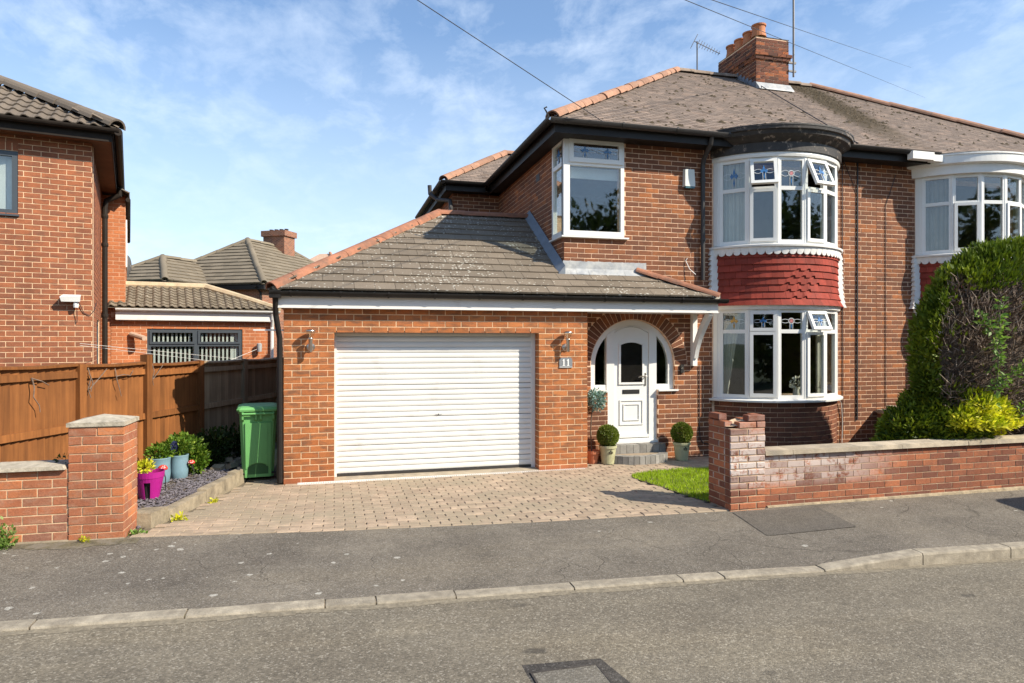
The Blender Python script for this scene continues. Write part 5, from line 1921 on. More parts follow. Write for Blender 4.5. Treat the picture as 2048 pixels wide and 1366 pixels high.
mb.build('tread_infill', MAT['paver'], t_)

t_ = thing('doorbell', 'small dark doorbell on the brick right of the arched door', 'doorbell', (5.40, WY, 1.42))
mb = MB()
mb.box(5.375, 5.43, WY - 0.03, WY - 0.002, 1.36, 1.49)
mb.build('case', MAT['dark'], t_)
mb = MB()
mb.lathe([(0.018, 0), (0.014, 0.008)], (0, 0, 0), 12, T=lambda a, b, c: (5.40 + a, WY - 0.031 - c, 1.43 + b))
mb.build('button', MAT['steel'], t_)

t_ = thing('alarm_box', 'white alarm box on the brick between corner window and drainpipe', 'alarm box', (5.52, WY, 4.48))
mb = MB()
mb.hexa([(5.43, WY - 0.075, 4.345), (5.61, WY - 0.075, 4.345), (5.62, WY - 0.002, 4.34), (5.42, WY - 0.002, 4.34), (5.44, WY - 0.06, 4.62), (5.60, WY - 0.06, 4.62), (5.61, WY - 0.002, 4.63), (5.43, WY - 0.002, 4.63)])
mb.build('case', MAT['alarm'], t_)
mb = MB()
mb.box(5.44, 5.60, WY - 0.074, WY - 0.01, 4.315, 4.343)
mb.build('strobe_lens', MAT['alarm_lens'], t_)

# ------------------------------------------------------------------ old roof
OX0, OX1 = 3.10, 15.65
AP0, AP1 = 7.55, 11.20
RYM, RZM = EAVE_Y + 4.45, 8.01
tanm = (RZM - EAVE_Z) / 4.45
slm = math.hypot(4.45, RZM - EAVE_Z)
usm = Vector((0, 4.45, RZM - EAVE_Z)).normalized()
dn = Vector((0, 0, -0.02))
YB = EAVE_Y + 8.9
def deck(root, polys):
    mb = MB()
    for pl in polys: mb.poly([Vector(q) + dn for q in pl])
    return mb.build('roof', MAT['rosemary'], root)
rf = deck(house, [[(OX0, EAVE_Y, EAVE_Z), (MX, EAVE_Y, EAVE_Z), (MX, RYM, RZM), (AP0, RYM, RZM)], [(OX0, YB, EAVE_Z), (OX0, EAVE_Y, EAVE_Z), (AP0, RYM, RZM)], [(AP0, RYM, RZM), (MX, RYM, RZM), (MX, YB, EAVE_Z), (OX0, YB, EAVE_Z)]])
rn = deck(neigh, [[(MX, EAVE_Y, EAVE_Z), (OX1, EAVE_Y, EAVE_Z), (AP1, RYM, RZM), (MX, RYM, RZM)], [(OX1, EAVE_Y, EAVE_Z), (OX1, YB, EAVE_Z), (AP1, RYM, RZM)], [(AP1, RYM, RZM), (OX1, YB, EAVE_Z), (MX, YB, EAVE_Z), (MX, RYM, RZM)]])
g = slm / 50
hipx = lambda b: OX0 + (AP0 - OX0) * b / slm
hipx2 = lambda b: OX1 - (OX1 - AP1) * b / slm
it = tile_slope((0, EAVE_Y, EAVE_Z), (1, 0, 0), usm, 50, g, 0.168, g + 0.055, 0.013, hipx, lambda b: MX, jit=0.006, gap=0.005, nvar=3)
pieces('roof_tile', rf, MAT['rosemary'], it, tile_tpl, 0, stuff='tile_courses')
it = tile_slope((0, EAVE_Y, EAVE_Z), (1, 0, 0), usm, 50, g, 0.168, g + 0.055, 0.013, lambda b: MX, hipx2, jit=0.006, gap=0.005, nvar=3)
pieces('roof_tile', rn, MAT['rosemary'], it, tile_tpl, 0, stuff='tile_courses')
up = Vector((0, 0, 0.03))
ridge_run(house, 'hip_tile', MAT['terracotta'], Vector((OX0, EAVE_Y, EAVE_Z)) + up, Vector((AP0, RYM, RZM)) + up, 0.115, 0.34, lip=0.02, jit=0.012)
MAT['ridge_old'] = plain('old_ridge_tile', (0.27, 0.20, 0.15), 0.9, var=0.25, vs=9.0, bmp=0.4, dirt=(0.12, 0.1, 0.07), dscale=6.0, dth=(0.5, 0.7), rvar=0.2)
ridge_run(house, 'ridge_tile', MAT['ridge_old'], Vector((AP0, RYM, RZM)) + up * 0.7, Vector((MX, RYM, RZM)) + up * 0.7, 0.11, 0.42, jit=0.01)
ridge_run(neigh, 'ridge_tile', MAT['ridge_old'], Vector((MX, RYM, RZM)) + up * 0.7, Vector((AP1, RYM, RZM)) + up * 0.7, 0.11, 0.42, jit=0.01)
ridge_run(neigh, 'hip_tile', MAT['terracotta'], Vector((OX1, EAVE_Y, EAVE_Z)) + up, Vector((AP1, RYM, RZM)) + up, 0.115, 0.45, lip=0.03, jit=0.012)
# lumps of moss on the old tiles
def moss_on(root, cnt, fx):
    V, F = [], []
    for i in range(cnt):
        b = rng.uniform(0.1, slm - 0.15)
        x = fx(b)
        if x is None: continue
        s = rng.uniform(0.015, 0.05) * (1 if rng.random() < 0.8 else 1.6)
        o = Vector((x, EAVE_Y, EAVE_Z)) + usm * b + Vector((0, -0.3, 0.5)) * 0.045
        k = len(V)
        for a in range(6):
            rr = s * rng.uniform(0.7, 1.3)
            q = o + Vector((1, 0, 0)) * rr * math.cos(a * PI / 3) * 1.3 + usm * rr * math.sin(a * PI / 3) * 0.7
            V.append(tuple(q - Vector((0, 0, 0.02))))
        V.append(tuple(o + Vector((0, -0.4, 0.8)) * s * 0.5))
        F += [(k + a, k + (a + 1) % 6, k + 6) for a in range(6)]
    mb = MB()
    mb.v, mb.f = V, F
    o = mb.build('moss', MAT['moss'], root, rnd=[rng.random() for _ in F])
    o['kind'] = 'stuff'
def fx1(b):
    x = rng.uniform(OX0 + 0.3, MX)
    return x if x > hipx(b) + 0.2 else None
def fx2(b):
    if rng.random() < 0.7:
        x = 7.42 + 0.25 * (EAVE_Y + b * usm.y) + rng.gauss(0.0, 0.22)
        if b < slm * rng.uniform(0.15, 0.8): return None
    else: x = rng.uniform(MX, OX1)
    return x if MX < x < hipx2(b) - 0.2 else None
moss_on(rf, 330, fx1)
moss_on(rn, 1100, fx2)

# eaves: soffit board, fascia, gutters
mb = MB()
mb.box(OX0 + 0.06, MX - 0.002, EAVE_Y + 0.03, EAVE_Y + 0.05, EAVE_Z - 0.18, EAVE_Z - 0.03)
mb.box(OX0 + 0.06, OX0 + 0.08, EAVE_Y + 0.052, 17.4, EAVE_Z - 0.18, EAVE_Z - 0.03)
mb.box(OX0 + 0.082, MX - 0.002, EAVE_Y + 0.052, WY - 0.004, EAVE_Z - 0.17, EAVE_Z - 0.15)
mb.box(OX0 + 0.082, HX - 0.004, WY - 0.002, 17.4, EAVE_Z - 0.17, EAVE_Z - 0.15)
mb.build('fascia', MAT['black_pvc'], house)
mb = MB()
mb.box(MX + 0.002, OX1 - 0.06, EAVE_Y + 0.03, EAVE_Y + 0.05, EAVE_Z - 0.18, EAVE_Z - 0.03)
mb.box(MX + 0.002, OX1 - 0.06, EAVE_Y + 0.052, WY - 0.004, EAVE_Z - 0.17, EAVE_Z - 0.15)
mb.build('fascia', MAT['black_pvc'], neigh)
gutter(house, MAT['grey_pvc'], OX0 - 0.05, 6.4, EAVE_Y - 0.035, EAVE_Z - 0.005, r=0.062, clips=0.9)
gutter(house, MAT['black_pvc'], 8.1, MX, EAVE_Y - 0.035, EAVE_Z - 0.005, r=0.062, clips=0)
gutter(neigh, MAT['black_pvc'], MX + 0.002, 10.15, EAVE_Y - 0.035, EAVE_Z - 0.005, r=0.062, clips=0)
gutter(house, MAT['black_pvc'], EAVE_Y - 0.09, 13.45, OX0 - 0.03, EAVE_Z - 0.005, r=0.062, axis='y', clips=0)
mb = MB()
mb.box(9.50, 9.95, EAVE_Y - 0.14, EAVE_Y - 0.02, EAVE_Z - 0.16, EAVE_Z - 0.03)
mb.box(9.95, 10.35, EAVE_Y - 0.12, EAVE_Y + 0.0, EAVE_Z - 0.17, EAVE_Z - 0.06)
mb.build('white_fascia_end', MAT['white_paint'], neigh)
# finial clip at the gutter corner
mb = MB()
mb.tube([(OX0 - 0.06, EAVE_Y - 0.06, EAVE_Z - 0.02), (OX0 - 0.10, EAVE_Y - 0.05, EAVE_Z + 0.08), (OX0 - 0.13, EAVE_Y - 0.04, EAVE_Z + 0.13), (OX0 - 0.09, EAVE_Y - 0.04, EAVE_Z + 0.15)], 0.012, 6)
mb.build('hip_iron', MAT['dark'], house)
mb = MB()
dpx = 5.735
mb.tube([(dpx, EAVE_Y - 0.02, EAVE_Z - 0.06), (dpx, EAVE_Y + 0.02, EAVE_Z - 0.16), (dpx + 0.02, WY - 0.09, EAVE_Z - 0.34), (dpx + 0.02, WY - 0.055, EAVE_Z - 0.44), (dpx + 0.02, WY - 0.055, 2.85)], 0.036, 10)
for z in (4.45, 3.5):
    mb.lathe([(0.042, -0.03), (0.046, 0), (0.042, 0.03)], (dpx + 0.02, WY - 0.055, z), 10)
mb.build('downpipe', MAT['grey_pvc'], house)

# chimney
chim = bpy.data.objects.new('chimney', None)
COL.objects.link(chim)
chim.parent = house
XF[chim] = XF[house]
CX0, CX1, CY0, CY1, CZT = 9.12, 9.965, 12.98, 14.50, 8.68
mb = MB()
mb.box(CX0 + 0.006, CX1 - 0.006, CY0 + 0.006, CY1 - 0.006, 6.9, CZT - 0.002)
mb.build('chimney_core', MAT['mortar_main'], chim)
it = []
hl = [(0, 5, 0, 0)]
def chim_side(P0, d, L, z0, z1, out=0.0):
    n = inward(d)
    return brick_rows((P0[0] - n[0] * out, P0[1] - n[1] * out), d, L, z0, int(round((z1 - z0) / 0.078)), 0.078, 0.23, joint=0.009)
for (P0, d, L) in (((CX0, CY0), (1, 0), CX1 - CX0), ((CX0, CY1), (0, -1), CY1 - CY0 - 0.032), ((CX1, CY0 + 0.032), (0, 1), CY1 - CY0 - 0.032)):
    it += chim_side(P0, d, L, 7.20, 8.18)
    it += chim_side(P0, d, L, 8.34, CZT)
pieces('brick', chim, MAT['brick_chimney'], it, brick_tpl, 120, stuff='chimney_brickwork')
it = []
for k, (z, o) in enumerate(((8.18, 0.03), (8.258, 0.055))):
    a = 0.0
    for (P0, d, L) in (((CX0 - o, CY0 - o), (1, 0), CX1 - CX0 + 2 * o), ((CX0 - o, CY1 + o), (0, -1), CY1 - CY0 + 2 * o - 0.03), ((CX1 + o, CY0 - o + 0.03), (0, 1), CY1 - CY0)):
        n_ = brick_rows(P0, d, L, z, 1, 0.078, 0.23, joint=0.008, flip=k)
        it += n_
    m2 = MB()
    m2.box(CX0 - o + 0.012, CX1 + o - 0.012, CY0 - o + 0.012, CY1 + o - 0.012, z, z + 0.07)
    m2.build('corbel_core', MAT['mortar_main'], chim)
pieces('brick', chim, MAT['brick_chimney'], it, brick_tpl, 60, stuff='corbel_brickwork')
mb = MB()
mb.hexa([(CX0 - 0.01, CY0 - 0.01, CZT), (CX1 + 0.01, CY0 - 0.01, CZT), (CX1 + 0.01, CY1, CZT), (CX0 - 0.01, CY1, CZT), (CX0 + 0.15, CY0 + 0.15, CZT + 0.09), (CX1 - 0.2, CY0 + 0.18, CZT + 0.08), (CX1 - 0.2, CY1 - 0.15, CZT + 0.07), (CX0 + 0.15, CY1 - 0.1, CZT + 0.09)])
mb.build('flaunching', plain('mossy_mortar', (0.22, 0.19, 0.10), 1.0, var=0.4, vs=14.0, bmp=0.8), chim)
for k in range(4):
    mb = MB()
    mb.lathe([(0.17, 0), (0.16, 0.05), (0.142, 0.12), (0.142, 0.24), (0.162, 0.245), (0.165, 0.28), (0.135, 0.282), (0.12, 0.1)], (CX0 + 0.22 + 0.01 * k, CY0 + 0.22 + 0.355 * k, CZT + 0.06 + rng.uniform(-.01, .02)), 18)
    mb.build('chimney_pot', MAT['pot_clay'], chim, smooth=False)
mb = MB()
zb_ = EAVE_Z + (CY0 - EAVE_Y) * tanm
mb.hexa([(CX0 - 0.02, CY0 - 0.16, zb_ - 0.05), (CX1 + 0.03, CY0 - 0.16, zb_ - 0.05), (CX1 + 0.03, CY0 - 0.004, zb_ + 0.0), (CX0 - 0.02, CY0 - 0.004, zb_ + 0.0), (CX0 - 0.02, CY0 - 0.15, zb_ - 0.02), (CX1 + 0.03, CY0 - 0.15, zb_ - 0.02), (CX1 + 0.03, CY0 - 0.012, zb_ + 0.15), (CX0 - 0.02, CY0 - 0.012, zb_ + 0.15)])
mb.build('lead_apron', MAT['lead'], chim)
mb = MB()
for k in range(6):
    y = CY0 + 0.02 + 0.13 * k
    z = EAVE_Z + (y - EAVE_Y) * tanm
    mb.hexa([(CX0 - 0.03, y, z - 0.02), (CX0 - 0.004, y, z - 0.02), (CX0 - 0.004, y + 0.125, z + 0.06), (CX0 - 0.03, y + 0.125, z + 0.06), (CX0 - 0.014, y, z + 0.17), (CX0 - 0.004, y, z + 0.17), (CX0 - 0.004, y + 0.125, z + 0.17), (CX0 - 0.014, y + 0.125, z + 0.17)])
mb.build('stepped_flashing', plain('grey_lead', (0.18, 0.19, 0.22), 0.5, var=0.3, vs=8), chim)

# aerials and wires
t_ = thing('tv_aerial', 'thin television aerial on a pole left of the chimney pots', 'aerial', (8.6, 14.3, 7.9))
mb = MB()
ax, ay = 8.60, 14.6
mb.tube([(ax, ay, 7.6), (ax, ay, 9.20)], 0.017, 6)
mb.build('mast', MAT['alum'], t_)
mb = MB()
d = Vector((0.78, -0.25, -0.42)).normalized()
q = Vector((ax, ay, 9.17))
mb.tube([q - d * 0.08, q + d * 0.62], 0.010, 5)
mb.build('boom', MAT['alum'], t_)
mb = MB()
sd = Vector((0.55, 0.15, 0.95)).normalized()
sd = (sd - d * sd.dot(d)).normalized()
for k in range(9):
    c = q + d * (0.03 + 0.07 * k)
    L = 0.12 - 0.007 * k
    mb.tube([c - sd * L, c + sd * L], 0.007, 5)
for k in (-1, 1):
    c = q - d * 0.08
    e2 = d.cross(sd) * 0.07 * k
    mb.tube([c + e2 - sd * 0.17, c + e2 + sd * 0.17], 0.008, 5)
mb.build('element', MAT['alum'], t_)
t_ = thing('aerial_pole', 'tall plain aerial pole bracketed to the right side of the chimney', 'aerial', (10.06, 13.0, 8.0))
mb = MB()
mb.tube([(10.07, 12.95, 7.85), (10.07, 12.95, 11.4)], 0.022, 7)
mb.build('mast', MAT['alum'], t_)
mb = MB()
for z in (7.98, 8.17):
    mb.box(CX1 - 0.02, 10.14, 12.945, 12.985, z - 0.02, z + 0.02)
mb.build('pole_bracket', MAT['alum'], t_)


def wire(name, label, a, b, r, mat, cat='wire', sag=0.0, n=10, group=None):
    mb = MB()
    a, b = Vector(a), Vector(b)
    mb.tube([a.lerp(b, i / n) - Vector((0, 0, sag * 4 * (i / n) * (1 - i / n))) for i in range(n + 1)], r, 5)
    o = mb.build(name, mat)
    return tag(o, label, cat, group)


wire('overhead_wire', 'single telephone wire slanting down across the sky to the eaves above the corner window', (-4.89, 5.49, 7.58), (4.65, 9.60, 4.93), 0.006, MAT['wire'], sag=0.0)
wire('overhead_wire', 'lower of the two wires crossing the sky above the chimney', (2.54, 6.36, 5.73), (43.5, 40.9, 20.4), 0.0055, MAT['wire'], sag=0.0)
wire('overhead_wire', 'upper of the two wires crossing the sky above the chimney', (2.97, 6.25, 5.61), (42.5, 41.2, 22.7), 0.0055, MAT['wire'], sag=0.0)
wire('roof_cable', 'dark aerial cable lying down the roof tiles below the chimney', (CX0 + 0.05, CY0 - 0.1, zb_ + 0.03), (8.55, EAVE_Y + 0.05, EAVE_Z + 0.07), 0.009, MAT['wire'], 'cable')
wire('wall_cable', 'thin black cable closest to the dark topped bay', (8.475, WY - 0.012, 4.95), (8.49, WY - 0.012, 0.2), 0.007, MAT['wire'], 'cable')
wire('wall_cable', 'thick black cable in the middle of the brick between the bays', (8.79, WY - 0.016, 5.05), (8.78, WY - 0.016, 0.5), 0.013, MAT['wire'], 'cable')
wire('wall_cable', 'black cable bending out under the eaves, nearest the white topped bay', (9.385, WY - 0.012, 4.25), (9.39, WY - 0.012, 0.7), 0.006, MAT['wire'], 'cable')
wire('wall_cable', 'short slanting black cable under the eaves left of the white topped bay', (9.385, WY - 0.012, 4.25), (9.60, WY - 0.012, 4.8), 0.006, MAT['wire'], 'cable')
wire('wall_cable', 'short slanting black cable from the dark bay top to the thick cable', (8.50, WY - 0.012, 4.98), (8.77, WY - 0.012, 4.45), 0.005, MAT['wire'], 'cable')
mb = MB()
mb.tube([(5.715, WY - 0.012, 1.47), (5.72, WY - 0.012, 0.45), (5.73, WY - 0.012, 0.30), (5.78, WY - 0.012, 0.22), (5.90, WY - 0.012, 0.19)], 0.007, 5)
tag(mb.build('wall_cable', MAT['wire']), 'thin black cable dropping from the white bracket to the ground by the bay', 'cable')
mb = MB()
mb.tube([(8.36, WY - 0.05, 0.90), (8.44, WY - 0.03, 0.80), (8.47, WY - 0.02, 0.5), (8.46, WY - 0.02, 0.12)], 0.008, 5)
tag(mb.build('wall_cable', MAT['cable_white']), 'white cable looping below the right end of the lower bay sill', 'cable')
mb = MB()
mb.tube([(5.50, WY - 0.015, 3.20), (5.47, WY - 0.015, 3.16), (5.52, WY - 0.05, 3.02), (5.60, WY - 0.10, 2.93)], 0.007, 5)
tag(mb.build('wall_cable', MAT['cable_white']), 'short white cable end on the brick above the porch roof', 'cable')

# ------------------------------------------------------------------ rear wing of the old house
WGX, WGY = 2.41, 13.80
wing = bpy.data.objects.new('rear_wing', None)
COL.objects.link(wing)
wing.parent = house
XF[wing] = XF[house]
mb = MB()
slab(mb, (WGX + 0.006, WGY), (1, 0), HX - WGX - 0.01, 2.5, 5.15, 0.2)
slab(mb, (WGX, 18.0), (0, -1), 18.0 - WGY - 0.02, 2.5, 5.15, 0.2)
mb.build('wing_wall', MAT['mortar_main'], wing)
it = brick_rows((WGX, WGY), (1, 0), HX - WGX, 3.6, 20, OC, 0.228, joint=0.0085)
pieces('brick', wing, MAT['brick_main'], it, brick_tpl, 90, stuff='wing_brickwork')
it = brick_rows((WGX, 18.0), (0, -1), 18.0 - WGY - 0.034, 3.6, 20, OC, 0.228, joint=0.0085)
pieces('brick', wing, MAT['brick_main'], it, brick_tpl, 0, stuff='wing_side_brickwork')
w0, wy, wd = 2.17, 13.48, 1.72
P = [Vector((w0, wy, EAVE_Z)), Vector((w0 + wd, wy + wd, EAVE_Z + wd * tanm)), Vector((6.0, wy + wd, EAVE_Z + wd * tanm)), Vector((6.0, wy, EAVE_Z))]
mb = MB()
mb.poly([p_ + dn for p_ in (P[0], P[3], P[2], P[1])])
mb.poly([p_ + dn for p_ in (Vector((w0, 18.2, EAVE_Z)), P[0], P[1], Vector((w0 + wd, 18.2, EAVE_Z + wd * tanm)))])
mb.build('wing_roof', MAT['rosemary'], wing)
slw = math.hypot(wd, wd * tanm)
it = tile_slope((0, wy, EAVE_Z), (1, 0, 0), usm, 19, g, 0.168, g + 0.055, 0.013, lambda b: w0 + wd * b / slw, lambda b: 4.6, jit=0.005, gap=0.005, nvar=3)
pieces('roof_tile', wing, MAT['rosemary'], it, tile_tpl, 0, stuff='wing_tile_courses')
ridge_run(wing, 'hip_tile', MAT['terracotta'], P[0] + up, P[1] + up, 0.115, 0.33, lip=0.02, jit=0.008)
ridge_run(wing, 'ridge_tile', MAT['terracotta'], P[1] + up, P[1] + up + Vector((1.2, 0, 0)), 0.11, 0.4)
mb = MB()
mb.box(w0 + 0.05, 3.05, wy + 0.03, wy + 0.05, EAVE_Z - 0.18, EAVE_Z - 0.03)
mb.box(w0 + 0.05, w0 + 0.07, wy + 0.052, 18.0, EAVE_Z - 0.18, EAVE_Z - 0.03)
mb.box(w0 + 0.072, HX, wy + 0.052, WGY - 0.003, EAVE_Z - 0.17, EAVE_Z - 0.15)
mb.box(w0 + 0.072, WGX - 0.003, WGY - 0.002, 18.0, EAVE_Z - 0.17, EAVE_Z - 0.15)
mb.build('wing_fascia', MAT['black_pvc'], wing)
gutter(wing, MAT['black_pvc'], w0 - 0.08, 3.1, wy - 0.035, EAVE_Z - 0.005, r=0.062, clips=0)
gutter(wing, MAT['black_pvc'], wy - 0.08, 17.6, w0 - 0.03, EAVE_Z - 0.005, r=0.062, axis='y', clips=0)
mb = MB()
mb.tube([(w0 - 0.16, wy + 0.9, EAVE_Z + 0.10), (w0 - 0.15, wy + 0.9, EAVE_Z - 0.08), (w0 - 0.02, wy + 0.7, EAVE_Z - 0.24), (WGX - 0.06, WGY - 0.05, EAVE_Z - 0.34), (WGX - 0.04, WGY - 0.06, EAVE_Z - 0.5), (WGX - 0.04, WGY - 0.06, 3.4)], 0.045, 9)
mb.build('soil_pipe', MAT['grey_pvc'], wing)
mb = MB()
mb.tube([(3.33, 13.1, 4.02), (3.34, 13.05, 4.25), (3.36, 13.0, 4.42)], 0.02, 6)
mb.build('vent_pipe', MAT['cable_white'], house)
mb = MB()
mb.box(HX - 0.004, HX + 0.02, 10.9, 11.1, 4.62, 4.74)
mb.build('airbrick', MAT['dark'], house)

# ------------------------------------------------------------------ orange brick house on the left
LA = R(12)
lh = thing('detached_house', 'orange brick house with dark window and ridged grey tiled roof behind the fence', 'house', (-3.769, 12.191, 0), LA)
hole = [(7.5 - 3.2, 7.5 - 0.976, 3.823, 4.81)]
def Lb(name, mb, mat, parent=lh, **k): return mb.build(name, mat, parent, local=True, **k)
mb = MB()
slab(mb, (-7.5, 0), (1, 0), 7.494, 0, 5.3, 0.3, hole)
sd_ = (-math.sin(R(2.8)), math.cos(R(2.8)))
slab(mb, (0, 0.02), sd_, 9.0, 0, 5.3, 0.3, [(1.75, 3.0, 0.9, 2.27)])
Lb('wall', mb, MAT['mortar_left'])
it = brick_rows((-7.425, 0), (1, 0), 7.425, 1.2 - 13 * 0.083, 62, 0.083, 0.225, [(h[0] - 0.075, h[1] - 0.075, h[2], h[3]) for h in hole + [(7.5 - 3.2, 7.5 - 0.976, 4.81, 4.96)]])
for k in range(27):                                    # soldier course above the window
    it.append(((0.073, 0.139, k % 3), frame((-1.01 - 0.083 * k, 0, 4.885), (1, 0, 0), (0, 1, 0), (0, 0, 1))))
pieces('brick', lh, MAT['brick_left'], it, brick_tpl, 300, local=True, stuff='front_brickwork')
it = brick_rows((0, 0.034), sd_, 4.9, 1.2 - 13 * 0.083, 62, 0.083, 0.225, [(1.75, 3.0, 0.9, 2.27)])
pieces('brick', lh, MAT['brick_left'], it, brick_tpl, 0, local=True, stuff='side_brickwork')
# window with blind
win = bpy.data.objects.new('upstairs_window', None)
COL.objects.link(win)
win.parent = lh
XF[win] = XF[lh]
TL = lambda s, d, z: (s, d + 0.01, z)
mb = MB()
a, b, c, e = -3.195, -0.98, 3.828, 4.805
w = 0.075
mb.box(a, b, 0, 0.07, c, c + w, T=TL); mb.box(a, b, 0, 0.07, e - w, e, T=TL)
mb.box(a, a + w, 0, 0.07, c + w, e - w, T=TL); mb.box(b - w, b, 0, 0.07, c + w, e - w, T=TL)
mb.box(-2.1, -2.02, 0, 0.07, c + w, e - w, T=TL)
mb.box(a - 0.02, b + 0.02, -0.05, -0.002, c - 0.03, c - 0.003, T=TL)
Lb('window_frame', mb, MAT['anthracite'], win)
mb = MB()
mb.box(a + w, b - w, 0.03, 0.034, c + w, e - w, T=TL)
Lb('pane', mb, MAT['glass'], win)
mb = MB()
for k in range(18):
    x = b - w - 0.012 - 0.085 * k
    mb.hexa([(x - 0.088, 0.14, c), (x, 0.12, c), (x, 0.123, c), (x - 0.088, 0.143, c), (x - 0.088, 0.14, e), (x, 0.12, e), (x, 0.123, e), (x - 0.088, 0.143, e)])
Lb('vertical_blind', mb, MAT['blind'], win)
mb = MB()
mb.box(-7.4, -0.3, 2.5, 2.55, 0, 5.2)
mb.box(-7.4, -0.31, 0.31, 2.5, 2.5, 2.6)
mb.box(-7.4, -7.3, 0.31, 2.5, 0, 5.2)
Lb('inner_wall', mb, MAT['interior'])
# side window near the fence
swn = bpy.data.objects.new('side_window', None)
COL.objects.link(swn)
swn.parent = lh
XF[swn] = XF[lh]
TSd = plane_T((0, 0.006), sd_)
mb = MB()
mb.box(1.75, 3.0, 0.02, 0.09, 2.19, 2.27, T=TSd); mb.box(1.75, 1.83, 0.02, 0.09, 0.9, 2.19, T=TSd); mb.box(2.92, 3.0, 0.02, 0.09, 0.9, 2.19, T=TSd); mb.box(2.33, 2.41, 0.02, 0.09, 0.9, 2.19, T=TSd)
Lb('window_frame', mb, MAT['anthracite'], swn)
mb = MB()
mb.box(1.83, 2.92, 0.05, 0.054, 0.9, 2.19, T=TSd)
Lb('pane', mb, MAT['glass'], swn)
# roof: roll tiles, hip to the left-going ridge
le, lz = -0.34, 5.25
ltan = math.tan(R(29))
lus = Vector((0, math.cos(R(29)), math.sin(R(29))))
lx1 = 0.36
mb = MB()
hp = 4.2
mb.poly([(-8, le, lz - .02), (lx1, le, lz - .02), (lx1 - hp, le + hp, lz + hp * ltan - .02), (-8, le + hp, lz + hp * ltan - .02)])
mb.poly([(lx1, le, lz - .02), (lx1 + sd_[0] * 9.5, 9.2, lz - .02), (lx1 - hp, 9.2, lz + hp * ltan - .02), (lx1 - hp, le + hp, lz + hp * ltan - .02)])
lroof = Lb('roof', mb, MAT['left_tile'])
sll = hp / math.cos(R(29))
it = tile_slope((0, le, lz), (1, 0, 0), lus, 12, 0.33, 0.36, 0.40, 0.016, lambda b: -7.4, lambda b: lx1 - hp * b / sll + 0.05, wave=(0.033, 2), jit=0.002, half=False)
pieces('roof_tile', lroof, MAT['left_tile'], it, wave_tpl, 300, local=True)
# right slope, seen edge on: lower courses
lus2 = Vector((-math.cos(R(29)), 0, math.sin(R(29))))
it = tile_slope((lx1, 0, lz), (sd_[0], sd_[1], 0), lus2, 2, 0.33, 0.36, 0.40, 0.016, lambda b: le + b * 1.0, lambda b: 4.9, wave=(0.033, 2), jit=0.002, half=False)
pieces('roof_tile', lroof, MAT['left_tile'], it, wave_tpl, 0, local=True, stuff='side_slope_tiles')
ridge_run(lh, 'hip_tile', MAT['left_tile'], (lx1 + 0.02, le - 0.02, lz + 0.05), (lx1 - hp, le + hp, lz + hp * ltan + 0.055), 0.15, 0.42, local=True, lip=0.03, jit=0.004)
mb = MB()
mb.box(-7.5, lx1 - 0.08, le + 0.05, le + 0.07, lz - 0.20, lz - 0.01)
mb.hexa([(lx1 - 0.08, le + 0.05, lz - .2), (lx1 - 0.06, le + 0.05, lz - .2), (lx1 - 0.06 + sd_[0] * 5, 4.9, lz - .2), (lx1 - 0.08 + sd_[0] * 5, 4.9, lz - .2), (lx1 - 0.08, le + 0.05, lz - .01), (lx1 - 0.06, le + 0.05, lz - .01), (lx1 - 0.06 + sd_[0] * 5, 4.9, lz - .01), (lx1 - 0.08 + sd_[0] * 5, 4.9, lz - .01)])
Lb('fascia', mb, MAT['brown_pvc'])
mb = MB()
mb.box(-7.5, lx1 - 0.082, le + 0.072, -0.003, lz - 0.19, lz - 0.17)
mb.hexa([(0.004, -0.002, lz - .19), (lx1 - 0.082, -0.002, lz - .19), (lx1 - 0.082 + sd_[0] * 4.9, 4.9, lz - .19), (0.004 + sd_[0] * 4.9, 4.9, lz - .19), (0.004, -0.002, lz - .17), (lx1 - 0.082, -0.002, lz - .17), (lx1 - 0.082 + sd_[0] * 4.9, 4.9, lz - .17), (0.004 + sd_[0] * 4.9, 4.9, lz - .17)])
Lb('soffit', mb, MAT['soffit_wood'])
def lgut(x0, x1):
    mb = MB()
    r = 0.062
    prof = [(-r, 0.0)] + [(-r * math.cos(R(a)), -r * 1.1 * math.sin(R(a))) for a in range(20, 181, 20)] + [(r * 0.92 * math.cos(R(a)), -r * math.sin(R(a))) for a in range(10, 170, 20)]
    mb.sweep(prof, [lambda a, b, x=x: (x, le - 0.02 + a, lz - 0.01 + b) for x in (x0, x1)])
    return mb
Lb('gutter', lgut(-7.5, lx1 + 0.04), MAT['brown_pvc'])
mb = MB()
mb.tube([(lx1 + 0.03, le - 0.05, lz - 0.05), (lx1 + 0.03 + sd_[0] * 5, le - 0.05 + 5.1, lz - 0.05)], 0.062, 8)
Lb('gutter', mb, MAT['brown_pvc'])
mb = MB()
q = Vector((sd_[0] * 3.75, sd_[1] * 3.75, 0))
mb.tube([q + Vector((lx1 - 0.0, 0, lz - 0.1)), q + Vector((lx1 - 0.02, 0, lz - 0.28)), q + Vector((0.10, 0, lz - 0.42)), q + Vector((0.075, 0, lz - 0.6)), q + Vector((0.075, 0, 1.2))], 0.055, 10)
for z in (2.4, 3.9, 4.5):
    mb.lathe([(0.062, -.04), (0.066, 0), (0.062, 0.04)], (q.x + 0.075, q.y, z), 10)
Lb('downpipe', mb, MAT['brown_pvc'])
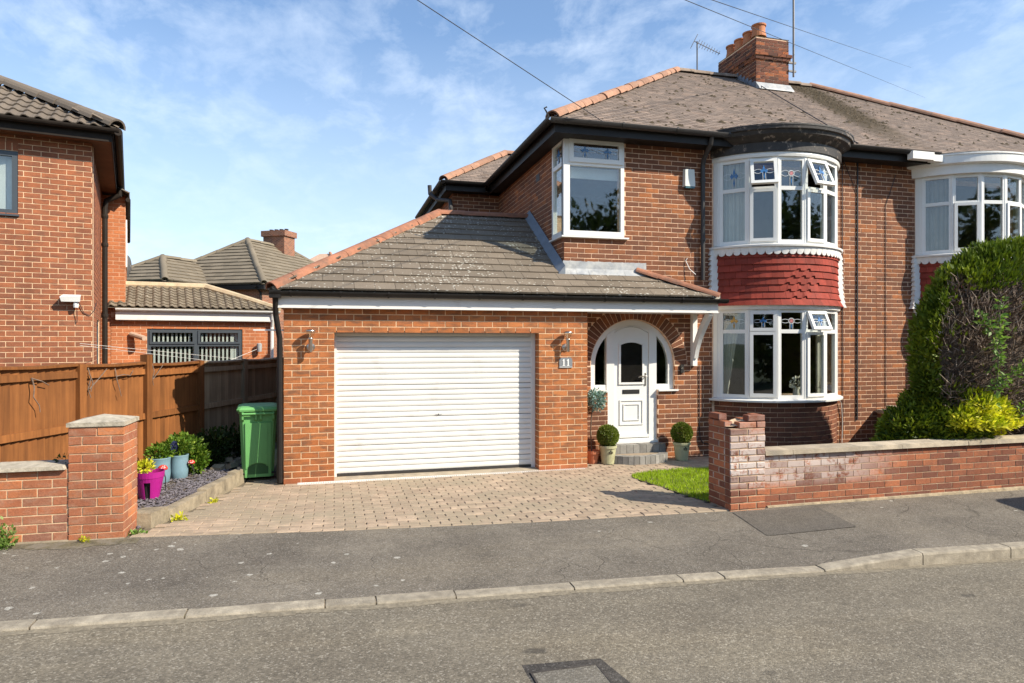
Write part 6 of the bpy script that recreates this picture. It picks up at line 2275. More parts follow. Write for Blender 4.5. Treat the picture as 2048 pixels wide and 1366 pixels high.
# rear block of the left house with its own eaves
WX = 0.25
mb = MB()
s4 = Vector((sd_[0] * 4.05, sd_[1] * 4.05))
slab(mb, (s4.x - 0.3, s4.y), (1, 0), WX + 0.294 - s4.x, 0, 5.0, 0.2)
slab(mb, (WX, s4.y + 0.02), sd_, 7.0, 0, 5.0, 0.2, [(1.2, 2.3, 3.6, 4.7)])
Lb('rear_wall', mb, MAT['mortar_ext'])
it = brick_rows((s4.x + 0.0, s4.y), (1, 0), WX - s4.x, 1.2, 46, 0.083, 0.225)
it += brick_rows((WX, s4.y + 0.034), sd_, 6.9, 2.4, 32, 0.083, 0.225, [(1.2, 2.3, 3.6, 4.7)])
pieces('brick', lh, MAT['brick_ext'], it, brick_tpl, 0, local=True, stuff='rear_brickwork')
TR = plane_T((WX, s4.y + 0.006), sd_)
mb = MB()
mb.box(1.2, 2.3, -0.03, 0.07, 3.6, 3.66, T=TR); mb.box(1.2, 2.3, -0.03, 0.07, 4.64, 4.7, T=TR); mb.box(1.2, 1.26, -0.03, 0.07, 3.66, 4.64, T=TR); mb.box(2.24, 2.3, -0.03, 0.07, 3.66, 4.64, T=TR)
Lb('rear_window_frame', mb, MAT['upvc'])
mb = MB()
mb.box(1.26, 2.24, 0.03, 0.034, 3.66, 4.64, T=TR)
Lb('rear_pane', mb, MAT['glass'])
mb = MB()
mb.poly([(WX + 0.07, s4.y - 0.1, 4.98), (WX + 0.07 + sd_[0] * 7, s4.y + 7, 4.98), (WX - 2.7, s4.y + 7, 6.6), (WX - 2.7, s4.y - 0.1, 6.6)])
rr_ = Lb('rear_roof', mb, MAT['left_tile'])
it = tile_slope((WX + 0.06, s4.y, 5.0), (sd_[0], sd_[1], 0), lus2, 2, 0.33, 0.36, 0.40, 0.016, lambda b: -0.1, lambda b: 7.0, wave=(0.033, 2), jit=0.002, half=False)
pieces('roof_tile', rr_, MAT['left_tile'], it, wave_tpl, 0, local=True, stuff='rear_slope_tiles')
mb = MB()
mb.tube([(WX + 0.055, s4.y - 0.1, 4.93), (WX + 0.055 + sd_[0] * 7, s4.y + 6.9, 4.93)], 0.05, 8)
Lb('rear_gutter', mb, MAT['brown_pvc'])
# boiler flue on the extension side, security light, clothes line
mb = MB()
mb.tube([(0.36, s4.y - 0.02, 2.02), (0.62, s4.y - 0.30, 1.93)], 0.055, 10)
Lb('boiler_flue', mb, plain('flue_plastic', (0.5, 0.36, 0.27), 0.6))
t_ = thing('security_light', 'white security light with a trailing lead on the orange brick house', 'security light', tuple(XF[lh] @ Vector((-0.27, 0, 2.52))), LA)
mb = MB()
mb.hexa([(-0.13, -0.14, -0.03), (0.12, -0.14, -0.03), (0.10, -0.01, -0.03), (-0.10, -0.01, -0.03), (-0.15, -0.16, 0.045), (0.13, -0.16, 0.055), (0.12, -0.01, 0.09), (-0.12, -0.01, 0.09)])
mb.build('lamp_head', MAT['upvc'], t_, local=True)
mb = MB()
mb.lathe([(0.035, -0.12), (0.04, -0.07), (0.03, -0.032)], (0.06, -0.08, 0), 10)
mb.build('sensor', MAT['upvc'], t_, local=True)
mb = MB()
mb.tube([(0.07, -0.06, -0.12), (0.07, -0.03, -0.3), (0.065, -0.02, -0.36)], 0.006, 5)
mb.tube([(0.09, -0.03, -0.03), (0.16, -0.015, -0.2), (0.24, -0.012, -0.24), (0.3, -0.01, -0.16), (0.33, -0.01, -0.03)], 0.006, 5)
mb.build('lead', MAT['wire'], t_, local=True)

# ------------------------------------------------------------------ single-storey extension between the houses
EA = R(13)
ex = thing('extension', 'single storey orange brick extension with grey framed window beyond the fence', 'extension', (-4.186, 16.237, 0), EA)
hole = [(0.23 + 0.45, 2.192 + 0.45, 0.9, 2.155)]
mb = MB()
slab(mb, (-0.45, 0), (1, 0), 3.33, 0, 2.5, 0.25, hole)
slab(mb, (2.88, 0.02), (0, 1), 2.4, 0, 2.5, 0.2)
mb.build('wall', MAT['mortar_ext'], ex, local=True)
it = brick_rows((-0.45, 0), (1, 0), 3.33, 1.23 - 14 * 0.083, 28, 0.083, 0.225, hole)
pieces('brick', ex, MAT['brick_ext'], it, brick_tpl, 300, local=True, stuff='front_brickwork')
win = bpy.data.objects.new('grey_window', None)
COL.objects.link(win)
win.parent = ex
XF[win] = XF[ex]
a, b, c, e = 0.233, 2.189, 0.9, 2.152
mid, zt2 = 1.217, 1.80
TE = lambda s, d, z: (s, d + 0.02, z)
mb = MB()
w = 0.075
mb.box(a, b, 0, 0.07, e - w, e, T=TE); mb.box(a, b, 0, 0.07, c, c + w, T=TE)
mb.box(a, a + w, 0, 0.07, c + w, e - w, T=TE); mb.box(b - w, b, 0, 0.07, c + w, e - w, T=TE)
mb.box(mid - 0.05, mid + 0.05, 0, 0.07, c + w, e - w, T=TE)
mb.box(a + w, mid - 0.05, 0.002, 0.07, zt2 - 0.05, zt2 + 0.03, T=TE); mb.box(mid + 0.05, b - w, 0.002, 0.07, zt2 - 0.05, zt2 + 0.03, T=TE)
for s0, s1 in ((a + w - 0.03, mid - 0.03), (mid + 0.03, b - w + 0.03)):
    z0, z1 = zt2 + 0.005, e - 0.045
    mb.box(s0, s1, -0.02, 0.0, z0, z0 + 0.05, T=TE); mb.box(s0, s1, -0.02, 0, z1 - 0.05, z1, T=TE)
    mb.box(s0, s0 + 0.05, -0.02, 0, z0 + 0.05, z1 - 0.05, T=TE); mb.box(s1 - 0.05, s1, -0.02, 0, z0 + 0.05, z1 - 0.05, T=TE)
mb.build('window_frame', MAT['anthracite'], win, local=True)
mb = MB()
mb.box(a + w, b - w, 0.04, 0.044, c + w, e - w, T=TE)
mb.build('pane', MAT['glass'], win, local=True)
mb = MB()
for k in range(21):
    x = a + 0.12 + 0.088 * k
    if x > b - 0.08: break
    mb.box(x, x + (0.040 if x < b - 0.3 else 0.075), 0.065, 0.068, c, e, T=TE)
mb.build('vertical_blind', MAT['blind'], win, local=True)
mb = MB()
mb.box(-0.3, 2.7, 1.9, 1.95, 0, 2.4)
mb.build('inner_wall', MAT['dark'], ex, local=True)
# roof with a cement fillet along the top and down the right hip
ez, ey = 2.60, -0.20
etan = 0.46
eus = Vector((0, math.cos(math.atan(etan)), math.sin(math.atan(etan))))
er = 1.18
esl = er / eus.y
hx0, hx1 = 1.45, 3.0
mb = MB()
mb.poly([(-0.5, ey, ez - .015), (hx1, ey, ez - .015), (hx0, ey + er, ez + er * etan - .015), (-0.5, ey + er, ez + er * etan - .015)])
mb.poly([(hx1, ey, ez - .015), (hx1, ey + 2 * er, ez - .015), (hx0, ey + er, ez + er * etan - .015)])
mb.poly([(-0.5, ey + er, ez + er * etan - .015), (hx0, ey + er, ez + er * etan - .015), (hx1, ey + 2 * er, ez - .015), (-0.5, ey + 2 * er, ez - .015)])
er_ = mb.build('roof', MAT['ext_tile'], ex, local=True)
it = tile_slope((0, ey, ez), (1, 0, 0), eus, 8, esl / 8, 0.165, esl / 8 + 0.06, 0.016, lambda b: -0.42, lambda b: hx1 - (hx1 - hx0) * b / esl - 0.06, wave=(0.034, 1), jit=0.008, half=False)
pieces('roof_tile', er_, MAT['ext_tile'], it, wave_tpl, 300, local=True)
MAT['buff'] = plain('buff_cement', (0.47, 0.37, 0.24), 0.95, var=0.25, vs=6.0, bmp=0.6, bs=40.0, dirt=(0.35, 0.2, 0.12), dscale=3.0, dth=(0.55, 0.75))
mb = MB()
pth = [(-0.5, ey + er - 0.02, ez + er * etan + 0.02), (0.5, ey + er, ez + er * etan + 0.03), (hx0, ey + er - 0.02, ez + er * etan + 0.02), (hx0 + 0.5, ey + er * 0.68, ez + er * etan * 0.68 + 0.03), (hx0 + 1.0, ey + er * 0.36, ez + er * etan * 0.36 + 0.03), (hx1, ey + 0.02, ez + 0.02)]
mb.tube(pth, [0.09, 0.085, 0.10, 0.09, 0.08, 0.07], 8)
mb.build('cement_fillet', MAT['buff'], ex, local=True)
mb = MB()
mb.box(-0.36, 2.94, ey + 0.06, ey + 0.08, 2.33, 2.57)
mb.box(-0.36, 2.94, ey + 0.082, -0.004, 2.318, 2.329)
mb.build('fascia', MAT['fascia'], ex, local=True)
mb = MB()
r = 0.055
prof = [(-r, 0.0)] + [(-r * math.cos(R(a_)), -r * 1.0 * math.sin(R(a_))) for a_ in range(20, 181, 20)] + [(r * 0.92 * math.cos(R(a_)), -r * 0.92 * math.sin(R(a_))) for a_ in range(10, 170, 20)]
mb.sweep(prof, [lambda a_, b_, x=x: (x, ey + a_, 2.575 + b_) for x in (-0.36, 3.0)])
mb.build('gutter', MAT['upvc'], ex, local=True)
mb = MB()
mb.tube([(2.84, ey + 0.02, 2.54), (2.84, ey + 0.06, 2.38), (2.84, -0.05, 2.2), (2.84, -0.05, 0.5)], 0.04, 9)
mb.build('downpipe', MAT['upvc'], ex, local=True)
t_ = thing('outside_light', 'small grey spotlight low on the extension wall by the white downpipe', 'outdoor light', tuple(XF[ex] @ Vector((2.55, 0, 1.72))), EA)
mb = MB()
mb.lathe([(0.05, -0.10), (0.06, 0.0), (0.06, 0.08), (0.04, 0.1)], (0, -0.1, 0), 12)
mb.build('shade', MAT['lead'], t_, local=True)
mb = MB()
mb.tube([(0, 0, -0.02), (0, -0.08, 0)], 0.02, 6)
mb.build('arm', MAT['lead'], t_, local=True)
for k, (p0, p1) in enumerate((((-0.62, -4.6, 1.83), (2.5, -1.2, 1.42)), ((-0.62, -4.6, 1.80), (1.9, -1.2, 1.38)))):
    wire('washing_line', ('upper' if k == 0 else 'lower') + ' of the two white washing lines above the fence by the left house', tuple(XF[ex] @ Vector(p0)), tuple(XF[ex] @ Vector(p1)), 0.0035, MAT['cable_white'], 'washing line')
wire('washing_line', 'short white washing line rising to the spotlight on the extension', tuple(XF[ex] @ Vector((1.85, -0.9, 1.45))), tuple(XF[ex] @ Vector((2.5, -0.1, 1.68))), 0.0045, MAT['cable_white'], 'washing line')

# ------------------------------------------------------------------ grey roofed houses behind
c15, s15 = math.cos(R(15)), math.sin(R(15))
def camxy(xr, zf): return (xr * c15 + zf * s15, -xr * s15 + zf * c15)
QA = math.atan2(0.27, 0.963) + R(15)         # direction of receding faces from +Y towards +X
cb = camxy(-12.63, 34.0)
fh_ = thing('far_house', 'house behind with hipped grey roof and brick chimney beyond the extension', 'house', (*cb, 0), -QA)
# local axes: x = frontal right, y = receding
ez_ = 4.79
def hip_block(root, x0, x1, y0, y1, ez, rise, front=True, wall=True, name='roof', back_hip=False):
    h = (x1 - x0) / 2
    ap = (x0 + h, y0 + h, ez + rise)
    bk = (x0 + h, y1 - (h if back_hip else 0), ez + rise)
    mb = MB()
    mb.poly([(x0, y0, ez), (x1, y0, ez), ap])
    mb.poly([(x1, y0, ez), (x1, y1, ez), bk, ap])
    mb.poly([(x0, y1, ez), (x0, y0, ez), ap, bk])
    if back_hip: mb.poly([(x1, y1, ez), (x0, y1, ez), bk])
    r_ = mb.build(name, MAT['far_tile'], root, local=True)
    sl_ = math.hypot(h, rise)
    u1 = Vector((0, h, rise)).normalized()
    u2 = Vector((-h, 0, rise)).normalized()
    u3 = Vector((h, 0, rise)).normalized()
    nrow = int(sl_ / 0.37)
    gg = sl_ / nrow
    it = tile_slope((0, y0, ez), (1, 0, 0), u1, nrow, gg, 0.6, gg + 0.08, 0.07, lambda b: x0 + h * b / sl_, lambda b: x1 - h * b / sl_, jit=0.002, gap=0.01)
    it += tile_slope((x1, 0, ez), (0, 1, 0), u2, nrow, gg, 0.6, gg + 0.08, 0.07, lambda b: y0 + h * b / sl_, lambda b: y1 - (h * b / sl_ if back_hip else 0), jit=0.002, gap=0.01)
    pieces('roof_tile', r_, MAT['far_tile'], it, tile_tpl, 0, local=True, stuff='tile_courses')
    for p0, p1 in (((x0, y0, ez), ap), ((x1, y0, ez), ap), (ap, bk)) + ((((x1, y1, ez), bk),) if back_hip else ()):
        ridge_run(root, 'hip_tile', MAT['far_tile'], Vector(p0) + Vector((0, 0, .09)), Vector(p1) + Vector((0, 0, .09)), 0.17, 0.9, local=True, jit=0.002)
    mb = MB()
    mb.box(x0 + 0.05, x1 - 0.05, y0 + 0.05, y0 + 0.09, ez - 0.25, ez - 0.03)
    mb.box(x1 - 0.09, x1 - 0.05, y0 + 0.092, y1, ez - 0.25, ez - 0.03)
    mb.build('fascia', MAT['black_pvc'], root, local=True)
    mb = MB()
    mb.box(x0 + 0.4, x1 - 0.4, y0 + 0.4, y1, 0, ez - 0.03)
    mb.build('wall', far_wall, root, local=True)
def far_brick():
    m, t, b = new_mat('far_brick_wall')
    tcn = t.n('ShaderNodeTexCoord').outputs['Object']
    sp = t.n('ShaderNodeSeparateXYZ', {0: tcn})
    v = t.n('ShaderNodeCombineXYZ', {0: t.math('ADD', sp.outputs[0], sp.outputs[1]), 1: sp.outputs[2], 2: 0.0})
    br = t.n('ShaderNodeTexBrick', {'Vector': v, 'Color1': (0.15, 0.055, 0.034, 1), 'Color2': (0.27, 0.09, 0.045, 1), 'Mortar': (0.36, 0.25, 0.17, 1), 'Scale': 1.0, 'Mortar Size': 0.008, 'Brick Width': 0.225, 'Row Height': 0.076})
    t.set(b.inputs['Base Color'], br.outputs[0])
    b.inputs['Roughness'].default_value = 0.9
    return m
far_wall = far_brick()
hip_block(fh_, -8.2, 0.0, 0.0, 12.1, ez_, 2.92, back_hip=True)
hip_block(fh_, -7.9, -3.42, -2.9, 1.5, ez_ - 0.02, 1.42, name='wing_roof')
far_ch = bpy.data.objects.new('chimney', None)
COL.objects.link(far_ch)
far_ch.parent = fh_
XF[far_ch] = XF[fh_]
cxm, cym, cz1 = -4.0, 7.0, 8.72
mb = MB()
mb.box(cxm - 0.75, cxm + 0.75, cym - 0.55, cym + 0.55, 6.8, cz1 - 0.35)
mb.build('chimney_stack', far_wall, far_ch, local=True)
mb = MB()
mb.box(cxm - 0.85, cxm + 0.85, cym - 0.65, cym + 0.65, cz1 - 0.349, cz1)
mb.build('chimney_cap', far_wall, far_ch, local=True)
for k in range(4):
    mb = MB()
    mb.lathe([(0.13, 0), (0.11, 0.12), (0.13, 0.16)], (cxm - 0.55 + 0.36 * k, cym, cz1), 10)
    mb.build('chimney_pot', MAT['dark'], far_ch, local=True)
mb = MB()
mb.tube([(-0.5, -0.05, ez_ - 0.1), (-0.45, 0.33, ez_ - 0.4), (-0.45, 0.33, 0)], 0.05, 7)
mb.build('downpipe', MAT['black_pvc'], fh_, local=True)

t_ = thing('satellite_dish', 'small dark satellite dish on the grey roof by the left house', 'satellite dish', (*camxy(-18.4, 32.2), 5.55), 0)
bx_, by_ = camxy(-18.4, 32.2)
mb = MB()
mb.lathe([(0.02, 0.02), (0.2, 0.05), (0.36, 0.12), (0.36, 0.13), (0.2, 0.07), (0.0, 0.03)], (0, 0, 0), 16, T=lambda a, b, c: (bx_ + a * 0.35 - c, by_ - c + 0.8 * a, 5.55 + b * 1.3))
mb.build('dish', MAT['alum'], t_)
mb = MB()
mb.tube([(bx_, by_, 5.5), (bx_ - 0.15, by_ + 0.15, 5.45), (bx_ - 0.15, by_ + 0.2, 5.0)], 0.03, 6)
mb.build('bracket', MAT['alum'], t_)

p2_ = camxy(-19.2, 60.0)
f2 = thing('far_house', 'farthest house, only a pale hipped roof showing between chimney and garage roof', 'house', (*p2_, 0), -QA)
mb = MB()
mb.poly([(-5, 0, 6.6), (5, 0, 6.6), (0.6, 4.4, 10.3), (-0.6, 4.4, 10.3)])
mb.poly([(5, 0, 6.6), (5, 9, 6.6), (0.6, 4.6, 10.3), (0.6, 4.4, 10.3)])
mb.poly([(-5, 9, 6.6), (-5, 0, 6.6), (-0.6, 4.4, 10.3), (-0.6, 4.6, 10.3)])
mb.build('roof', MAT['render_pale'], f2, local=True)
ridge_run(f2, 'hip_tile', MAT['terracotta'], (5, 0, 6.6), (0.6, 4.4, 10.35), 0.15, 0.8, local=True)
mb = MB()
mb.box(-4.6, 4.6, 0.4, 8.6, 0, 6.55)
mb.build('wall', far_wall, f2, local=True)

# ------------------------------------------------------------------ fence
fd = Vector((0.3827, 0.9239))
fd.normalize()
FA = (-2.758, 8.490)
fz0 = 0.10


def fpt(s): return (FA[0] + fd.x * s, FA[1] + fd.y * s)


TFN = plane_T(FA, (fd.x, fd.y))


def fence(label, posts, span, mat, tops):
    o = thing('garden_fence', label, 'fence', (*fpt(span[0]), fz0), 0, 'boundary fence panels')
    for s, zt in posts:
        mb = MB()
        mb.box(s - 0.05, s + 0.05, -0.06, 0.04, 0.0, zt, T=TFN)
        mb.poly([TFN(s - .05, -.06, zt + .001), TFN(s + .05, -.06, zt + .001), TFN(s + .05, .04, zt + .012), TFN(s - .05, .04, zt + .012)])
        mb.build('post', mat, o)
    for (a, b, zt) in tops:
        a, b = a + 0.052, b - 0.052
        n = max(2, round((b - a) / 0.104))
        for k in range(n):
            s0, s1 = a + (b - a) * k / n, a + (b - a) * (k + 1) / n
            j = rng.uniform(-0.003, 0.003)
            mb = MB()
            mb.hexa([TFN(s0, 0.018 + j, 0.03), TFN(s1 + 0.012, -0.006 + j, 0.03), TFN(s1 + 0.012, 0.022 + j, 0.03), TFN(s0, 0.024 + j, 0.03),
                     TFN(s0, 0.018 + j, zt - 0.035), TFN(s1 + 0.012, -0.006 + j, zt - 0.035), TFN(s1 + 0.012, 0.022 + j, zt - 0.035), TFN(s0, 0.024 + j, zt - 0.035)])
            mb.build('board', mat, o)
        for zc, h in ((zt - 0.13, 0.068), (0.905, 0.075), (0.16, 0.09)):
            mb = MB()
            mb.hexa([TFN(a, -0.035, zc - h / 2), TFN(b, -0.035, zc - h / 2), TFN(b, 0.005, zc - h / 2), TFN(a, 0.005, zc - h / 2), TFN(a, -0.030, zc + h / 2), TFN(b, -0.030, zc + h / 2), TFN(b, 0.005, zc + h / 2), TFN(a, 0.005, zc + h / 2)])
            mb.build('rail', mat, o)
        mb = MB()
        m_ = (a + b) / 2
        for q0, q1, za, zb in ((a, m_, zt, zt - 0.012), (m_, b, zt - 0.012, zt)):
            mb.hexa([TFN(q0, -0.045, za - 0.035), TFN(q1, -0.045, zb - 0.035), TFN(q1, 0.035, zb - 0.03), TFN(q0, 0.035, za - 0.03), TFN(q0, -0.045, za - 0.008), TFN(q1, -0.045, zb - 0.008), TFN(q1, 0.035, zb), TFN(q0, 0.035, za)])
        mb.build('capping', mat, o)
    return o


fence('orange brown stained panel fence with dead creeper stems beside the left pier', [(-1.16, 1.62), (0.0, 1.605), (1.115, 1.69), (2.26, 1.58)], (0, 2.26), MAT['fence_brown'], [(-1.85, -1.16, 1.63), (-1.16, 0.0, 1.62), (0.0, 1.115, 1.605), (1.115, 2.26, 1.58)])
fence('unstained grey weathered panel fence in the shade behind the green bin', [(3.47, 1.57), (4.64, 1.57)], (2.4, 4.7), MAT['fence_grey'], [(2.26, 3.47, 1.575), (3.47, 4.64, 1.57), (4.64, 5.8, 1.57)])


def stem_thing(label, s, z, pts, r):
    mb = MB()
    for pl in pts:
        mb.tube([TFN(s + a, -0.045 - c, z + b) for a, b, c in pl], [r * 0.6 * (1 - 0.5 * i / len(pl)) for i in range(len(pl))], 5)
    o = mb.build('dead_creeper', MAT['twig'])
    tag(o, label, 'creeper', 'dead creeper stems on the fence')


stem_thing('dead creeper stem hanging on the fence panel left of the pier', -0.67, 1.45, [[(0, 0.04, 0), (0.01, -0.06, .02), (0, -0.16, .02), (0.06, -0.25, .03), (0.07, -0.32, .03)], [(0, 0.03, .01), (0.1, 0.0, .02), (0.2, -0.05, .01)]], 0.012)
stem_thing('dead creeper stem climbing beside the second fence post', 0.085, 1.44, [[(0, 0.12, 0), (0.02, 0.0, .02), (-0.01, -0.12, .01), (0.02, -0.22, .02)], [(0.01, -0.12, .01), (0.15, 0.0, .02), (0.28, 0.1, .01)], [(0.0, 0.05, .02), (0.05, -0.05, .02), (0.03, -0.15, .01)]], 0.011)
stem_thing('dead creeper stem on the fence panel above the stone cap', 0.51, 1.44, [[(0, 0.1, 0), (0.01, -0.05, .02), (0.05, -0.15, .02), (0.08, -0.24, .02)], [(0, 0.0, .01), (0.12, 0.02, .02), (0.25, 0.0, .01), (0.3, 0.06, .01)]], 0.010)
stem_thing('dead creeper stem on the tall fence post', 1.18, 1.47, [[(0, 0.1, 0), (0.01, 0.0, .02), (-0.01, -0.1, .01), (0.01, -0.18, .01)], [(0, -0.1, .01), (0.1, 0.0, .02), (0.2, 0.08, .01)]], 0.010)

# ------------------------------------------------------------------ left garden wall and gate pier
lw_ = thing('garden_wall', 'low orange brick garden wall with stone coping at the left edge', 'wall', (-3.5, 6.62, 0.1))
mb = MB()
slab(mb, (-6.5, 6.595), (1, 0), 4.28, -0.1, 0.752, 0.2)
mb.build('wall_core', MAT['mortar_pier'], lw_)
it = brick_rows((-6.5, 6.595), (1, 0), 4.28, 0.755 - 9 * 0.077, 9, 0.077, 0.225, joint=0.0105)
it += brick_rows((-6.5, 6.595), (1, 0), 4.28, 0.755 - 11 * 0.077, 2, 0.077, 0.225, joint=0.0105)
pieces('brick', lw_, MAT['brick_pier_left'], it, brick_tpl, 300, stuff='hidden_brickwork')
for k, (a, b) in enumerate(((-6.5, -5.3), (-5.294, -4.1), (-4.094, -2.9), (-2.894, -2.235))):
    mb = MB()
    mb.hexa([(a, 6.55, 0.754), (b, 6.55, 0.754), (b, 6.84, 0.754), (a, 6.84, 0.754), (a, 6.555, 0.785), (b - 0.02, 6.555, 0.785), (b - .01, 6.835, 0.80), (a, 6.835, 0.80)])
    mb.build('coping_stone', MAT['stone_cap'], lw_)
PX0, PX1, PY0, PY1 = -2.218, -1.788, 6.585, 7.015
pl_ = thing('gate_pier', 'orange brick gate pier with a weathered pyramid stone cap beside the fence', 'pier', (-2.0, 6.8, 0.1))
mb = MB()
mb.box(PX0 + 0.006, PX1 - 0.006, PY0 + 0.006, PY1 - 0.006, -0.1, 1.112)
mb.build('pier_core', MAT['mortar_pier'], pl_)
it = []
zb_ = 1.115 - 15 * 0.077
for k, (P0, d) in enumerate((((PX0, PY0), (1, 0)), ((PX1, PY0 + 0.032), (0, 1)), ((PX0, PY1 - 0.002), (0, -1)))):
    it += brick_rows(P0, d, PX1 - PX0 - (0.034 if k else 0), zb_, 15, 0.077, 0.225, joint=0.0105, flip=k % 2)
pieces('brick', pl_, MAT['brick_pier_left'], it, brick_tpl, 300, stuff='hidden_brickwork')
mb = MB()
cxp, cyp = (PX0 + PX1) / 2, (PY0 + PY1) / 2
a = 0.228
mb.hexa([(cxp - a, cyp - a, 1.116), (cxp + a, cyp - a, 1.116), (cxp + a, cyp + a, 1.116), (cxp - a, cyp + a, 1.116), (cxp - a, cyp - a, 1.150), (cxp + a, cyp - a, 1.150), (cxp + a, cyp + a, 1.150), (cxp - a, cyp + a, 1.150)])
a2 = a
b_ = len(mb.v)
mb.v += [(cxp - a, cyp - a, 1.151), (cxp + a, cyp - a, 1.151), (cxp + a, cyp + a, 1.151), (cxp - a, cyp + a, 1.151), (cxp, cyp, 1.205)]
mb.f += [(b_, b_ + 1, b_ + 4), (b_ + 1, b_ + 2, b_ + 4), (b_ + 2, b_ + 3, b_ + 4), (b_ + 3, b_, b_ + 4)]
mb.build('pier_cap', MAT['stone_cap'], pl_)
# mortar and moss fillet at the foot of pier and wall
mb = MB()
mb.hexa([(-6.5, 6.57, 0.0), (PX1 + 0.02, 6.545, 0.0), (PX1 + 0.02, 6.6, 0.0), (-6.5, 6.64, 0.0), (-6.5, 6.60, G(-4, 6.6) + 0.045), (PX1 + 0.01, 6.572, 0.125), (PX1, 6.59, 0.135), (-6.5, 6.64, G(-4, 6.6) + 0.06)])
mb.build('mortar_foot', plain('dirty_mortar', (0.24, 0.195, 0.135), 1.0, var=0.35, vs=12.0, bmp=0.8), lw_)
MAT['mossy'] = plain('mossy_grit', (0.11, 0.092, 0.055), 1.0, var=0.4, vs=20.0, bmp=0.8, dirt=(0.17, 0.145, 0.11), dscale=9.0, dth=(0.45, 0.6))
mb = MB()
for i in range(46):
    x = -5.5 + 0.11 * i
    if x > -1.75: break
    q = [0.05 + 0.16 * abs(math.sin(x * 2.3)) * rng.uniform(0.5, 1), 0.05 + 0.16 * abs(math.sin((x + .11) * 2.3)) * rng.uniform(0.5, 1)]
    mb.poly([(x, yb(x) - 0.04 - q[0], G(x, yb(x) - 0.04 - q[0]) + 0.003), (x + 0.11, yb(x) - 0.04 - q[1], G(x + .11, yb(x) - 0.04 - q[1]) + 0.003), (x + 0.11, yb(x) - 0.01, G(x + .11, yb(x)) + 0.006), (x, yb(x) - 0.01, G(x, yb(x)) + 0.006)])
tag(mb.build('mossy_grit', MAT['mossy']), kind='stuff')

# ------------------------------------------------------------------ right garden wall and broken pier
QX0, QX1, QY0, QY1 = 4.20, 4.645, 6.44, 6.885
pr = thing('gate_pier', 'broken old brick gate pier without a cap, patched white, at the driveway edge', 'pier', (4.42, 6.66, 0))
mb = MB()
mb.box(QX0 + 0.007, QX1 - 0.007, QY0 + 0.007, QY1 - 0.007, -0.1, 0.90)
mb.build('pier_core', MAT['mortar_wall'], pr)
it = []
c_ = 0.0745
for k, (P0, d) in enumerate((((QX0, QY0), (1, 0)), ((QX1, QY0 + 0.104), (0, 1)), ((QX0, QY1 - 0.002), (0, -1)))):
    rws = 15
    it += brick_rows(P0, d, QX1 - QX0 - (0.108 if k else 0), -0.065, rws, c_, 0.2235, joint=0.009, flip=k % 2)
def keep(m):
    x, y, z = m.translation
    if z > 0.97: return (x > 4.40 and y < 6.6) or (x < 4.25 and y > 6.70)
    if z > 0.90: return not (x < 4.33 and y < 6.56)
    return True
it = [q for q in it if keep(q[1])]
pieces('brick', pr, MAT['brick_wall_right'], it, lambda *a: brick_tpl(*a, d=0.10, b=0.008), 300, stuff='hidden_brickwork')
mb = MB()
V_ = []
for i in range(7):
    for j in range(7):
        V_.append((QX0 + 0.012 + 0.07 * i, QY0 + 0.03 + 0.065 * j, 0.905 + 0.04 * (i / 6) + rng.uniform(0, 0.035)))
mb.v = V_
mb.f = [(i * 7 + j, (i + 1) * 7 + j, (i + 1) * 7 + j + 1, i * 7 + j + 1) for i in range(6) for j in range(6)]
mb.build('broken_mortar', plain('pale_mortar', (0.5, 0.36, 0.23), 1.0, var=0.3, vs=15.0, bmp=0.8), pr)
rw = thing('garden_wall', 'low old brick garden wall with white salt stains and flat coping on the right', 'wall', (8.0, 6.5, 0))
mb = MB()
slab(mb, (QX1, 6.50), (1, 0), 9.5, -0.1, 0.583, 0.2)
mb.build('wall_core', MAT['mortar_wall'], rw)
it = brick_rows((QX1, 6.50), (1, 0), 9.5, 0.585 - 9 * c_, 9, c_, 0.2235, joint=0.009)
pieces('brick', rw, MAT['brick_wall_right'], it, brick_tpl, 300, stuff='far_brickwork')
x = QX1 + 0.012
k = 0
for L in (0.36, 0.92, 0.60, 1.0, 0.45, 0.75, 0.9, 0.9, 0.9, 0.9, 0.9):
    mb = MB()
    j = rng.uniform(-.006, .006)
    mb.hexa([(x, 6.455 + j, 0.587), (x + L - .006, 6.455 + j, 0.587), (x + L - .006, 6.73, 0.587), (x, 6.73, 0.587), (x, 6.46 + j, 0.636), (x + L - .006, 6.46 + j, 0.636), (x + L - .006, 6.725, 0.64), (x, 6.725, 0.64)])
    mb.build('coping_stone', MAT['coping'], rw)
    x += L
mb = MB()
mb.hexa([(4.70, 6.46, -0.05), (12, 6.455, -0.05), (12, 6.52, -0.05), (4.70, 6.50, -0.05), (4.70, 6.475, 0.012), (12, 6.47, 0.02), (12, 6.51, 0.04), (4.70, 6.51, 0.02)])
mb.build('mortar_foot', plain('sandy_mortar', (0.33, 0.26, 0.17), 1.0, var=0.35, vs=14.0, bmp=0.8), rw)
dv = thing('dividing_wall', 'low brick wall with coping between the two front gardens, in shade', 'wall', (9.25, 8.5, 0))
mb = MB()
slab(mb, (9.20, 9.64), (0, -1), 2.6, 0, 0.62, 0.2)
mb.build('wall_core', MAT['mortar_main'], dv)
it = brick_rows((9.20, 9.64), (0, -1), 2.6, 0.0, 8, 0.0765, 0.228, joint=0.0085)
pieces('brick', dv, MAT['brick_main'], it, brick_tpl, 60, stuff='brickwork')
mb = MB()
mb.box(9.17, 9.44, 7.05, 9.63, 0.622, 0.675)
mb.build('coping_stone', MAT['coping'], dv)
mb = MB()
mb.box(9.28, 9.40, 9.30, 9.52, 0.676, 0.75)
tag(mb.build('loose_brick', MAT['coping']), 'small loose block lying on the shaded dividing wall by the cables', 'block')

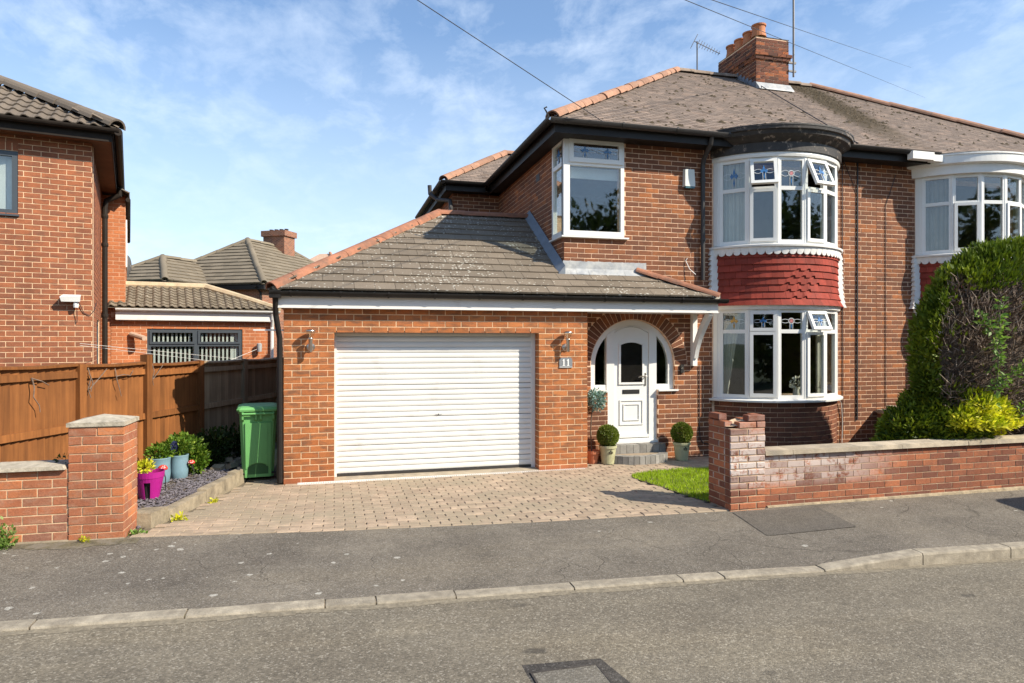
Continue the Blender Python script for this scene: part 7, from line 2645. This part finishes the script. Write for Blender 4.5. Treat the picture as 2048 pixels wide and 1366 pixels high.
# ------------------------------------------------------------------ leaves
def leaves(pts, dirs, size, asp=0.35, spread=0.6, jit=0.25, curl=0.0):
    """Diamond leaves pointing roughly along dirs."""
    n = len(pts)
    a = dirs + nr.normal(0, spread, (n, 3))
    a /= np.linalg.norm(a, axis=1, keepdims=True)
    r = nr.normal(0, 1, (n, 3))
    w = np.cross(a, r)
    w /= np.linalg.norm(w, axis=1, keepdims=True)
    L = (size * nr.uniform(1 - jit * 2, 1 + jit * 2, n))[:, None]
    V = np.stack([pts, pts + a * L * 0.45 + w * L * asp / 2, pts + a * L, pts + a * L * 0.45 - w * L * asp / 2], 1).reshape(-1, 3)
    return V, np.arange(4 * n).reshape(-1, 4), nr.random(n)


def leaf_obj(name, parent, mat, pts, dirs, size, local_rnd=None, **k):
    V, F, rn_ = leaves(np.asarray(pts), np.asarray(dirs), size, **k)
    if local_rnd is not None: rn_ = np.clip(local_rnd + nr.normal(0, 0.12, len(rn_)), 0.001, 0.999)
    if parent is not None:
        m = np.array(XF[parent].inverted())
        V = V @ m[:3, :3].T + m[:3, 3]
    return add_obj(name, np_mesh(name, V, F, rn_), mat, parent)


def sphere_pts(n):
    d = nr.normal(0, 1, (n, 3))
    return d / np.linalg.norm(d, axis=1, keepdims=True)


def lump(d, seed, f=3.0):
    q = np.random.default_rng(seed)
    out = np.zeros(len(d))
    for k in range(6):
        v = q.normal(0, 1, 3) * f
        out += np.sin(d @ v + q.uniform(0, 6.28))
    return out / 6


# tall rounded conifer on the right: green shell, bare brown face to the road
cf = thing('conifer_bush', 'tall rounded conifer, green at top and edge with a bare brown face', 'bush', (9.09, 7.0, 0))
CC, CR = np.array([9.09, 6.95, 1.56]), np.array([1.82, 0.46, 1.66])
def shape_r(d): return 1 + 0.06 * lump(d, 3, 3.5) + 0.035 * lump(d, 4, 9) + 0.03 * lump(d, 14, 22)
d = sphere_pts(60000)
def box_(q): return np.sign(q) * np.abs(q) ** 0.86
def tuck(p):
    p = np.array(p)
    p[..., 1] += 0.26 * np.clip((1.05 - p[..., 2]) / 0.4, 0, 1)
    return p
d = d[d[:, 2] > -0.85]
lat = (1.07 * d[:, 0] - 0.43 * d[:, 1]) / 1.15
fac = 0.449 * d[:, 0] + 1.109 * d[:, 1]
dead = (fac < -0.02) & (lat > -0.70 + 0.13 * lump(d, 5, 7)) & (d[:, 2] < 0.66 - 0.10 * np.abs(lat) + 0.10 * lump(d, 6, 7)) & (d[:, 2] > -0.80 + 0.15 * lump(d, 8, 5))
dead &= nr.random(len(d)) > 0.04
gd = d[~dead]
pts = CC + box_(gd) * CR * (shape_r(gd) * nr.uniform(0.90, 1.0, len(gd)))[:, None]
lr = 0.45 + 0.35 * lump(gd, 9, 6)
dirs = gd * 0.8 + np.array([0, -0.15, 0.45])
leaf_obj('foliage', cf, MAT['conifer'], tuck(pts), dirs, 0.085, local_rnd=lr, asp=0.30, spread=0.42)
dd = d[dead]
pts = CC + box_(dd) * CR * (shape_r(dd) * nr.uniform(0.80, 0.97, len(dd)))[:, None]
leaf_obj('dead_foliage', cf, MAT['conifer_dead'], tuck(pts), dd * 0.5 + np.array([0.1, -0.1, 0.4]), 0.10, asp=0.12, spread=0.6)
mb = MB()
for i in range(800):
    q = dd[nr.integers(len(dd))]
    p0 = tuck(CC + box_(q) * CR * shape_r(q[None])[0] * rng.uniform(0.82, 0.95))
    dv_ = q * 0.5 + np.array([rng.gauss(0.05, .35), rng.gauss(-.1, .3), rng.uniform(0.1, 0.8)])
    dv_ /= np.linalg.norm(dv_)
    L = rng.uniform(0.08, 0.28)
    mb.tube([p0, p0 + dv_ * L * 0.5 + np.array([rng.gauss(0, .015) for _ in range(3)]), p0 + dv_ * L], [0.006, 0.0045, 0.002], 4, caps=False)
tag(mb.build('bare_twigs', MAT['grey_twig'], cf), kind='stuff')
mb = MB()
for i in range(9):
    for j in range(13):
        th_, ph = PI * (0.06 + 0.88 * i / 8), 2 * PI * j / 12
        mb.v.append(tuple(tuck((CC[0] + 0.8 * CR[0] * math.sin(th_) * math.cos(ph), CC[1] + 0.8 * CR[1] * math.sin(th_) * math.sin(ph), CC[2] + 0.84 * CR[2] * math.cos(th_)))))
for i in range(8):
    for j in range(12):
        mb.f.append((i * 13 + j, (i + 1) * 13 + j, (i + 1) * 13 + j + 1, i * 13 + j + 1))
mb.build('inner_branches', MAT['bark'], cf)
mb = MB()
mb.tube([(9.09, 7.15, 0), (9.09, 7.1, 0.6)], [0.16, 0.12], 8)
mb.build('trunk', MAT['bark'], cf)

gc = thing('spreading_conifer', 'low spreading green conifer behind the garden wall left of the golden shrub', 'bush', (7.8, 7.1, 0))
P_, D_l, R_ = [], [], []
for cx, cy, cz, r in ((7.30, 7.10, 0.66, 0.36), (7.60, 7.02, 0.72, 0.42), (7.88, 6.95, 0.80, 0.40), (7.55, 7.08, 0.92, 0.32), (7.86, 7.0, 1.12, 0.34), (7.18, 7.1, 0.42, 0.32), (7.45, 6.95, 0.55, 0.3)):
    q = sphere_pts(3800)
    q = q[q[:, 2] > -0.8]
    P_.append(np.array([cx, cy, cz]) + q * (r * (1 + 0.14 * lump(q, int(cx * 100), 5)) * nr.uniform(0.8, 1.0, len(q)))[:, None])
    D_l.append(q * 0.8 + np.array([-0.1, -0.2, 0.3]))
    R_.append(0.45 + 0.4 * lump(q, int(cy * 100), 7))
leaf_obj('foliage', gc, MAT['conifer'], np.concatenate(P_), np.concatenate(D_l), 0.075, local_rnd=np.concatenate(R_), asp=0.32, spread=0.45)
mb = MB()
for cx, cy in ((7.4, 7.1), (7.7, 7.05), (8.0, 7.1), (8.4, 7.0)):
    mb.tube([(7.9, 7.15, 0), ((7.9 + cx) / 2, (7.15 + cy) / 2, 0.35), (cx, cy, 0.7)], [0.05, 0.03, 0.012], 6)
mb.build('stem', MAT['bark'], gc)

ys = thing('golden_shrub', 'bright yellow green shrub in front of the bare brown conifer', 'shrub', (8.25, 6.85, 0))
P_, D_l, R_ = [], [], []
for cx, cy, cz, r in ((7.634, 6.600, 0.863, 0.182), (7.831, 6.582, 1.033, 0.199), (7.860, 6.534, 0.770, 0.217), (8.198, 6.628, 0.845, 0.245), (8.104, 6.600, 1.004, 0.163), (8.330, 6.628, 0.694, 0.199), (8.039, 6.562, 0.657, 0.226), (7.710, 6.628, 0.694, 0.145)):
    q = sphere_pts(1200)
    P_.append(np.array([cx, cy, cz]) + q * (r * nr.uniform(0.45, 1.05, len(q)))[:, None])
    D_l.append(q * 0.7 + np.array([0.1, -0.3, 0.55]))
    R_.append(0.5 + 0.35 * q[:, 2])
P_ = np.concatenate(P_)
P_[:, 1] += np.clip((0.80 - P_[:, 2]) / 0.10, 0, 1) * np.maximum(0, 6.82 - P_[:, 1])
leaf_obj('foliage', ys, MAT['yellow_leaf'], P_, np.concatenate(D_l), 0.062, local_rnd=np.concatenate(R_), asp=0.34, spread=0.55)
mb = MB()
for k in range(7):
    mb.tube([(8.05, 6.84, 0), (8.05 + rng.uniform(-.25, .25), 6.80, 0.5), (8.05 + rng.uniform(-.4, .4), 6.66, 0.85)], [0.02, 0.014, 0.006], 5)
mb.build('stem', MAT['bark'], ys)

cl = thing('climbing_plant', 'pale green climber growing up through the brown face of the tall conifer', 'climber', (8.5, 6.7, 0))
def cpos(x, y, D):
    u, v = (x - 1024) / 1335, (683 - y) / 1335
    return Vector(((s15 + u * c15) * D, (c15 - u * s15) * D, CAMZ + v * D))
paths = [[(7.92, 6.492, 0.976), (7.947, 6.428, 1.39), (7.938, 6.41, 1.667), (7.873, 6.4, 1.943), (7.754, 6.382, 2.1)], [(7.938, 6.41, 1.667), (7.938, 6.39, 1.971), (7.92, 6.382, 2.265), (7.947, 6.372, 2.376)], [(7.92, 6.446, 1.252), (8.103, 6.4, 1.437), (8.307, 6.382, 1.547), (8.49, 6.372, 1.639)], [(7.873, 6.4, 1.943), (7.698, 6.382, 2.081), (7.597, 6.372, 2.191)], [(8.288, 6.446, 0.976), (8.472, 6.4, 1.086), (8.638, 6.382, 1.124)]]
mb = MB()
P_, D_l = [], []
for pth in paths:
    mb.tube([Vector(p_) for p_ in pth], [0.008] * len(pth), 5)
    for p0, p1 in zip(pth, pth[1:]):
        p0, p1 = np.array(p0), np.array(p1)
        n = int(np.linalg.norm(p1 - p0) * 190)
        for k in range(n):
            q = sphere_pts(1)[0]
            P_.append(p0 + (p1 - p0) * rng.random() + q * rng.uniform(0.0, 0.075))
            D_l.append(q * 0.8 + np.array([0, -0.5, 0.1]))
mb.build('stem', MAT['twig'], cl)
leaf_obj('foliage', cl, MAT['spring_leaf'], P_, D_l, 0.06, asp=0.42, spread=0.4)

# ------------------------------------------------------------------ topiary, potted tree
def topiary(x, y, label):
    t_ = thing('potted_topiary', label, 'topiary', (x, y, 0), 0, 'clipped box balls by the front door')
    mb = MB()
    mb.lathe([(0.092, 0.0), (0.096, 0.012), (0.122, 0.235), (0.137, 0.24), (0.139, 0.275), (0.126, 0.277), (0.118, 0.24)], (x, y, G(x, y) + 0.012), 24)
    mb.build('pot', MAT['sage_pot'], t_, smooth=False)
    mb = MB()
    for sx in (-0.022, 0.022):
        mb.box(x + sx - 0.007, x + sx + 0.007, y - 0.126, y - 0.105, 0.20, 0.212)
    mb.box(x - 0.03, x + 0.03, y - 0.125, y - 0.10, 0.185, 0.192)
    mb.box(x - 0.005, x + 0.005, y - 0.128, y - 0.10, 0.205, 0.235)
    mb.build('emblem', MAT['soil'], t_)
    mb = MB()
    mb.lathe([(0.0, 0.0), (0.118, 0.0)], (x, y, 0.272), 16)
    mb.build('soil', MAT['soil'], t_)
    d = sphere_pts(11000)
    c = np.array([x, y, 0.435])
    pts = c + d * (0.160 * (1 + 0.02 * lump(d, int(x * 10), 6)) * nr.uniform(0.80, 1.0, len(d)))[:, None]
    leaf_obj('crown', t_, MAT['box_leaf'], pts, d, 0.020, asp=0.6, spread=0.6)
    mb = MB()
    mb.tube([(x, y, 0.26), (x, y, 0.45)], 0.02, 6)
    mb.build('stem', MAT['bark'], t_)


topiary(4.01, 9.37, 'clipped box ball in a sage pot left of the step')
topiary(5.25, 9.37, 'clipped box ball in a sage pot right of the step')
t_ = thing('potted_tree', 'small silvery standard tree in a clay pot tucked behind the garage pillar', 'potted tree', (3.76, 9.50, 0))
mb = MB()
mb.lathe([(0.07, 0), (0.095, 0.15), (0.11, 0.155), (0.112, 0.20), (0.10, 0.20), (0.09, 0.15)], (3.80, 9.46, 0.01), 20)
mb.build('pot', MAT['clay_pot'], t_)
mb = MB()
mb.tube([(3.79, 9.47, 0.15), (3.775, 9.48, 0.5), (3.80, 9.48, 0.88)], 0.010, 6)
mb.build('trunk', MAT['bark'], t_)
d = sphere_pts(900)
pts = np.array([3.86, 9.47, 0.97]) + d * (np.array([0.15, 0.13, 0.17]) * nr.uniform(0.4, 1.0, (len(d), 1)))
leaf_obj('crown', t_, MAT['euca_leaf'], pts, d + np.array([0, -.2, .2]), 0.042, asp=0.5, spread=0.6)

# ------------------------------------------------------------------ wheelie bin
bn = thing('wheelie_bin', 'green wheelie bin with its lid shut, standing between fence and garage', 'bin', (-0.965, 9.47, 0), R(5.9))
Bx = lambda n, mb, m, **k: mb.build(n, m, bn, local=True, **k)
mb = MB()
y0 = lambda z: -0.02 + 0.05 * (0.95 - z)      # face towards the road leans
def brow(z, hw, fy, by):
    c = 0.035
    return [(-hw + c, fy, z), (hw - c, fy, z), (hw, fy + c, z), (hw, by - c, z), (hw - c, by, z), (-hw + c, by, z), (-hw, by - c, z), (-hw, fy + c, z)]
rings = [brow(0.05, 0.195, 0.02, 0.42), brow(0.14, 0.20, 0.015, 0.43), brow(0.80, 0.228, -0.02, 0.52), brow(0.90, 0.232, -0.022, 0.535), brow(0.905, 0.246, -0.035, 0.55), brow(0.935, 0.246, -0.035, 0.55)]
for rg in rings: mb.v += rg
for i in range(len(rings) - 1):
    for k in range(8):
        k2 = (k + 1) % 8
        mb.f.append((i * 8 + k, i * 8 + k2, (i + 1) * 8 + k2, (i + 1) * 8 + k))
mb.f.append(tuple(reversed(range(8))))
Bx('body', mb, MAT['bin'])
mb = MB()                                       # raised panel with an arched foot
pn = []
for i in range(13):
    a = PI * i / 12
    pn.append((-0.135 * math.cos(a), 0.17 + 0.075 * math.sin(a)))
poly = pn + [(0.155, 0.17), (0.162, 0.78), (-0.162, 0.78), (-0.155, 0.17)]
TB = lambda s, dep, z: (s, 0.018 - 0.05 * (z - 0.14) / 0.76 + dep, z)
mb.prism(poly[::-1], -0.016, 0.004, TB)
mb.box(0.10, 0.115, -0.024, -0.0165, 0.20, 0.78, T=TB)
Bx('raised_panel', mb, MAT['bin'])
mb = MB()
lr_ = [brow(0.936, 0.262, -0.075, 0.57), brow(0.96, 0.268, -0.08, 0.575), brow(0.985, 0.25, -0.06, 0.555), brow(1.0, 0.20, 0.0, 0.5)]
mb.v = [q for rg in lr_ for q in rg]
for i in range(3):
    for k in range(8):
        k2 = (k + 1) % 8
        mb.f.append((i * 8 + k, i * 8 + k2, (i + 1) * 8 + k2, (i + 1) * 8 + k))
mb.f += [tuple(reversed(range(8))), tuple(24 + k for k in range(8))]
Bx('lid', mb, MAT['bin'])
mb = MB()
for x in (-0.19, -0.03, 0.03, 0.19):
    mb.hexa([(x - 0.012, -0.06, 0.83), (x + 0.012, -0.06, 0.83), (x + 0.012, -0.024, 0.80), (x - 0.012, -0.024, 0.80), (x - 0.012, -0.075, 0.93), (x + 0.012, -0.075, 0.93), (x + 0.012, -0.03, 0.93), (x - 0.012, -0.03, 0.93)])
mb.tube([(-0.2, -0.075, 0.905), (0.2, -0.075, 0.905)], 0.014, 8)
Bx('handle', mb, MAT['bin'])
mb = MB()
mb.tube([(-0.26, 0.03, 0.10), (0.26, 0.03, 0.10)], 0.012, 6)
Bx('axle', mb, MAT['dark'])
mb = MB()  # flat dark green shape painting the shade inside the arched foot
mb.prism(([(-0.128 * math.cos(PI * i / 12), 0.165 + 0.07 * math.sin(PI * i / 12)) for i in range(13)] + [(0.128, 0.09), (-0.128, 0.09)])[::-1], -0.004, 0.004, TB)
Bx('axle_recess_shade', mb, plain('bin_recess_shade', (0.03, 0.10, 0.03), 0.8))
for sg in (-1, 1):
    mb = MB()
    mb.lathe([(0.03, -0.022), (0.085, -0.022), (0.10, -0.012), (0.10, 0.012), (0.085, 0.022), (0.03, 0.022)], (0, 0, 0), 18, T=lambda a, b, c, sg=sg: (sg * 0.245 + c, 0.03 + a, 0.10 + b))
    Bx('wheel', mb, MAT['rubber'])

# ------------------------------------------------------------------ pots in the slate bed
def pot(name, label, x, y, prof, mat, group=None):
    t_ = thing(name, label, 'plant pot', (x, y, 0.11), 0, group)
    mb = MB()
    mb.lathe(prof, (x, y, 0.11), 30)
    mb.build('pot', mat, t_, smooth=True)
    return t_


bp_ = [(0.098, 0), (0.105, 0.01), (0.115, 0.10), (0.112, 0.24), (0.118, 0.29), (0.122, 0.30), (0.108, 0.30), (0.10, 0.24)]
pa = pot('blue_pot', 'blue grey glazed pot with bushy green plant and navy flower', -1.915, 9.38, bp_, MAT['blue_pot'], 'blue glazed pots in the slate bed')
pb = pot('blue_pot', 'blue grey glazed pot partly hidden behind the magenta pot and a toadstool', -2.085, 9.15, [(r * 1.08, z * 1.03) for r, z in bp_], MAT['blue_pot'], 'blue glazed pots in the slate bed')
for t_, x, y, z, r, n in ((pa, -1.93, 9.42, 0.50, 0.17, 800), (pb, -2.09, 9.2, 0.47, 0.14, 600)):
    d = sphere_pts(n)
    pts = np.array([x, y, z]) + d * (np.array([r * 1.1, r, r * 0.75]) * nr.uniform(0.4, 1.0, (n, 1)))
    leaf_obj('foliage', t_, MAT['pansy_leaf'], pts, d + np.array([0, -.3, .4]), 0.042, asp=0.6, spread=0.5)
    mb = MB()
    mb.lathe([(0.0, 0), (0.105, 0)], (x, y, 0.37), 14)
    mb.build('soil', MAT['soil'], t_)
mb = MB()
for k in range(7):
    a = k * 0.9
    c = Vector((-1.935 + 0.02 * math.cos(a), 9.24, 0.53 + 0.045 * math.sin(a)))
    mb.poly([c + Vector((0.028 * math.cos(b), -0.012 * math.cos(b * 2), 0.034 * math.sin(b))) for b in np.linspace(0, 6.28, 8)[:-1]])
mb.build('flower', MAT['navy_petal'], pa)
gb = thing('bedding_plant', 'leafy green plant spilling behind the blue pots against the fence', 'plant', (-1.85, 9.75, 0.11))
P_, D_l = [], []
for cx, cy, cz, r, n in ((-1.97, 9.70, 0.48, 0.16, 700), (-1.82, 9.70, 0.42, 0.17, 700), (-1.73, 9.68, 0.33, 0.13, 500), (-1.74, 9.62, 0.24, 0.11, 400)):
    d = sphere_pts(n)
    P_.append(np.array([cx, cy, cz]) + d * (r * nr.uniform(0.4, 1.0, (n, 1))))
    D_l.append(d + np.array([0, -.3, .4]))
leaf_obj('foliage', gb, MAT['pansy_leaf'], np.concatenate(P_), np.concatenate(D_l), 0.05, asp=0.55, spread=0.5)
iv = thing('ivy_clump', 'dark ivy clump in the shade at the foot of the grey fence', 'ivy', (-1.5, 10.5, 0.11))
P_, D_l = [], []
for cx, cy, cz, r, n in ((-1.66, 10.15, 0.36, 0.26, 900), (-1.45, 10.45, 0.34, 0.30, 900), (-1.25, 10.8, 0.26, 0.26, 700), (-1.6, 10.1, 0.2, 0.2, 400)):
    d = sphere_pts(n)
    P_.append(np.array([cx, cy, cz]) + d * (r * nr.uniform(0.4, 1.0, (n, 1))))
    D_l.append(d + np.array([0, -.3, .4]))
leaf_obj('foliage', iv, MAT['dark_ivy'], np.concatenate(P_), np.concatenate(D_l), 0.06, asp=0.6, spread=0.5)
t_ = thing('rubble_pile', 'pile of sticks and stones in the shade behind the green bin', 'rubble', (-1.25, 10.2, 0.1))
for k in range(16):
    mb = MB()
    c = Vector((-1.30 + rng.gauss(0, 0.13), 10.1 + rng.gauss(0, 0.16), 0.13 + abs(rng.gauss(0, 0.07))))
    s = rng.uniform(0.03, 0.07)
    m = Matrix.Translation(c) @ Matrix.Rotation(rng.uniform(0, 3), 4, 'Z') @ Matrix.Rotation(rng.uniform(-.5, .5), 4, 'X')
    mb.hexa([m @ Vector(q) for q in ((-s * 1.6, -s, -s * .6), (s * 1.4, -s * .8, -s * .6), (s * 1.6, s, -s * .6), (-s, s * .9, -s * .6), (-s * 1.2, -s * .7, s * .5), (s, -s * .6, s * .6), (s * 1.2, s * .7, s * .4), (-s, s * .7, s * .5))])
    mb.build('stone', MAT['edging'], t_)

mg = thing('magenta_pot', 'magenta plastic pot with cut out sides in front of the blue pots', 'plant pot', (-1.97, 8.26, 0.11))
mb = MB()
cx, cy, z0 = -1.985, 8.26, 0.112
def mprof(r0, r1, za, zb, a0, a1, n):
    for i in range(n):
        t0, t1 = a0 + (a1 - a0) * i / n, a0 + (a1 - a0) * (i + 1) / n
        p = []
        for rr, zz in ((r0, za), (r1, zb)):
            for tt in (t0, t1):
                p.append((cx + rr * math.cos(tt), cy + rr * math.sin(tt), z0 + zz))
            for tt in (t1, t0):
                p.append((cx + (rr - 0.006) * math.cos(tt), cy + (rr - 0.006) * math.sin(tt), z0 + zz))
        mb.hexa([p[0], p[1], p[2], p[3], p[4], p[5], p[6], p[7]])
mprof(0.150, 0.156, 0.235, 0.30, 0, 2 * PI, 28)
mprof(0.137, 0.146, 0.19, 0.2349, 0, 2 * PI, 28)
for k in range(4):
    a = -PI / 2 + 0.3 + k * PI / 2
    mprof(0.098, 0.137, 0.0, 0.1899, a, a + PI / 2 - 0.5, 7)
mb.build('pot', MAT['magenta'], mg)
mb = MB()
mb.lathe([(0.085, 0.0), (0.10, 0.19), (0.09, 0.2)], (cx, cy, z0), 18)
mb.build('liner', MAT['dark'], mg)
d = sphere_pts(260)
pts = np.array([cx - 0.06, cy + 0.02, z0 + 0.34]) + d * (np.array([0.10, 0.09, 0.09]) * nr.uniform(0.3, 1.0, (260, 1)))
leaf_obj('foliage', mg, MAT['yellow_leaf'], pts, d + np.array([0, -.2, .5]), 0.04, asp=0.45, spread=0.5)


def toadstool(x, y, z, label, r):
    t_ = thing('toadstool_ornament', label, 'ornament', (x, y, 0.11), 0, 'red toadstool ornaments')
    mb = MB()
    mb.lathe([(r * 0.9, -0.008), (r, 0.0), (r * 0.95, r * 0.35), (r * 0.65, r * 0.7), (r * 0.25, r * 0.87), (0, r * 0.9)], (x, y, z), 18)
    mb.build('cap', MAT['toadstool'], t_, smooth=True)
    mb = MB()
    mb.tube([(x, y, z), (x + 0.01, y, z - 0.05), (x + 0.03, y, z - 0.1), (x + 0.03, y, 0.10)], [0.014, 0.012, 0.006, 0.005], 6)
    mb.build('stalk', MAT['dark'], t_)
    mb = MB()
    for k in range(7):
        a, b = rng.uniform(-2.4, -0.7), rng.uniform(0.2, 1.1)
        p = Vector((x, y, z)) + Vector((math.cos(a) * math.cos(b), math.sin(a) * math.cos(b), math.sin(b) * 0.88)) * (r * 1.0)
        mb.lathe([(0.007, 0), (0.004, 0.003)], tuple(p), 6)
    mb.build('spots', MAT['digit'], t_)


toadstool(-1.93, 8.62, 0.365, 'red toadstool ornament on a stalk in front of the left blue pot', 0.055)
toadstool(-1.76, 9.35, 0.30, 'red toadstool ornament at the right side of the right blue pot', 0.045)

# weeds
def weed(label, x, y, r, h, mat, n=120, size=0.035):
    t_ = thing('weed', label, 'weed', (x, y, G(x, y)))
    d = sphere_pts(n)
    d[:, 2] = np.abs(d[:, 2])
    pts = np.array([x, y, G(x, y) + 0.005]) + d * (np.array([r, r * 0.7, h]) * nr.uniform(0.1, 1.0, (n, 1)))
    leaf_obj('foliage', t_, mat, pts, d + np.array([0, -.2, .5]), size, asp=0.5, spread=0.5)


weed('green weed clump growing at the foot of the wall at the far left edge', -2.66, 6.50, 0.09, 0.24, MAT['spring_leaf'], 260)
weed('small yellow green weed at the foot of the bed edging, nearer the road', -1.48, 7.25, 0.08, 0.06, MAT['yellow_leaf'], 90, 0.03)
weed('tiny yellow green weed by the bed edging near the bin', -1.30, 8.15, 0.05, 0.05, MAT['yellow_leaf'], 60, 0.028)
weed('flat weed between pier and bed edging', -1.72, 6.72, 0.10, 0.03, MAT['spring_leaf'], 70, 0.03)
weed('small weed at the foot of the left gate pier', -2.08, 6.54, 0.05, 0.05, MAT['yellow_leaf'], 50, 0.025)
weed('weed growing on the slate bed beside the magenta pot', -1.72, 8.3, 0.09, 0.035, MAT['spring_leaf'], 70, 0.028)
weed('weed growing on the slate bed beside the right blue pot', -1.62, 9.15, 0.10, 0.05, MAT['pansy_leaf'], 90, 0.03)
t_ = thing('weed', 'tuft of dark weed on the coping beside the left gate pier', 'weed', (-2.30, 6.72, 0.79))
d = sphere_pts(60)
leaf_obj('foliage', t_, MAT['dark_ivy'], np.array([-2.29, 6.72, 0.82]) + d * np.array([0.06, 0.04, 0.035]), d + np.array([0, -.2, .4]), 0.03, asp=0.5)

# vase and ornaments on the sills
t_ = thing('flower_vase', 'cream flowers in a pale vase on the sill inside the lower bay', 'vase', (*bp(BCX, -1, 1.12), 0.97))
vx, vy = bp(BCX, -1.5, 1.16)
mb = MB()
mb.lathe([(0.04, 0), (0.05, 0.06), (0.045, 0.16), (0.05, 0.17)], (vx, vy, 0.955), 12)
mb.build('vase', MAT['curtain'], t_)
d = sphere_pts(90)
leaf_obj('flowers', t_, MAT['white_petal'], np.array([vx + 0.02, vy, 1.20]) + d * np.array([0.10, 0.07, 0.07]), d, 0.045, asp=0.9)
vx, vy = bp(BCX, 31, 1.16)
t_ = thing('flower_vase', 'orange flowers in a small pot inside the lower bay behind the right curtain', 'vase', (vx, vy, 0.955))
mb = MB()
mb.lathe([(0.035, 0), (0.045, 0.10)], (vx, vy, 0.955), 12)
mb.build('vase', MAT['curtain'], t_)
d = sphere_pts(70)
leaf_obj('flowers', t_, MAT['amber_glass'], np.array([vx, vy, 1.17]) + d * np.array([0.06, 0.05, 0.10]), d, 0.045, asp=0.8)

# trees across the road, seen in the window glass
P_, D_l = [], []
for cx, cy, cz, r in ((14, -20, 5.5, 4.6), (20, -21, 7.0, 5), (27, -20, 6, 4.6), (36, -17, 6, 5.0), (46, -13, 7, 5.5), (8, -22, 5.5, 4.2), (55, -4, 7, 6), (2, -22, 3.2, 3.6), (-4, -22, 3.0, 3.8), (-10, -21, 3.2, 4.0), (-16, -19, 3.0, 4.0), (7, -19, 2.0, 3.2), (17, -17, 1.5, 3), (24, -16, 1.5, 3), (31, -15, 1.5, 3.2), (40, -11, 1.5, 3.5), (48, -6, 2, 4)):
    d = sphere_pts(4200)
    P_.append(np.array([cx, cy, cz]) + d * (r * (1 + 0.25 * lump(d, int(abs(cx)), 4)) * nr.uniform(0.6, 1.0, len(d)))[:, None])
    D_l.append(d)
    
o = leaf_obj('tree_belt', None, MAT['tree_mass'], np.concatenate(P_), np.concatenate(D_l), 0.40, asp=0.7, spread=0.8)
tag(o, kind='stuff')

# ------------------------------------------------------------------ van added beyond the right edge, out of view, to cast the pavement shadow
van = thing('shadow_caster_van', 'dark grey panel van added out of view to cast the pavement shadow', 'van', (11.7, 3.95, zr(11.7)))
X0, VY, VZ = 9.25, 3.93, zr(11.7)
MAT['van_paint'] = plain('van_paint', (0.035, 0.037, 0.042), 0.25, metal=0.3, var=0.05)
prof = [(0.0, 0.35), (0.02, 1.0), (0.12, 2.10), (0.30, 2.22), (3.3, 2.25), (3.75, 2.12), (4.35, 1.22), (4.95, 1.02), (5.08, 0.6), (5.0, 0.28), (0.1, 0.28)]
mb = MB()
hw = [(-0.93, 0.96), (-0.88, 1.0), (0.88, 1.0), (0.93, 0.96)]
n = len(prof)
for yy, sc in hw:
    for x, z in prof:
        taper = 1 - 0.10 * max(0, (z - 1.1) / 1.1)
        mb.v.append((X0 + 2.5 + (x - 2.5) * sc, VY + yy * taper, VZ + 1.1 + (z - 1.1) * sc))
for k in range(3):
    for i in range(n):
        j = (i + 1) % n
        mb.f.append((k * n + i, (k + 1) * n + i, (k + 1) * n + j, k * n + j))
mb.f += [tuple(range(n)), tuple(3 * n + i for i in reversed(range(n)))]
mb.build('body', MAT['van_paint'], van)
gl_ = plain('van_glass', (0.015, 0.017, 0.018), 0.05, spec=0.6)
for sg in (-1, 1):
    mb = MB()
    mb.prism([(X0 + 3.0, VZ + 1.25), (X0 + 4.15, VZ + 1.25), (X0 + 3.75, VZ + 1.9), (X0 + 3.0, VZ + 1.95)], sg * 0.93, sg * 0.80, lambda s, d, z: (s, VY + d, z))
    mb.build('side_window', gl_, van)
    mb = MB()
    mb.box(X0 - 0.004, X0 + 0.10, VY + sg * 0.42 - 0.32, VY + sg * 0.42 + 0.32, VZ + 1.25, VZ + 1.8)
    mb.build('rear_window', gl_, van)
    mb = MB()
    mb.box(X0 - 0.012, X0 + 0.12, VY + sg * 0.84 - 0.06, VY + sg * 0.84 + 0.06, VZ + 0.8, VZ + 1.2)
    mb.build('tail_light', MAT['toadstool'], van)
    mb = MB()
    mb.box(X0 + 4.86, X0 + 5.0, VY + sg * 0.68 - 0.16, VY + sg * 0.68 + 0.16, VZ + 0.75, VZ + 0.92)
    mb.build('headlight', MAT['alarm'], van)
mb = MB()
mb.box(X0 - 0.06, X0 + 0.15, VY - 0.88, VY + 0.88, VZ + 0.34, VZ + 0.56)
mb.build('bumper', MAT['black_pvc'], van)
for x in (0.95, 4.1):
    for sg in (-1, 1):
        w_ = bpy.data.objects.new('wheel', None)
        COL.objects.link(w_)
        w_.parent = van
        XF[w_] = XF[van]
        mb = MB()
        mb.lathe([(0.2, -0.10), (0.32, -0.10), (0.34, -0.06), (0.34, 0.06), (0.32, 0.10), (0.2, 0.10)], (0, 0, 0), 24, T=lambda a, b, c, x=x, sg=sg: (X0 + x + a, VY + sg * 0.86 + c, VZ + 0.34 + b))
        mb.build('tyre', MAT['rubber'], w_)
        mb = MB()
        mb.lathe([(0.02, 0.095), (0.2, 0.085), (0.215, 0.105), (0.215, -0.05)], (0, 0, 0), 20, T=lambda a, b, c, x=x, sg=sg: (X0 + x + a, VY + sg * (0.86 + c), VZ + 0.34 + b))
        mb.build('rim', MAT['steel'], w_)
